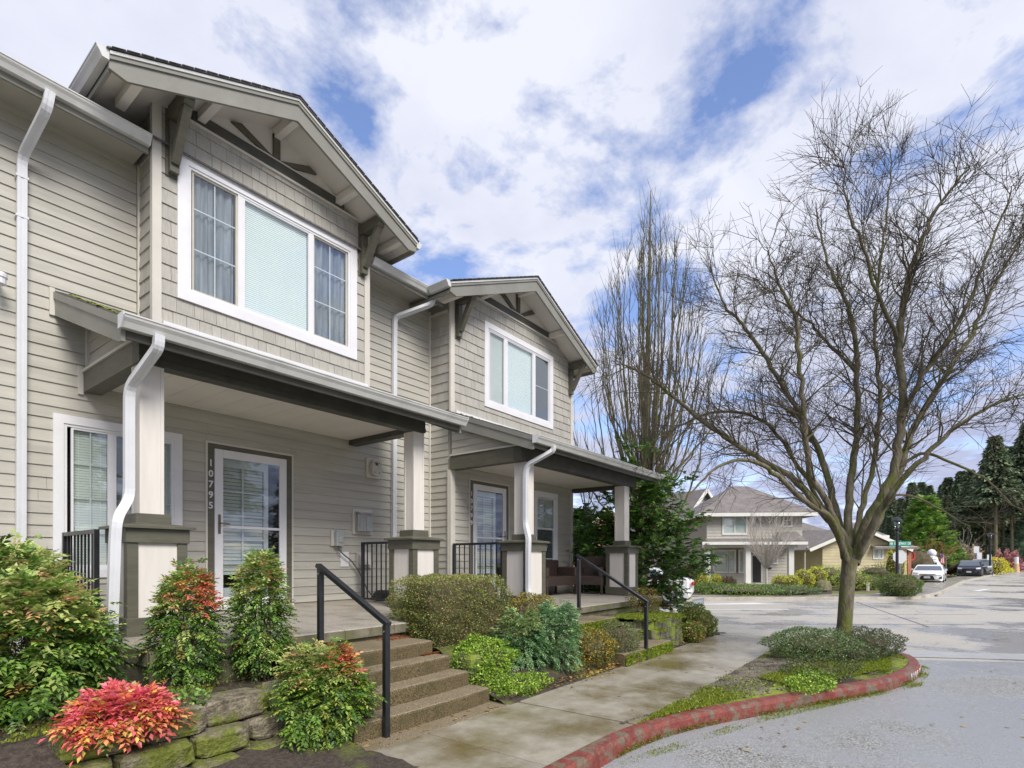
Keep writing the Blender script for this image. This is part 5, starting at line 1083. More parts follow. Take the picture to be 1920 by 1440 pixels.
def street_tree():
    base = Vector((10.22, 1.12, .03)); D0 = base.dot(FW)
    t = thing('bare_street_tree', 'big bare spreading street tree with mossy trunk in the red-kerbed bed', 'tree', base)
    T = Tubes(); B = Tubes(); W_ = Tubes()
    def pt(px, py, dd): D = D0 + dd; v = at(px, D); v.z = zat(py, D); return v
    tr = catmull([pt(1580, 1222, 0), pt(1583, 1180, 0), pt(1587, 1120, 0), pt(1590, 1080, 0), pt(1594, 1050, 0)], 6)
    rs = np.interp(np.linspace(0, 1, len(tr)), [0, .1, .3, .8, 1], [.20, .14, .108, .105, .12]); T.add(tr, rs, 14)
    for k in range(5):                                       # root flare
        a = k * 1.26 + .4; e = base + Vector((math.cos(a) * .34, math.sin(a) * .34, -.02)); T.add([tr[2], tr[1].lerp(e, .45), e], [.11, .075, .03], 7)
    # the limbs, each through the points where the photo shows it (pixel x, pixel y, metres nearer or farther)
    L = [
        ([(1594, 1062, 0), (1578, 1000, .1), (1540, 960, .3), (1489, 900, .6), (1400, 846, .8), (1322, 795, .9), (1268, 748, .8), (1217, 709, .6), (1167, 682, .5)], .075, .010),
        ([(1592, 1062, 0), (1560, 975, -.3), (1512, 942, -.5), (1450, 885, -.8), (1395, 862, -1.0), (1340, 880, -1.2), (1290, 930, -1.3)], .055, .007),
        ([(1590, 1060, 0), (1566, 950, .5), (1540, 860, .8), (1500, 775, 1.1), (1439, 674, 1.3), (1392, 608, 1.4), (1361, 573, 1.4), (1330, 500, 1.5)], .07, .008),
        ([(1590, 1055, 0), (1560, 960, -.2), (1517, 880, -.3), (1508, 780, -.5), (1500, 700, -.6), (1492, 599, -.7), (1463, 540, -.9), (1440, 470, -1)], .065, .007),
        ([(1596, 1055, 0), (1590, 960, .2), (1600, 870, .4), (1609, 808, .5), (1607, 700, .6), (1598, 600, .6), (1575, 540, .7), (1546, 470, .9), (1530, 380, 1)], .075, .007),
        ([(1600, 1055, 0), (1625, 980, -.1), (1655, 930, -.2), (1680, 870, -.2), (1692, 749, -.3), (1687, 640, -.3), (1700, 540, -.4), (1721, 470, -.5), (1758, 390, -.6), (1820, 310, -.7)], .10, .008),
        ([(1602, 1055, 0), (1640, 985, .3), (1680, 900, .5), (1715, 800, .7), (1769, 710, .9), (1828, 618, 1.1), (1867, 530, 1.2), (1925, 430, 1.3)], .085, .009),
        ([(1604, 1050, 0), (1650, 960, -.5), (1700, 890, -.8), (1760, 830, -1.0), (1840, 770, -1.2), (1930, 735, -1.3)], .06, .01),
        ([(1600, 1058, 0), (1613, 960, .8), (1640, 860, 1.2), (1650, 740, 1.4), (1640, 620, 1.5), (1650, 500, 1.5), (1665, 380, 1.6), (1670, 280, 1.6)], .06, .006),
        ([(1592, 1060, 0), (1560, 985, .9), (1500, 880, 1.4), (1430, 790, 1.7), (1346, 772, 1.8), (1270, 800, 1.9), (1210, 840, 1.9)], .05, .006),
        ([(1690, 780, -.3), (1740, 690, -.6), (1800, 600, -.8), (1850, 480, -.9), (1900, 350, -1.0)], .045, .006),
        ([(1687, 640, -.3), (1650, 560, -.5), (1620, 470, -.6), (1590, 400, -.7), (1580, 300, -.7)], .035, .005),
        ([(1607, 700, .6), (1560, 650, .4), (1510, 600, .3), (1470, 570, .3), (1410, 520, .2)], .03, .005),
        ([(1680, 880, -.2), (1730, 850, -.4), (1790, 870, -.7), (1850, 900, -.8), (1900, 950, -.9)], .03, .005),
        ([(1655, 930, .2), (1710, 930, .5), (1770, 960, .6), (1820, 990, .6)], .025, .004),
    ]
    for pts, r0, r1 in L:
        c = catmull([pt(*q) for q in pts], 6); c = [p + perp(Vector((0, 0, 1))) * random.gauss(0, .018) for p in c]; c[0] = pt(*pts[0])
        rr = r0 * .78 * (1 - np.linspace(0, 1, len(c))) ** .75 + r1; rr[0] *= 1.15
        (T if r0 > .05 else B).add(c, rr, 8)
        sprout(c, r0, r1, B, W_, 9.5, 1.15, 9, 6.5, .035, .13, wob=.24)
    T.build('trunk', 'bark', t); B.build('branch', 'branch', t, kind='stuff'); W_.build('twig', 'twig', t, kind='stuff')
    return t
street_tree()
def poplar():
    base = at(1205, 18.0, -.1); t = thing('bare_poplar', 'tall narrow bare poplar with many upright stems behind the row end', 'tree', base); D0 = 18.0
    T = Tubes(); B = Tubes(); W_ = Tubes()
    def env(px):  # crown top over each pixel column
        return np.interp(px, [1075, 1100, 1130, 1160, 1190, 1225, 1260, 1290, 1320, 1350], [760, 680, 545, 440, 395, 362, 400, 500, 560, 640])
    T.add(catmull([base, at(1207, D0, 2.5), at(1212, D0, 6), at(1216, D0, 9.5), at(1220, D0, 13.6)], 6), np.linspace(.2, .012, 25), 9)
    for k in range(52):
        px = 1075 + 275 * random.random() ** (1 if k % 2 else .9); px = min(max(random.gauss(1215, 98), 1066), 1375)
        dd = random.uniform(-1.6, 1.6); y1 = env(px) + random.uniform(0, 90); D = D0 + dd; z1 = zat(y1, D); z0 = random.uniform(.8, 4.5 if z1 > 7 else 2.5); top = at(px, D, z1); b = base + Vector((0, 0, z0)) + (top - base) * .02; b.z = z0
        mid = b.lerp(top, .35); m2 = at(1210 + (px - 1210) * .72, D0 + dd * .75, z0 + (z1 - z0) * .45)
        c = catmull([b, m2, top], 9); c = [p + Vector((random.gauss(0, .03), random.gauss(0, .03), 0)) for p in c]; r0 = random.uniform(.022, .05)
        B.add(c, r0 * (1 - np.linspace(0, 1, len(c))) ** .8 + .004, 5)
        n = len(c)
        for q in range(int((z1 - z0) * 3.6)):
            i = random.randint(1, n - 2); d = (c[i + 1] - c[i]).normalized(); s = wander(c[i], rotv(d, perp(d), random.uniform(.25, .55)), random.uniform(.4, 1.5), 5, .06, .13)
            W_.add(s, np.linspace(.009, .003, 6), 3)
            for x in range(2): j = random.randint(1, 4); d2 = (s[j + 1] - s[j]).normalized(); W_.add(wander(s[j], rotv(d2, perp(d2), .5), random.uniform(.15, .5), 3, .08, .12), np.linspace(.005, .0025, 4), 3)
    T.build('trunk', 'bark', t); B.build('branch', 'branch', t, kind='stuff'); W_.build('twig', 'branch', t, kind='stuff')
poplar()
def small_bare(name, label, base, h, w, mat, n, r=.04, group=None, tw=4, trunk=.0, up=.05):
    t = thing(name, label, 'tree', base, group); T = Tubes(); B = Tubes()
    if trunk: T.add([base - Vector((0, 0, .1)), base + Vector((.03, 0, trunk * .5)), base + Vector((0, 0, trunk))], [r * 1.4, r * 1.1, r], 8)
    for k in range(n):
        a = random.uniform(0, 6.28); rr = random.random() ** .5; b = base + Vector((0, 0, trunk * .92)); top = b + Vector((w / 2 * rr * math.cos(a), w / 2 * rr * math.sin(a), (h - trunk) * random.uniform(.7, 1) * (1 - .35 * rr)))
        c = catmull([b, b.lerp(top, .5) + Vector((0, 0, -h * .04)) + perp(Vector((0, 0, 1))) * w * .04, top], 5); T.add(c, np.linspace(r * .6, r * .1, len(c)), 5)
        for q in range(tw):
            i = random.randint(2, len(c) - 2); d = (c[i + 1] - c[i]).normalized(); s = wander(c[i], rotv(d, perp(d), .6), h * random.uniform(.12, .25), 4, .1, up); B.add(s, np.linspace(r * .2, r * .08, 5), 3)
            for x in range(2): j = random.randint(1, 3); d2 = (s[j + 1] - s[j]).normalized(); B.add(wander(s[j], rotv(d2, perp(d2), .6), h * .09, 3, .1, up), np.linspace(r * .1, r * .05, 4), 3)
    T.build('trunk', mat, t); B.build('twig', mat, t, kind='stuff'); return t

# ------------------------------------------------------------------ evergreens
def sprays(P, out, L, cols, droop, n_per, w=.18):
    V = []; F = []; C = []; o = 0; k = len(P); side = np.cross(out, [0, 0, 1.0]); side /= np.linalg.norm(side, axis=1)[:, None] + 1e-6; nrm = np.cross(side, out); base = pick(cols, k)
    for i in range(n_per):
        s = (i + .5) / n_per; sg = -1 if i % 2 else 1; p = P + out * (L * s * .8)[:, None] - np.array([0, 0, 1]) * (L * s * s * droop)[:, None]
        a = out + side * sg * .75 + rng.normal(0, .2, (k, 3)) + np.array([0, 0, -droop * .5]); LL = (L * rng.uniform(.35, .6, k) * (1.1 - s * .5))[:, None]
        v, f, c = leafset(p, a, nrm + rng.normal(0, .3, (k, 3)), LL, LL * w, np.clip(base * rng.uniform(.8, 1.2, (k, 1)), 0, 1)); V.append(v); F.append(f + o); C.append(c); o += len(v)
    return np.concatenate(V), np.concatenate(F), np.concatenate(C)
def evergreen():
    base = at(1198, 14.5, -.1); t = thing('evergreen_tree', 'loose dark green evergreen between the row end and the street', 'tree', base)
    # boughs: start on the trunk, carry clumps of sprays
    T = Tubes(); T.add([base, base + Vector((.05, 0, 1.5)), base + Vector((-.05, .05, 3)), base + Vector((-.25, .1, 4.6))], [.09, .075, .05, .015], 8)
    P = []; O = []
    lim = [(z, r) for z, r in ((.3, 1.5), (1.0, 1.85), (1.8, 1.75), (2.6, 1.5), (3.3, 1.15), (4.0, .75), (4.7, .3))]
    for k in range(120):
        z = random.uniform(.2, 4.5) if k % 3 else random.uniform(.2, 2.2); R = np.interp(z, [a for a, b in lim], [b for a, b in lim]) * random.uniform(.6, 1.15); a = random.uniform(0, 6.28); b = base + Vector((0, 0, z)); e = b + Vector((R * math.cos(a), R * math.sin(a), R * random.uniform(.05, .45)))
        c = catmull([b, b.lerp(e, .5) + Vector((0, 0, .06)), e], 4); T.add(c, np.linspace(.022, .005, len(c)), 4)
        for q in range(int(14 + R * 24)):
            u = random.uniform(.3, 1.05); p = b.lerp(e, u) + Vector((random.gauss(0, .10), random.gauss(0, .10), random.gauss(.03, .09))); P.append(p); dd = (e - b).normalized() + Vector((random.gauss(0, .6), random.gauss(0, .6), random.gauss(.2, .5))); O.append(dd.normalized())
    P = np.array(P); O = np.array(O)
    V, F, C = sprays(P, O, rng.uniform(.14, .28, len(P)), [((.05, .12, .025), 4), ((.09, .19, .03), 4), ((.14, .28, .05), 3), ((.22, .35, .07), 1.4), ((.16, .09, .04), .5)], .25, 14, .2)
    npmesh('foliage', V, F, 'needle', t, C, kind='stuff'); T.build('trunk', 'branch', t)
evergreen()
def small_evergreen(px, D, z, h, w, label, seed=0, cols=None, name='evergreen_shrub'):
    base = at(px, D, z); t = thing(name, label, 'tree', base); n = int(900)
    zz = rng.random(n) ** 1.1; a = rng.uniform(0, 6.28, n); r = (1 - zz) ** .7 * w / 2 * rng.uniform(.55, 1.08, n); P = np.stack([base.x + r * np.cos(a), base.y + r * np.sin(a), base.z + zz * h], 1)
    O = np.stack([np.cos(a), np.sin(a), rng.uniform(.1, 1.2, n)], 1); O /= np.linalg.norm(O, axis=1)[:, None]
    V, F, C = sprays(P, O, rng.uniform(.12, .2, n) * h * .8, cols or [((.05, .11, .03), 4), ((.10, .19, .04), 4), ((.16, .27, .06), 2)], .2, 8, .25); npmesh('foliage', V, F, 'needle', t, C, kind='stuff')
    T = Tubes(); T.add([base, base + Vector((0, 0, h * .9))], [.03 * h, .01], 6); T.build('trunk', 'bark', t); return t
small_evergreen(1735, 60, -.12, 8.3, 6.2, 'broad cone of green arborvitae beyond the tan house', cols=[((.10, .20, .03), 4), ((.18, .30, .05), 4), ((.26, .40, .08), 2)], name='arborvitae')
small_evergreen(1783, 62, -.12, 4.0, 4.2, 'lower rounded arborvitae right of the tall green cone', cols=[((.12, .21, .05), 4), ((.2, .31, .07), 4), ((.28, .38, .1), 2)], name='arborvitae')
small_evergreen(1088, 19.5, -.1, 3.3, 1.9, 'dark holly-like evergreen seen under the far porch roof')
small_evergreen(1928, 95, 0, 9, 8, 'pale blue green spruce cut off by the right edge', cols=[((.12, .2, .13), 4), ((.2, .3, .2), 3)], name='blue_spruce')
def fir_mesh(seed, h, w, crown0):
    r = np.random.default_rng(seed); n = 5200; zz = crown0 + (1 - crown0) * r.random(n) ** 1.25; a = r.uniform(0, 6.28, n); lay = np.sin(zz * 70 + a * 2) * .12
    rr = ((1 - zz) / (1 - crown0)) ** .95 * w / 2 * (r.uniform(.2, 1.15, n) + lay * 1.6); rr = np.abs(rr) + .1
    P = np.stack([rr * np.cos(a), rr * np.sin(a), zz * h], 1); A = np.stack([np.cos(a), np.sin(a), r.uniform(-.6, .05, n)], 1) + r.normal(0, .25, (n, 3)); L = r.uniform(.6, 1.25, (n, 1)) * h / 26
    c = np.array([(.12, .165, .10), (.17, .22, .12), (.09, .125, .075), (.22, .27, .14)])[r.integers(0, 4, n)] * r.uniform(.8, 1.3, (n, 1))  # needles lightened, distance haze put into their colour
    return leafset(P, A, r.normal(0, .5, (n, 3)) + [0, 0, 1], L, L * .26, c)
FIR = []
for i, (h, w, c0) in enumerate(((26, 7.5, .42), (23, 7, .3), (28, 8, .5), (20, 6.5, .15))):
    t = thing('fir_tree', 'x', 'tree', (0, 0, 0)); V, F, C = fir_mesh(i + 3, h, w, c0); npmesh('foliage', V, F, 'needle', t, C, kind='stuff')
    T = Tubes(); T.add([Vector((0, 0, -.3)), Vector((.1, .05, h * .5)), Vector((0, 0, h * .97))], [.38, .26, .04], 7)
    for k in range(14): z = h * random.uniform(.12, c0); a = random.uniform(0, 6.28); T.add([Vector((0, 0, z)), Vector((math.cos(a) * 1.4, math.sin(a) * 1.4, z - .5))], [.05, .02], 3)
    T.build('trunk', 'bark', t); FIR.append(t)
firs = []
for px, D, s, k in ((1700, 118, .80, 1), (1722, 108, .72, 3), (1742, 125, .9, 0), (1762, 112, .78, 1), (1778, 130, .95, 2), (1792, 118, .86, 0), (1806, 108, .80, 3), (1820, 124, .98, 2), (1834, 112, .9, 0), (1846, 130, 1.1, 1),
                    (1858, 104, .98, 2), (1870, 120, 1.12, 0), (1880, 108, 1.0, 2), (1892, 126, 1.15, 1), (1902, 102, 1.02, 2), (1914, 118, 1.1, 0), (1926, 106, 1.08, 2), (1938, 122, 1.15, 1), (1952, 104, 1.1, 0), (1685, 128, .72, 3), (1668, 122, .62, 1), (1866, 92, 1.0, 2), (1930, 92, 1.1, 2), (1898, 94, .85, 2),
                    (1090, 150, .55, 3), (1110, 155, .5, 1), (1078, 140, .6, 1), (1815, 98, .7, 2), (1845, 100, .78, 2), (1774, 104, .62, 2), (1655, 140, .6, 3), (1640, 150, .55, 1), (1885, 140, 1.2, 0), (1850, 145, 1.15, 2), (1915, 145, 1.25, 1), (1825, 140, 1.0, 1), (1795, 145, .95, 3), (1690, 140, .95, 1), (1710, 135, 1.0, 0), (1728, 138, .95, 2), (1748, 142, 1.05, 1), (1768, 138, 1.0, 0), (1785, 132, 1.05, 1), (1672, 146, .85, 2), (1838, 126, 1.15, 1), (1864, 132, 1.25, 0), (1908, 130, 1.25, 1), (1932, 134, 1.2, 2), (1802, 128, 1.0, 2)):
    firs.append((px, D, s, k))
used = set()
left_tokens = ['narrow', 'ragged', 'sparse', 'full', 'thin']
for i, (px, D, s, k) in enumerate(firs):
    t = FIR[k] if k not in used else copy_tree(FIR[k]); used.add(k); t.location = at(px, D, -.1); t.rotation_euler = (0, 0, random.uniform(0, 6.28)); s *= .80; t.scale = (s, s, s)
    t['label'] = 'tall dark fir with a bare lower trunk in the wood beyond the parked cars' if k in (0, 2) else 'tall dark fir with low boughs in the wood beyond the parked cars'; t['group'] = 'firs of the wood beyond the parked cars'
    if px < 1200: t['label'] = 'distant fir top showing under the far porch roof'; t['group'] = 'distant firs under the porch roof'
for X_, Y_, s in ((6, -31, .75), (11, -34, .9), (17, -30, .7), (23, -36, .95), (-3, -33, .8), (30, -33, .8), (38, -38, .9)):
    t = copy_tree(FIR[3 if s < .85 else 1]); t.location = (X_, Y_, -.15); t.scale = (s, s, s); t['label'] = 'fir across the lot, mirrored as a dark spire in the window glass'; t['group'] = 'firs mirrored in the windows'
# undergrowth below the wood
def thicket(name, label, px0, px1, D, h, n, cols, L, cat='undergrowth', kind='stuff'):
    px = rng.uniform(px0, px1, n); d = D + rng.uniform(-3, 3, n); base = np.array([at(a, b, -.1) for a, b in zip(px, d)]); base[:, 2] += rng.random(n) * h * (.75 + .25 * np.sin(px * .4)); A = rng.normal(0, .6, (n, 3)) + [0, 0, .6]
    LL = L * rng.uniform(.6, 1.4, (n, 1)); V, F, C = leafset(base, A, rng.normal(0, 1, (n, 3)), LL, LL * .3, pick(cols, n)); o = npmesh(name, V, F, 'needle', None, C, kind=kind); tag(o, label, cat); return o
thicket('forest_backdrop', 'dark green mass of conifers filling the wood behind the fir trunks', 1660, 2000, 150, 16, 16000, [((.09, .13, .075), 4), ((.13, .18, .09), 3)], 1.3, 'wood')
thicket('forest_understorey', 'low dark growth at the foot of the wood', 1690, 2000, 100, 4.5, 5000, [((.04, .06, .02), 4), ((.08, .10, .04), 3), ((.12, .08, .05), 2)], .5)
thicket('red_dogwood', 'reddish purple bare shrubs at the bend of the road', 1868, 1915, 84, 3.2, 1800, [((.26, .09, .10), 4), ((.32, .16, .14), 2)], .45, 'shrubs')
thicket('tan_brush', 'tawny bare brush left of the bend', 1800, 1840, 72, 3.6, 1500, [((.30, .22, .14), 4), ((.22, .17, .1), 3)], .35, 'shrubs')
thicket('yellow_border', 'row of bright yellow low shrubs along the road bend', 1876, 1900, 78, .7, 700, [((.5, .48, .04), 4), ((.35, .38, .04), 2)], .25, 'shrubs')
leafy('yellow_bush', 'bright yellow shrub just behind the grey parked cars', 'shrub', at(1866, 64, -.1), (1.5, 1.2, 1.9), 1800, .16, [((.6, .55, .03), 4), ((.45, .45, .04), 2)], core=.8)
small_bare('red_twig_tree', 'bare tree with orange red stems beside the tan house', at(1733, 52, -.1), 4.6, 6.0, 'red_twig', 22, .07, tw=6)
small_bare('tawny_tree', 'small grey bare tree before the dark wood', at(1806, 75, -.1), 6.5, 4.5, 'pale_bark', 14, .07, tw=5)
small_bare('young_birch', 'pale multi-stemmed young tree in front of the grey two-storey house', at(1437, 27.5, -.1), 4.9, 2.6, 'pale_bark', 26, .05, tw=7, trunk=1.3, up=.1)
small_bare('brown_thicket_bush', 'brown leafless bush at the corner of the tan house', at(1652, 38, -.1), 2.0, 1.6, 'stem', 16, .03, tw=5)

# ------------------------------------------------------------------ houses across the street
def frame(px0, D, ang=0):
    """local frame: u to the right as seen, v away from the viewer, both on the ground"""
    o = at(px0, D, 0); u = rotv(RT, Vector((0, 0, 1)), R_(ang)); v = rotv(FW, Vector((0, 0, 1)), R_(ang))
    return lambda a, b, z: o + u * a + v * b + Vector((0, 0, z - .12))
def fbox(m, f, a0, b0, z0, a1, b1, z1):
    q = [f(a0, b0, z0), f(a1, b0, z0), f(a1, b1, z0), f(a0, b1, z0), f(a0, b0, z1), f(a1, b0, z1), f(a1, b1, z1), f(a0, b1, z1)]
    m.add(q, [(0, 3, 2, 1), (4, 5, 6, 7), (0, 1, 5, 4), (1, 2, 6, 5), (2, 3, 7, 6), (3, 0, 4, 7)]); return m
def fpart(par, f, name, mat, *b, **k): return fbox(MB(), f, *b).build(name, mat, par, **k)
def flap(par, f, a0, a1, z0, z1, b=0, mat='far_siding', step=.2, holes=(), side=False, cap=None):
    """lap boards on a far wall, one strip each"""
    z = z0
    while z < z1 - .03:
        zt = min(z + step, z1)
        for (x0, x1, za, zb) in rects(a0, a1, z, zt, holes):
            if cap: 
                lo, hi = cap((za + zb) / 2); x0 = max(x0, lo); x1 = min(x1, hi)
            if x1 - x0 < .03 or zb - za < .02: continue
            m = MB(); g = (lambda a, o, zz: f(b - o, a, zz)) if side == 'L' else (lambda a, o, zz: f(b + o, a, zz)) if side == 'R' else (lambda a, o, zz: f(a, b - o, zz))
            m.add([g(x0, .035, za), g(x1, .035, za), g(x1, .008, zb), g(x0, .008, zb), g(x0, 0, za), g(x1, 0, za)], [(0, 1, 2, 3), (4, 5, 1, 0)]).build('siding_board', mat, par)
        z += step
def fwin(par, f, a0, a1, z0, z1, b=0, mull=1, cols=0, rows=0, side=False, blind=True, label=None):
    g = (lambda a, o, zz: f(b - o, a, zz)) if side == 'L' else (lambda a, o, zz: f(b + o, a, zz)) if side == 'R' else (lambda a, o, zz: f(a, b - o, zz))
    def bx(m, x0, x1, za, zb, o0, o1): m.add([g(x0, o0, za), g(x1, o0, za), g(x1, o0, zb), g(x0, o0, zb), g(x0, o1, za), g(x1, o1, za), g(x1, o1, zb), g(x0, o1, zb)], [(0, 1, 2, 3), (7, 6, 5, 4), (0, 4, 5, 1), (1, 5, 6, 2), (2, 6, 7, 3), (3, 7, 4, 0)])
    m = MB(); t = .11; bx(m, a0 - t, a0, z0 - t, z1 + t, 0, .07); bx(m, a1, a1 + t, z0 - t, z1 + t, 0, .07); bx(m, a0, a1, z1, z1 + t, 0, .07); bx(m, a0, a1, z0 - t, z0, 0, .07)
    w = m.build('window', 'far_trim', par, label=label)
    p = MB(); p.add([g(a0, .02, z0), g(a1, .02, z0), g(a1, .02, z1), g(a0, .02, z1)], [(0, 1, 2, 3)]); p.build('pane', 'glass', w)
    q = MB(); q.add([g(a0, .004, z0), g(a1, .004, z0), g(a1, .004, z1), g(a0, .004, z1)], [(0, 1, 2, 3)]); q.build('blind', 'blind_dim' if blind else 'dark_room', w)
    mm = MB()
    for k in range(1, mull): x = a0 + (a1 - a0) * k / mull; bx(mm, x - .035, x + .035, z0, z1, .01, .05)
    for k in range(1, cols): x = a0 + (a1 - a0) * k / cols; bx(mm, x - .015, x + .015, z0, z1, .01, .04)
    for k in range(1, rows): z = z0 + (z1 - z0) * k / rows; bx(mm, a0, a1, z - .02, z + .02, .01, .04)
    if mm.v: mm.build('mullion', 'far_trim', w)
    return w
def poly_roof(par, f, faces, name='roof', mat='roof_far', th=.12):
    for q in faces:
        p = [f(*a) for a in q]; MB().prism(p, (0, 0, -th)).build(name, mat, par)
# grey-beige two-storey house with hipped roof
D = 35.5; s_ = D / 1033
f = frame(1325, D, -4); ux = lambda px: (px - 1325) * s_; zz = lambda py: zat(py, D) + .12
Hs = thing('far_house', 'beige two-storey house with hipped roof and full-width porch across the street', 'house', f(3.4, 0, 0).xy.to_3d())
W_ = ux(1498); ze = zz(962); zp = zz(1018); dep = 8.5
m = MB(); fbox(m, f, 0, 0, zp, W_, dep, ze); fbox(m, f, 0, 1.4, 0, W_, dep, zp); m.build('wall', 'wall_core', Hs)
up_holes = [(ux(1355) - .1, ux(1397) + .1, zz(1001), zz(966)), (ux(1464) - .1, ux(1478) + .1, zz(988), zz(966))]
flap(Hs, f, .0, W_, zz(1011), ze, 0, holes=up_holes)
fwin(Hs, f, ux(1356), ux(1396), zz(1000), zz(967), 0, 2); fwin(Hs, f, ux(1465), ux(1477), zz(986), zz(967), 0, 1, 2, 2, blind=False)
flap(Hs, f, .1, W_ - .1, 0, zp - .1, 1.2, holes=[(ux(1346), ux(1406), zz(1074), zz(1028)), (ux(1417), ux(1437), .2, zz(1037)), (ux(1450), ux(1466), zz(1056), zz(1030))])
fpart(Hs, f, 'wall', 'wall_core', .05, 1.25, 0, W_ - .05, 1.4, zp)
fwin(Hs, f, ux(1349), ux(1373), zz(1072), zz(1033), 1.17, 1, 0, 2); fwin(Hs, f, ux(1377), ux(1386), zz(1072), zz(1033), 1.17, 1, 0, 2); fwin(Hs, f, ux(1397), ux(1403), zz(1072), zz(1033), 1.17, 1, 0, 2); fwin(Hs, f, ux(1451), ux(1465), zz(1055), zz(1031), 1.17)
dd = fpart(Hs, f, 'front_door', 'door_dark', ux(1420), 1.12, .2, ux(1436), 1.2, zz(1042)); fbox(fbox(fbox(MB(), f, ux(1417), 1.1, .2, ux(1420), 1.2, zz(1039)), f, ux(1436), 1.1, .2, ux(1439), 1.2, zz(1039)), f, ux(1420), 1.1, zz(1042), ux(1436), 1.2, zz(1039)).build('door_casing', 'far_trim', dd)
fpart(Hs, f, 'letter_plate', 'door_dark', ux(1447), 1.1, zz(1067), ux(1456), 1.19, zz(1064))
for px in (1315, 1387, 1463): fpart(Hs, f, 'porch_post', 'far_trim', ux(px), -.95, .15, ux(px + 9), -.64, zp - .1)
fpart(Hs, f, 'porch_floor', 'concrete', -.5, -1.2, 0, ux(1475), 1.2, .2)
fpart(Hs, f, 'porch_beam', 'far_trim', -.5, -1.1, zp - .32, ux(1477), -.8, zp - .02)
poly_roof(Hs, f, [[(-.65, -1.4, zp), (ux(1490), -1.4, zp), (ux(1480), .0, zz(1011) + .05), (-.0, .0, zz(1011) + .05)]], 'porch_roof')
fpart(Hs, f, 'fascia', 'far_trim', -.65, -1.43, zp - .16, ux(1490), -1.38, zp + .02)
poly_roof(Hs, f, [[(ux(1445), -1.35, zp + .1), (ux(1488), -1.35, zp + .1), (ux(1488), 0, zz(997)), (ux(1453), 0, zz(997))]], 'porch_gable', 'roof_far')
a0, a1, b0, b1 = -.65, W_ + .65, -.65, dep + .65; rz = zz(912); r0 = a0 + 3.6; r1 = a1 - 2.6; rb = (b0 + b1) / 2
poly_roof(Hs, f, [[(a0, b0, ze), (a1, b0, ze), (r1, rb, rz + .55), (r0, rb, rz + .55)], [(a0, b1, ze), (a0, b0, ze), (r0, rb, rz + .55)], [(a1, b0, ze), (a1, b1, ze), (r1, rb, rz + .55)], [(a1, b1, ze), (a0, b1, ze), (r0, rb, rz + .55), (r1, rb, rz + .55)]])
for (p0, p1) in (((a0, b0), (a1, b0)), ((a0, b0), (a0, b1)), ((a1, b0), (a1, b1))):
    MB().bar(f(p0[0], p0[1], ze - .16), f(p1[0], p1[1], ze - .16), .05, .22).build('fascia', 'far_trim', Hs)
flap(Hs, f, 1.4, dep, 0, ze - .1, W_, side='R'); flap(Hs, f, .05, 1.4, zp, ze - .1, W_, side='R'); fbox(MB(), f, W_ - .3, 1.2, 0, W_ - .02, 1.42, zp).build('porch_end_wall', 'far_siding', Hs)
fwin(Hs, f, 2.6, 3.4, zz(1056), zz(1036), W_, 1, 2, 0, side='R'); fwin(Hs, f, 4.6, 5.2, zz(990), zz(970), W_, 1, 0, 0, side='R')
MB().tube([f(W_ - .1, -1.0, zp - .3), f(W_ + .12, -.1, zp - .6), f(W_ + .14, -.05, .1)], .05, 6).build('downspout', 'far_siding', Hs)
# grey gabled house behind to the left, its gable end towards the street
D = 43; s_ = D / 1033; f2 = frame(1268, D, 28); ux = lambda px: (px - 1296) * s_; zz = lambda py: zat(py, D) + .12
Hg = thing('far_house', 'blue grey gabled house behind the evergreen to the left of the beige one', 'house', f2(0, 0, 0).xy.to_3d())
W2 = 5.6; dp2 = 9; zev = zz(990); zpk = zz(917)
m = MB(); fbox(m, f2, 0, .03, 0, W2, dp2, zev); m.prism([f2(0, .02, zev), f2(W2, .02, zev), f2(W2 / 2, .02, zpk)], tuple(f2(0, dp2, 0) - f2(0, 0, 0))); m.build('wall', 'far_grey', Hg)
cap = lambda z: (0 if z < zev else (z - zev) / (zpk - zev) * W2 / 2, W2 if z < zev else W2 - (z - zev) / (zpk - zev) * W2 / 2)
gh = [(3.6, 4.5, zz(1001), zz(983))]
flap(Hg, f2, 0, W2, 0, zpk - .1, 0, 'far_grey', .24, cap=cap, holes=gh); flap(Hg, f2, 0, dp2, 0, zev, 0, 'far_grey', .24, side='L')
fwin(Hg, f2, 3.7, 4.4, zz(999), zz(985), 0, 2)
poly_roof(Hg, f2, [[(-.45, -.5, zev - .45), (W2 / 2, -.5, zpk + .15), (W2 / 2, dp2, zpk + .15), (-.45, dp2, zev - .45)], [(W2 + .45, -.5, zev - .45), (W2 / 2, -.5, zpk + .15), (W2 / 2, dp2, zpk + .15), (W2 + .45, dp2, zev - .45)]])
for x in (-.45, W2 + .45): MB().bar(f2(x, -.54, zev - .52), f2(W2 / 2, -.54, zpk + .06), .05, .25).build('rake_board', 'far_trim', Hg)
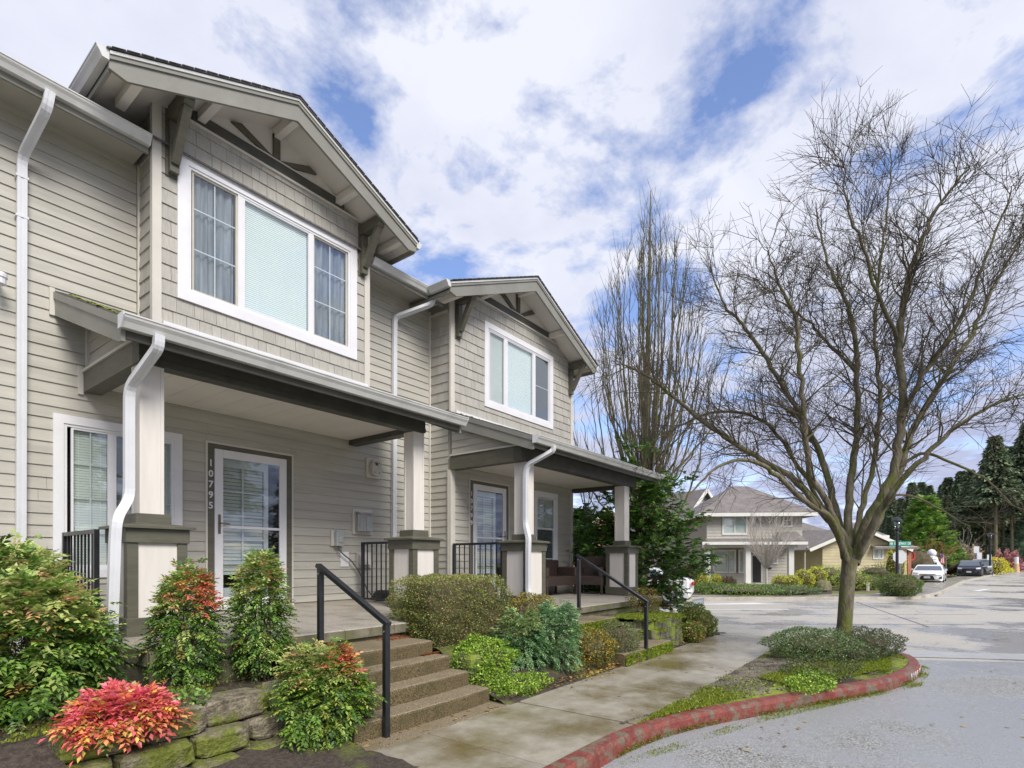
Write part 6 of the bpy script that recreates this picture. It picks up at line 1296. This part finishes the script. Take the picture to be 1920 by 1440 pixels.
# tan house right
D = 40; s_ = D / 1033; f3 = frame(1600, D, 3); ux = lambda px: (px - 1600) * s_; zz = lambda py: zat(py, D) + .12
Ht = thing('far_house', 'yellow tan house with low gabled wing and brick porch pier near the stop sign', 'house', f3(1, 0, 0).xy.to_3d())
wl = ux(1540); wr = ux(1668); ze3 = zz(1027)
m = MB(); fbox(m, f3, wl, 0, 0, wr, 7, ze3); m.build('wall', 'far_yellow', Ht)
flap(Ht, f3, wl, wr, 0, ze3 - .05, 0, 'far_yellow', .22, holes=[(ux(1637), ux(1658), zz(1049), zz(1027))])
pk = (ux(1606), zz(992)); cp = lambda z: (pk[0] - (pk[1] - z) / .42, pk[0] + (pk[1] - z) / .42)
flap(Ht, f3, wl, wr, ze3, pk[1] - .2, 0, 'far_yellow', .22, cap=cp); MB().add([f3(pk[0] - (pk[1] - ze3) / .42, .01, ze3), f3(pk[0] + (pk[1] - ze3) / .42, .01, ze3), f3(pk[0], .01, pk[1])], [(0, 1, 2)]).build('gable', 'far_yellow', Ht)
fwin(Ht, f3, ux(1640), ux(1655), zz(1046), zz(1029) - .05, 0, 1, 2, 2)
for sgn in (-1, 1):
    e = (pk[0] + sgn * (pk[1] - ze3 + .25) / .42, ze3 - .15); poly_roof(Ht, f3, [[(e[0], -.5, e[1]), (pk[0], -.5, pk[1] + .12), (pk[0], 7, pk[1] + .12), (e[0], 7, e[1])]]); MB().bar(f3(e[0], -.55, e[1] - .05), f3(pk[0], -.55, pk[1] + .05), .06, .22).build('rake_board', 'far_trim', Ht)
fpart(Ht, f3, 'porch_wall', 'far_yellow', ux(1668), 1.6, 0, ux(1690), 1.75, zz(1024)); fpart(Ht, f3, 'porch_opening', 'door_dark', ux(1669), 1.5, .1, ux(1682), 1.59, zz(1030))
fpart(Ht, f3, 'porch_pier', 'brick', ux(1700), -.3, 0, ux(1707), 0, zz(1026)); fpart(Ht, f3, 'porch_post', 'far_yellow', ux(1686), -.4, 0, ux(1696), -.05, zz(1026))
fpart(Ht, f3, 'porch_beam', 'far_trim', ux(1634), -.5, zz(1030), ux(1716), -.2, zz(1025))
poly_roof(Ht, f3, [[(ux(1630), -.6, zz(1026)), (ux(1717), -.6, zz(1026)), (ux(1717), 3, zz(1006)), (ux(1650), 3, zz(1006))]], 'porch_roof')
m = MB(); fbox(m, f3, ux(1650), 3.05, 0, ux(1712), 9, zz(1000)); m.build('upper_wall', 'far_orange', Ht)
poly_roof(Ht, f3, [[(ux(1644), 2.4, zz(1001)), (ux(1717), 2.4, zz(1001)), (ux(1706), 6, zz(968)), (ux(1660), 6, zz(968))]]); MB().bar(f3(ux(1644), 2.38, zz(1003)), f3(ux(1717), 2.38, zz(1003)), .05, .2).build('fascia', 'far_trim', Ht)
m = MB(); fbox(m, f3, ux(1545), 7.2, 0, ux(1640), 14, zz(985)); m.build('rear_wall', 'far_yellow', Ht); poly_roof(Ht, f3, [[(ux(1538), 6.8, zz(985)), (ux(1668), 6.8, zz(985)), (ux(1640), 11, zz(950)), (ux(1570), 11, zz(950))]])
# orange townhouses glimpsed under the far porch roof
D = 36; s_ = D / 1033; f4 = frame(1090, D, 0); ux = lambda px: (px - 1090) * s_; zz = lambda py: zat(py, D) + .12
Ho = thing('far_house', 'orange clapboard and brick house glimpsed under the far porch roof', 'house', f4(0, 0, 0).xy.to_3d())
m = MB(); fbox(m, f4, ux(1060), 0, 0, ux(1165), 8, zz(985)); m.build('wall', 'far_orange', Ho); flap(Ho, f4, ux(1092), ux(1165), 0, zz(985), 0, 'far_orange', .25)
fpart(Ho, f4, 'brick_front', 'brick', ux(1058), -.4, 0, ux(1090), -.02, zz(1003)); fwin(Ho, f4, ux(1072), ux(1081), zz(1015), zz(998), -.4, 1, 2, 2, blind=False)
pk = ux(1136); MB().prism([f4(ux(1108), -.02, zz(985)), f4(ux(1164), -.02, zz(985)), f4(pk, -.02, zz(952))], tuple(FW * .3)).build('gable', 'far_orange', Ho)
poly_roof(Ho, f4, [[(ux(1104), -.4, zz(989)), (pk, -.4, zz(951)), (pk, 5, zz(951)), (ux(1104), 5, zz(989))], [(ux(1168), -.4, zz(989)), (pk, -.4, zz(951)), (pk, 5, zz(951)), (ux(1168), 5, zz(989))], [(ux(1050), -.3, zz(983)), (ux(1110), -.3, zz(983)), (ux(1104), 5, zz(955)), (ux(1050), 5, zz(955))]])
for a, b in ((1104, 989), (1168, 989)): MB().bar(f4(ux(a), -.45, zz(b)), f4(pk, -.45, zz(953)), .06, .2).build('rake_board', 'far_trim', Ho)
fwin(Ho, f4, ux(1140), ux(1150), zz(1022), zz(1002), 0, 1, 2, 2, blind=False); fwin(Ho, f4, ux(1100), ux(1112), zz(1070), zz(1045), 0, 2)
# yards across the street
def patch(name, px0, px1, D0, D1, z, mat): return sheet(name, [at(px0, D0), at(px1, D0), at(px1 + 0, D1), at(px0, D1)], z, mat)
YG = 'shrubs in the far front yards'
def fb(px, py, D, rx, h, n, cols, label, name='yard_shrub', core=.85, L=.07): leafy(name, label, 'shrub', at(px, D, -.05), (rx, rx * .8, h), n, L, cols, core=core)
YEL = [((.50, .50, .04), 4), ((.35, .40, .04), 3), ((.6, .58, .08), 2)]; BRZ = [((.14, .08, .05), 4), ((.2, .13, .07), 3), ((.1, .1, .03), 2)]; GRN = [((.12, .2, .04), 4), ((.2, .3, .06), 3), ((.07, .12, .02), 3)]; YGR = [((.3, .4, .06), 4), ((.42, .5, .08), 3), ((.18, .28, .04), 2)]
fb(1318, 1090, 29, .42, .85, 1500, YEL, 'yellow bush by the left porch post of the beige house'); fb(1344, 1090, 29, .36, .80, 1400, YEL, 'small round yellow bush under the beige house window')
fb(1364, 1090, 29, .50, .70, 1500, BRZ, 'bronze ball shrub right of the small yellow bush'); fb(1464, 1085, 30.5, .55, .75, 1500, YEL, 'yellow bush before the right porch post'); fb(1461, 1093, 28.2, .42, .45, 1200, BRZ, 'low bronze shrub in front of the front path')
fb(1486, 1092, 28, .48, .78, 1600, YEL, 'round yellow bush at the right corner of the porch bed'); fb(1508, 1085, 29.5, .62, 1.05, 1900, YEL, 'larger yellow bush beyond the porch corner'); fb(1532, 1080, 31, .6, 1.2, 1900, YEL, 'tall yellow green bush beside the grey rock'); fb(1552, 1082, 32, 1.4, 1.25, 2600, YGR, 'wide pale lime shrub at the right of the beige house')
fb(1400, 1102, 25.9, 2.6, .42, 6000, GRN, 'long low spread of green groundcover before the beige house', 'yard_groundcover', .8); fb(1470, 1104, 25.6, 1.9, .40, 4500, [((.10, .16, .06), 4), ((.16, .22, .09), 3)], 'blue green low juniper by the far kerb', 'yard_groundcover', .8); fb(1335, 1100, 26.5, 1.0, .5, 3000, GRN, 'low green mat left of the beige house porch', 'yard_groundcover', .8)
fb(1300, 1085, 30, 1.0, 1.5, 2500, [((.09, .14, .06), 4), ((.2, .18, .12), 3)], 'grey green shrub under the blue grey house'); fb(1596, 1085, 29, 1.1, 1.0, 2600, YGR, 'lime shrub behind the street tree trunk'); fb(1628, 1085, 30, 1.0, .8, 2200, GRN, 'green shrub left of the lamp post'); fb(1642, 1082, 37, 1.3, 1.2, 2200, [((.06, .11, .02), 4), ((.1, .16, .03), 3)], 'dark green bush under the tan house window')
fb(1678, 1060, 37, .8, 2.3, 2000, YEL, 'yellow leaved shrub behind the stop sign'); fb(1712, 1060, 46, 2.2, 2.6, 2600, [((.10, .12, .03), 4), ((.16, .13, .05), 3)], 'brown green shrub beyond the tan house'); fb(1772, 1070, 58, 2.0, 1.7, 1800, GRN, 'low strappy green planting beside the flag')
rock(tuple(at(1543, 27.5, .15)), (.5, .4, .42), 31, 'boulder', None, e=1); tag(COL.objects['boulder'], 'grey brown boulder among the yard shrubs', 'rock')
patch('yard_mulch', 1250, 1560, 24.8, 34, -.03, 'mulch'); patch('yard_lawn', 1560, 1760, 25.2, 60, -.06, 'lawn')
fp = thing('garden_path', 'x', 'x', at(1430, 26, 0)); [fp.__delitem__(k) for k in ('label', 'category')]; struct(fp); MB().add([at(1422, 24.4, -.02), at(1445, 24.4, -.02), at(1440, 34.5, -.02), at(1420, 34.5, -.02)], [(0, 1, 2, 3)]).build('path_slab', 'concrete', fp)

# ------------------------------------------------------------------ street furniture
def lamp(base, h, label, s=1.0):
    t = thing('street_lamp', label, 'street lamp', base, 'black lantern street lamps'); x, y, z = base
    MB().lathe((x, y, z), [(.14 * s, 0), (.14 * s, .12), (.10 * s, .2), (.085 * s, .9), (.075 * s, 1.0), (.065 * s, h - .7), (.09 * s, h - .66), (.06 * s, h - .6)], 12).build('post', 'lamp_black', t)
    c = (x, y, z + h - .6)
    m = MB().lathe(c, [(.05 * s, 0), (.14 * s, .06), (.14 * s, .08)], 8); m.lathe((c[0], c[1], c[2] + .50), [(.25 * s, 0), (.24 * s, .03), (.12 * s, .14), (.03, .18), (.01, .24)], 12)
    for k in range(6): a = k * 1.047; m.bar((c[0] + .13 * s * math.cos(a), c[1] + .13 * s * math.sin(a), c[2] + .08), (c[0] + .22 * s * math.cos(a), c[1] + .22 * s * math.sin(a), c[2] + .50), .022)
    m.build('lantern_frame', 'lamp_black', t); MB().lathe(c, [(.12 * s, .08), (.205 * s, .5)], 12).build('lamp_glass', 'glass_clear', t, smooth=True); return t
lamp(at(1100, 18.5, -.1), 4.05, 'black lantern lamp seen under the far porch roof'); lamp(at(1682, 26.2, -.05), 3.55, 'near black lamp post beside the stop sign', .9); lamp(at(1856.5, 60, -.1), 4.6, 'distant black lamp post beyond the parked cars', 1.3)
sg = thing('street_sign', 'stop sign seen from behind with a green street name blade on top', 'street sign', at(1688, 27.5, -.05)); b = at(1688, 27.5, 0)
MB().box((b.x - .03, b.y - .03, -.05), (b.x + .03, b.y + .03, zat(1013, 27.5))).build('post', 'galv', sg)
c = at(1687, 27.45, zat(1044, 27.45)); u = RT
MB().prism([c + u * .36 * math.cos(a) + Vector((0, 0, .36 * math.sin(a))) for a in [math.pi / 8 + k * math.pi / 4 for k in range(8)]], tuple(FW * .012)).build('stop_plate', 'sign_back', sg)
c = at(1688, 27.3, zat(1019.5, 27.3)); MB().prism([c - u * .54 - Vector((0, 0, .125)), c + u * .54 - Vector((0, 0, .125)), c + u * .54 + Vector((0, 0, .125)), c - u * .54 + Vector((0, 0, .125))], tuple(FW * .012)).build('name_blade', 'sign_green', sg)
MF = Matrix(((u.x, 0, -FW.x, 0), (u.y, 0, -FW.y, 0), (0, 1, 0, 0), (0, 0, 0, 1)))
text_obj('lettering', 'NE  EDGEWAY  DR', .17, 'paint_white', Matrix.Translation(c - FW * .004) @ MF, sg, .003, True, sx=.72)
for px, D, h, lab in ((1831, 66, 3.3, 'pale post with a small sign beyond the black car'), (1836, 69, 2.6, 'shorter post with a white notice right of the taller one')):
    b = at(px, D, -.1); s = thing('road_sign', lab, 'road sign', b); MB().box((b.x - .05, b.y - .05, -.1), (b.x + .05, b.y + .05, h)).build('post', 'galv', s)
    c = at(px, D - .1, h - .45); MB().prism([c - u * .32 - Vector((0, 0, .4)), c + u * .32 - Vector((0, 0, .4)), c + u * .32 + Vector((0, 0, .4)), c - u * .32 + Vector((0, 0, .4))], tuple(FW * .02)).build('plate', 'sign_back', s)
b = at(1855, 61, -.1); s = thing('parking_sign', 'small white signboard in front of the distant lamp', 'road sign', b); MB().box((b.x - .04, b.y - .04, -.1), (b.x + .04, b.y + .04, 1.9)).build('post', 'galv', s); c = at(1855, 60.9, 1.9); MB().prism([c - u * .25 - Vector((0, 0, .3)), c + u * .25 - Vector((0, 0, .3)), c + u * .25 + Vector((0, 0, .3)), c - u * .25 + Vector((0, 0, .3))], tuple(FW * .02)).build('plate', 'sign_back', s)
b = at(1774, 55, -.1); s = thing('garden_sign', 'slim green street blade on a post by the flag', 'street sign', b); MB().box((b.x - .03, b.y - .03, -.1), (b.x + .03, b.y + .03, 2.0)).build('post', 'galv', s); MB().bar(at(1770, 55, 1.95), at(1779, 55, 1.95), .03, .14).build('blade', 'sign_green', s)
b = at(1906, 80, -.1); s = thing('orange_cone_post', 'orange and white striped marker post at the road bend', 'marker post', b)
MB().lathe(tuple(b), [(.4, 0), (.36, .1), (.28, 1.2)], 10).build('base', 'far_orange', s); MB().lathe((b.x, b.y, b.z + 1.2), [(.26, 0), (.24, 1.0)], 10).build('tip', 'paint_white', s)
# flag
b = at(1762, 50, -.05); s = thing('garden_flag', 'small stars and stripes flag on a slanted staff', 'flag', b); MB().tube([b + Vector((0, 0, .3)), at(1757, 50, zat(1034, 50))], .02, 6).build('staff', 'galv', s)
c = at(1767, 50, zat(1038, 50))
for k in range(7):
    V = []; n = 6
    for i in range(n + 1):
        for j in (0, 1): xx = .12 * (k + j) - .42; V.append(c + u * (xx * .45 + .03 * math.sin(i)) + FW * (.06 * math.sin(k + j + i * .9)) - Vector((0, 0, .85 * i / n + .10 * abs(xx))))
    MB().add(V, [(2 * i, 2 * i + 1, 2 * i + 3, 2 * i + 2) for i in range(n)]).build('stripe', 'flag_red' if k % 2 == 0 else 'paint_white', s)
MB().quad(c - u * .19 - FW * .08, c + u * .0 - FW * .08, c + u * .0 - FW * .08 - Vector((0, 0, .38)), c - u * .19 - FW * .08 - Vector((0, 0, .38))).build('canton', 'flag_blue', s)
# inflatable snow figure
b = at(1747, 47, -.05); s = thing('yard_figure', 'white inflatable garden figure with dark hat brim behind the white car', 'lawn ornament', b)
MB().lathe(tuple(b), [(.2, 0), (.5, .2), (.55, .6), (.42, 1.0), (.45, 1.2), (.5, 1.5), (.40, 1.85), (.3, 1.95)], 14).build('body', 'snow_white', s, smooth=True); MB().lathe((b.x, b.y, b.z + 1.9), [(.18, 0), (.33, .18), (.34, .38), (.22, .58), (.02, .66)], 14).build('head', 'snow_white', s, smooth=True)
MB().bar(b - u * .45 - FW * .4 + Vector((0, 0, 1.15)), b + u * .0 - FW * .45 + Vector((0, 0, 1.15)), .3, .5).build('held_box', 'door_dark', s); MB().bar(b + u * .35 + Vector((0, 0, 1.6)), b + u * .75 + Vector((0, 0, 1.0)), .22, .24).build('sleeve', 'snow_white', s)
b = at(1709, 43, 0); s = thing('red_wreath', 'red wreath hanging by the tan house porch', 'wreath', at(1708.5, 40.2, 1.2)); c = at(1709.5, 40.0, zat(1043, 40))
m = MB(); m.tube([c + u * .18 * math.cos(a) + Vector((0, 0, .30 * math.sin(a))) for a in [k * math.pi / 6 for k in range(13)]], .08, 6); m.build('ring', 'red_cloth', s); MB().bar(c + Vector((0, 0, .2)), c + Vector((0, 0, .7)), .02).build('hanger', 'galv', s)
b = at(1627, 28.5, -.05); s = thing('utility_post', 'short white utility marker in the corner bed', 'marker', b); MB().bbox((b.x - .07, b.y - .07, -.05), (b.x + .07, b.y + .07, .33), .02).build('post', 'far_trim', s); MB().bbox((b.x - .08, b.y - .08, .33), (b.x + .08, b.y + .08, .38), .02).build('cap', 'far_trim', s)
# little sign by the walk corner
s = thing('plant_sign', 'small green printed sign on a stake behind the round bushes', 'sign', (12.05, 4.05, 0)); c = Vector((12.05, 4.05, .58))
MB().box((12.04, 4.05, -.1), (12.06, 4.07, .5)).build('stake', 'galv', s)
e1 = u * .13 + Vector((0, 0, .02)); e2 = Vector((0, 0, .07)) + FW * .12 + u * .05
MB().prism([c - e1 - e2, c + e1 - e2, c + e1 + e2, c - e1 + e2], (0, 0, .01)).build('board', 'grey_plastic', s); MB().prism([c - e1 * .8 - e2 * .5 + Vector((0, 0, .011)), c + e1 * .8 - e2 * .5 + Vector((0, 0, .011)), c + e1 * .8 + e2 * .5 + Vector((0, 0, .011)), c - e1 * .8 + e2 * .5 + Vector((0, 0, .011))], (0, 0, .003)).build('print_panel', 'sign_back', s)

# ------------------------------------------------------------------ cars
def car(label, base, ang, L, Wd, H, paint, suv=False, name='parked_car', flip=False):
    """x forward, built round the origin then placed"""
    t = thing(name, label, 'car', base, 'cars parked along the road'); t.rotation_euler = (0, 0, ang)
    h = Wd / 2; hb = H * (.60 if not suv else .64); gl = H * .965
    if suv: prof = [(-.5, .30), (-.5, .60), (-.47, .66), (-.40, .93), (-.34, 1.0), (.05, 1.0), (.16, .93), (.27, .66), (.44, .60), (.495, .50), (.5, .28)]
    else: prof = [(-.5, .32), (-.5, .62), (-.46, .69), (-.33, .72), (-.19, .96), (-.08, 1.0), (.04, .985), (.12, .92), (.26, .70), (.43, .60), (.495, .47), (.5, .25)]
    # body: slices across the width, tumblehome above the belt
    V = []; F = []; n = len(prof); cols = [(-1, .90), (-.97, .98), (-.6, 1), (0, 1.0), (.6, 1), (.97, .98), (1, .90)]
    for s, k in cols:
        for x, z in prof:
            zz_ = z; y = s * h
            if z > .72: y *= 1 - (z - .70) * .62
            xx = x * (1 - .10 * abs(s) ** 3 * (1 if abs(x) > .42 else .2)); zz_ = z * (1 - .02 * (1 - k) * 5) if z > .5 else z
            V.append((xx * L, y, zz_ * H))
        V.append((.5 * L * .94, s * h * .95, .14 * H)); V.append((-.5 * L * .94, s * h * .95, .16 * H))
    N = n + 2
    for j in range(len(cols) - 1):
        for i in range(N): i2 = (i + 1) % N; F.append((j * N + i, j * N + i2, (j + 1) * N + i2, (j + 1) * N + i))
    F += [tuple(range(N - 1, -1, -1)), tuple((len(cols) - 1) * N + i for i in range(N))]
    def P(name_, mb, mat, smooth=False): 
        me = bpy.data.meshes.new(name_); me.from_pydata(mb.v, [], mb.f); me.materials.append(MATS[mat]); me.update()
        if smooth: me.shade_smooth()
        o = bpy.data.objects.new(name_, me); COL.objects.link(o); o.parent = t; return o
    body = P('body', MB().add(V, F), paint)
    wi = lambda z: h * (1 - (z - .70) * .62) if z > .72 else h
    A, B_, C_ = (prof[7][0], prof[8][0], None) if not suv else (prof[6][0], prof[7][0], None)
    zt, zb = (prof[7][1], prof[8][1]) if not suv else (prof[6][1], prof[7][1])
    # windscreen, lifted clear of the body
    e = .012; P('windscreen', MB().quad((L * (B_ - .004) + e, -wi(zb) * .9, H * (zb + .012) + e), (L * (B_ - .004) + e, wi(zb) * .9, H * (zb + .012) + e), (L * A + e, wi(zt) * .86, H * zt + e), (L * A + e, -wi(zt) * .86, H * zt + e)), 'car_glass')
    for s in (-1, 1):
        y0 = s * (h * .995); y1 = s * (wi(.92) + .012); a = [(.22, .715), (.10, .93), (-.05, .95), (-.17, .92), (-.30, .735)] if not suv else [(.22, .70), (.12, .92), (-.05, .95), (-.33, .94), (-.40, .72)]
        yy = lambda z: s * (wi(z) + .014)
        cut = [(a[0], a[1], (.0, a[2][1]), (.0, .72)), ((-.02, .72), (-.02, .95), a[3], a[4])]
        for q in cut: P('side_window', MB().add([(x * L, yy(z), z * H) for x, z in q], [(0, 1, 2, 3)]), 'car_glass')
        P('mirror', MB().bbox((.185 * L, s * (h + .02), .69 * H), (.215 * L, s * (h + .17), .78 * H), .02), paint)
        P('headlight', MB().prism([(.462 * L, s * h * .93, .50 * H), (.495 * L, s * h * .60, .49 * H), (.49 * L, s * h * .55, .56 * H), (.445 * L, s * h * .95, .60 * H)], (.02, 0, 0)), 'headlight')
        P('fog_inset', MB().prism([(.485 * L, s * h * .92, .26 * H), (.50 * L, s * h * .72, .26 * H), (.50 * L, s * h * .78, .36 * H), (.485 * L, s * h * .93, .40 * H)], (.012, 0, 0)), 'rubber')
        P('door_line', MB().box((-.012 * L, s * (h - .01), .25 * H), (-.006 * L, s * (h + .003), .71 * H)), 'rubber'); P('door_handle', MB().box((-.06 * L, s * h, .60 * H), (-.10 * L, s * (h + .025), .62 * H)), paint)
        for x in (-.30, .31):
            r = .335 if not suv else .37; m = MB(); 
            def ring(y, rr, k=18): return [(x * L + rr * math.cos(2 * math.pi * i / k), y, r + rr * math.sin(2 * math.pi * i / k)) for i in range(k)]
            y0_, y1_ = s * (h - .2), s * (h + .012); m.prism(ring(y0_, r), (0, y1_ - y0_, 0)); w = P('wheel', m, 'rubber')
            m2 = MB(); m2.prism(ring(y1_, r * .66), (0, s * .012, 0)); o2 = P('rim', m2, 'car_silver'); o2.parent = w
            P('wheel_arch', MB().prism([(x * L + (r + .05) * math.cos(q), s * (h - .03), r + (r + .05) * math.sin(q)) for q in [math.pi * i / 10 for i in range(11)]], (0, s * .036, 0)), 'rubber')
    P('grille', MB().prism([(.502 * L, -h * .5, .20 * H), (.502 * L, h * .5, .20 * H), (.502 * L, h * .42, .36 * H), (.498 * L, h * .34, .43 * H), (.498 * L, -h * .34, .43 * H), (.502 * L, -h * .42, .36 * H)], (.014, 0, 0)), 'rubber')
    P('upper_grille', MB().box((.495 * L, -h * .5, .47 * H), (.508 * L, h * .5, .52 * H)), 'chrome' if not suv else 'rubber'); P('number_plate', MB().box((.512 * L, -.18, .29 * H), (.522 * L, .18, .29 * H + .15)), 'sign_back')
    P('underbody', MB().box((-.44 * L, -h * .85, .10), (.46 * L, h * .85, .17 * H)), 'rubber')
    for s in (-1, 1): P('tail_light', MB().box((-.503 * L, s * h * .55, .50 * H), (-.49 * L, s * h * .95, .60 * H)), 'red_cloth')
    return t
road = (DL(42.7, 35.2) - DL(26, 20.2)).normalized(); ang = math.atan2(road.y, road.x)
TOW = math.atan2(-FW.y, -FW.x)
c1 = at(1743, 41.0, -.125); car('white sedan parked nearest at the far kerb facing us', c1, ang + math.pi + .02, 4.6, 1.80, 1.35, 'car_white')
c2 = at(1819, 55.5, -.125); car('black compact crossover parked behind the white sedan', c2, ang + math.pi, 4.6, 1.85, 1.68, 'car_black', True)
c3 = at(1841, 62, -.125); car('grey crossover parked behind the black one', c3, ang + math.pi, 4.6, 1.85, 1.85, 'car_grey', True)
car('white car far off at the road bend, left one', at(1901, 96, -.125), ang, 4.5, 1.8, 1.4, 'car_white'); car('white car far off at the right edge of the view', at(1916, 88, -.125), ang + math.pi, 4.5, 1.8, 1.45, 'car_white')
car('white car half hidden behind the evergreen', at(1190, 22.0, -.125), ang + math.pi * .5 + .4, 4.5, 1.8, 1.4, 'car_white')
car('blue parked car glimpsed through the far porch railing', at(1120, 26, -.125), ang + 1.57, 4.5, 1.8, 1.42, 'car_silver')

# ------------------------------------------------------------------ porch furniture and bits
def wicker(label, ox, oy, z, w, dpt, ang, back=.42):
    t = thing('wicker_seat', label, 'chair', (ox, oy, z)); t.rotation_euler = (0, 0, ang)
    def P(n_, a, b, r=.02):
        mb = MB().bbox(a, b, r); me = bpy.data.meshes.new(n_); me.from_pydata(mb.v, [], mb.f); me.materials.append(MATS['wicker']); me.update(); o = bpy.data.objects.new(n_, me); COL.objects.link(o); o.parent = t
    P('seat', (-w / 2, -dpt / 2, .22), (w / 2, dpt / 2, .42)); P('backrest', (-w / 2, dpt / 2 - .1, .421), (w / 2, dpt / 2, .42 + back))
    for s in (-1, 1): x0, x1 = sorted((s * w / 2, s * (w / 2 - .1))); P('armrest', (x0, -dpt / 2, .421), (x1, dpt / 2 - .101, .62))
    for sx in (-1, 1):
        for sy in (-1, 1): x0, x1 = sorted((sx * w / 2, sx * (w / 2 - .045))); y0, y1 = sorted((sy * dpt / 2, sy * (dpt / 2 - .045))); P('leg', (x0, y0, 0), (x1, y1, .219), .004)
wicker('dark brown wicker armchair by the far railing', 11.35, 6.30, .73, .66, .62, R_(-75), .45); wicker('dark brown wicker loveseat against the wall under the window', 10.3, 6.72, .735, 1.25, .6, 0, .36)
ac = thing('air_conditioner', 'dark louvred air conditioner cabinet behind shrubs at the far left edge', 'air conditioner', (.75, 6.9, .43))
MB().bbox((.3, 6.6, .43), (1.12, 7.35, .48), .01).build('base', 'concrete', ac); MB().bbox((.33, 6.63, 1.17), (1.09, 7.32, 1.23), .01).build('top', 'gutter', ac)
for k in range(17): MB().box((.34, 6.63, .50 + .04 * k), (1.08, 7.30, .52 + .04 * k)).build('louvre', 'screen', ac)
MB().box((.38, 6.67, .48), (1.04, 7.27, 1.17)).build('core', 'door_dark', ac)
b = thing('garden_tools', 'dark trowel and bag of tools on the porch behind the railing', 'tools', (6.0, 7.35, .82)); MB().bar((5.95, 7.35, .83), (6.35, 7.3, 1.12), .03).build('handle', 'cable', b); MB().bbox((5.95, 7.25, .825), (6.2, 7.5, 1.0), .05).build('bag', 'door_dark', b); MB().bar((5.85, 7.3, .85), (6.3, 7.4, .90), .04, .02).build('blade', 'galv', b)
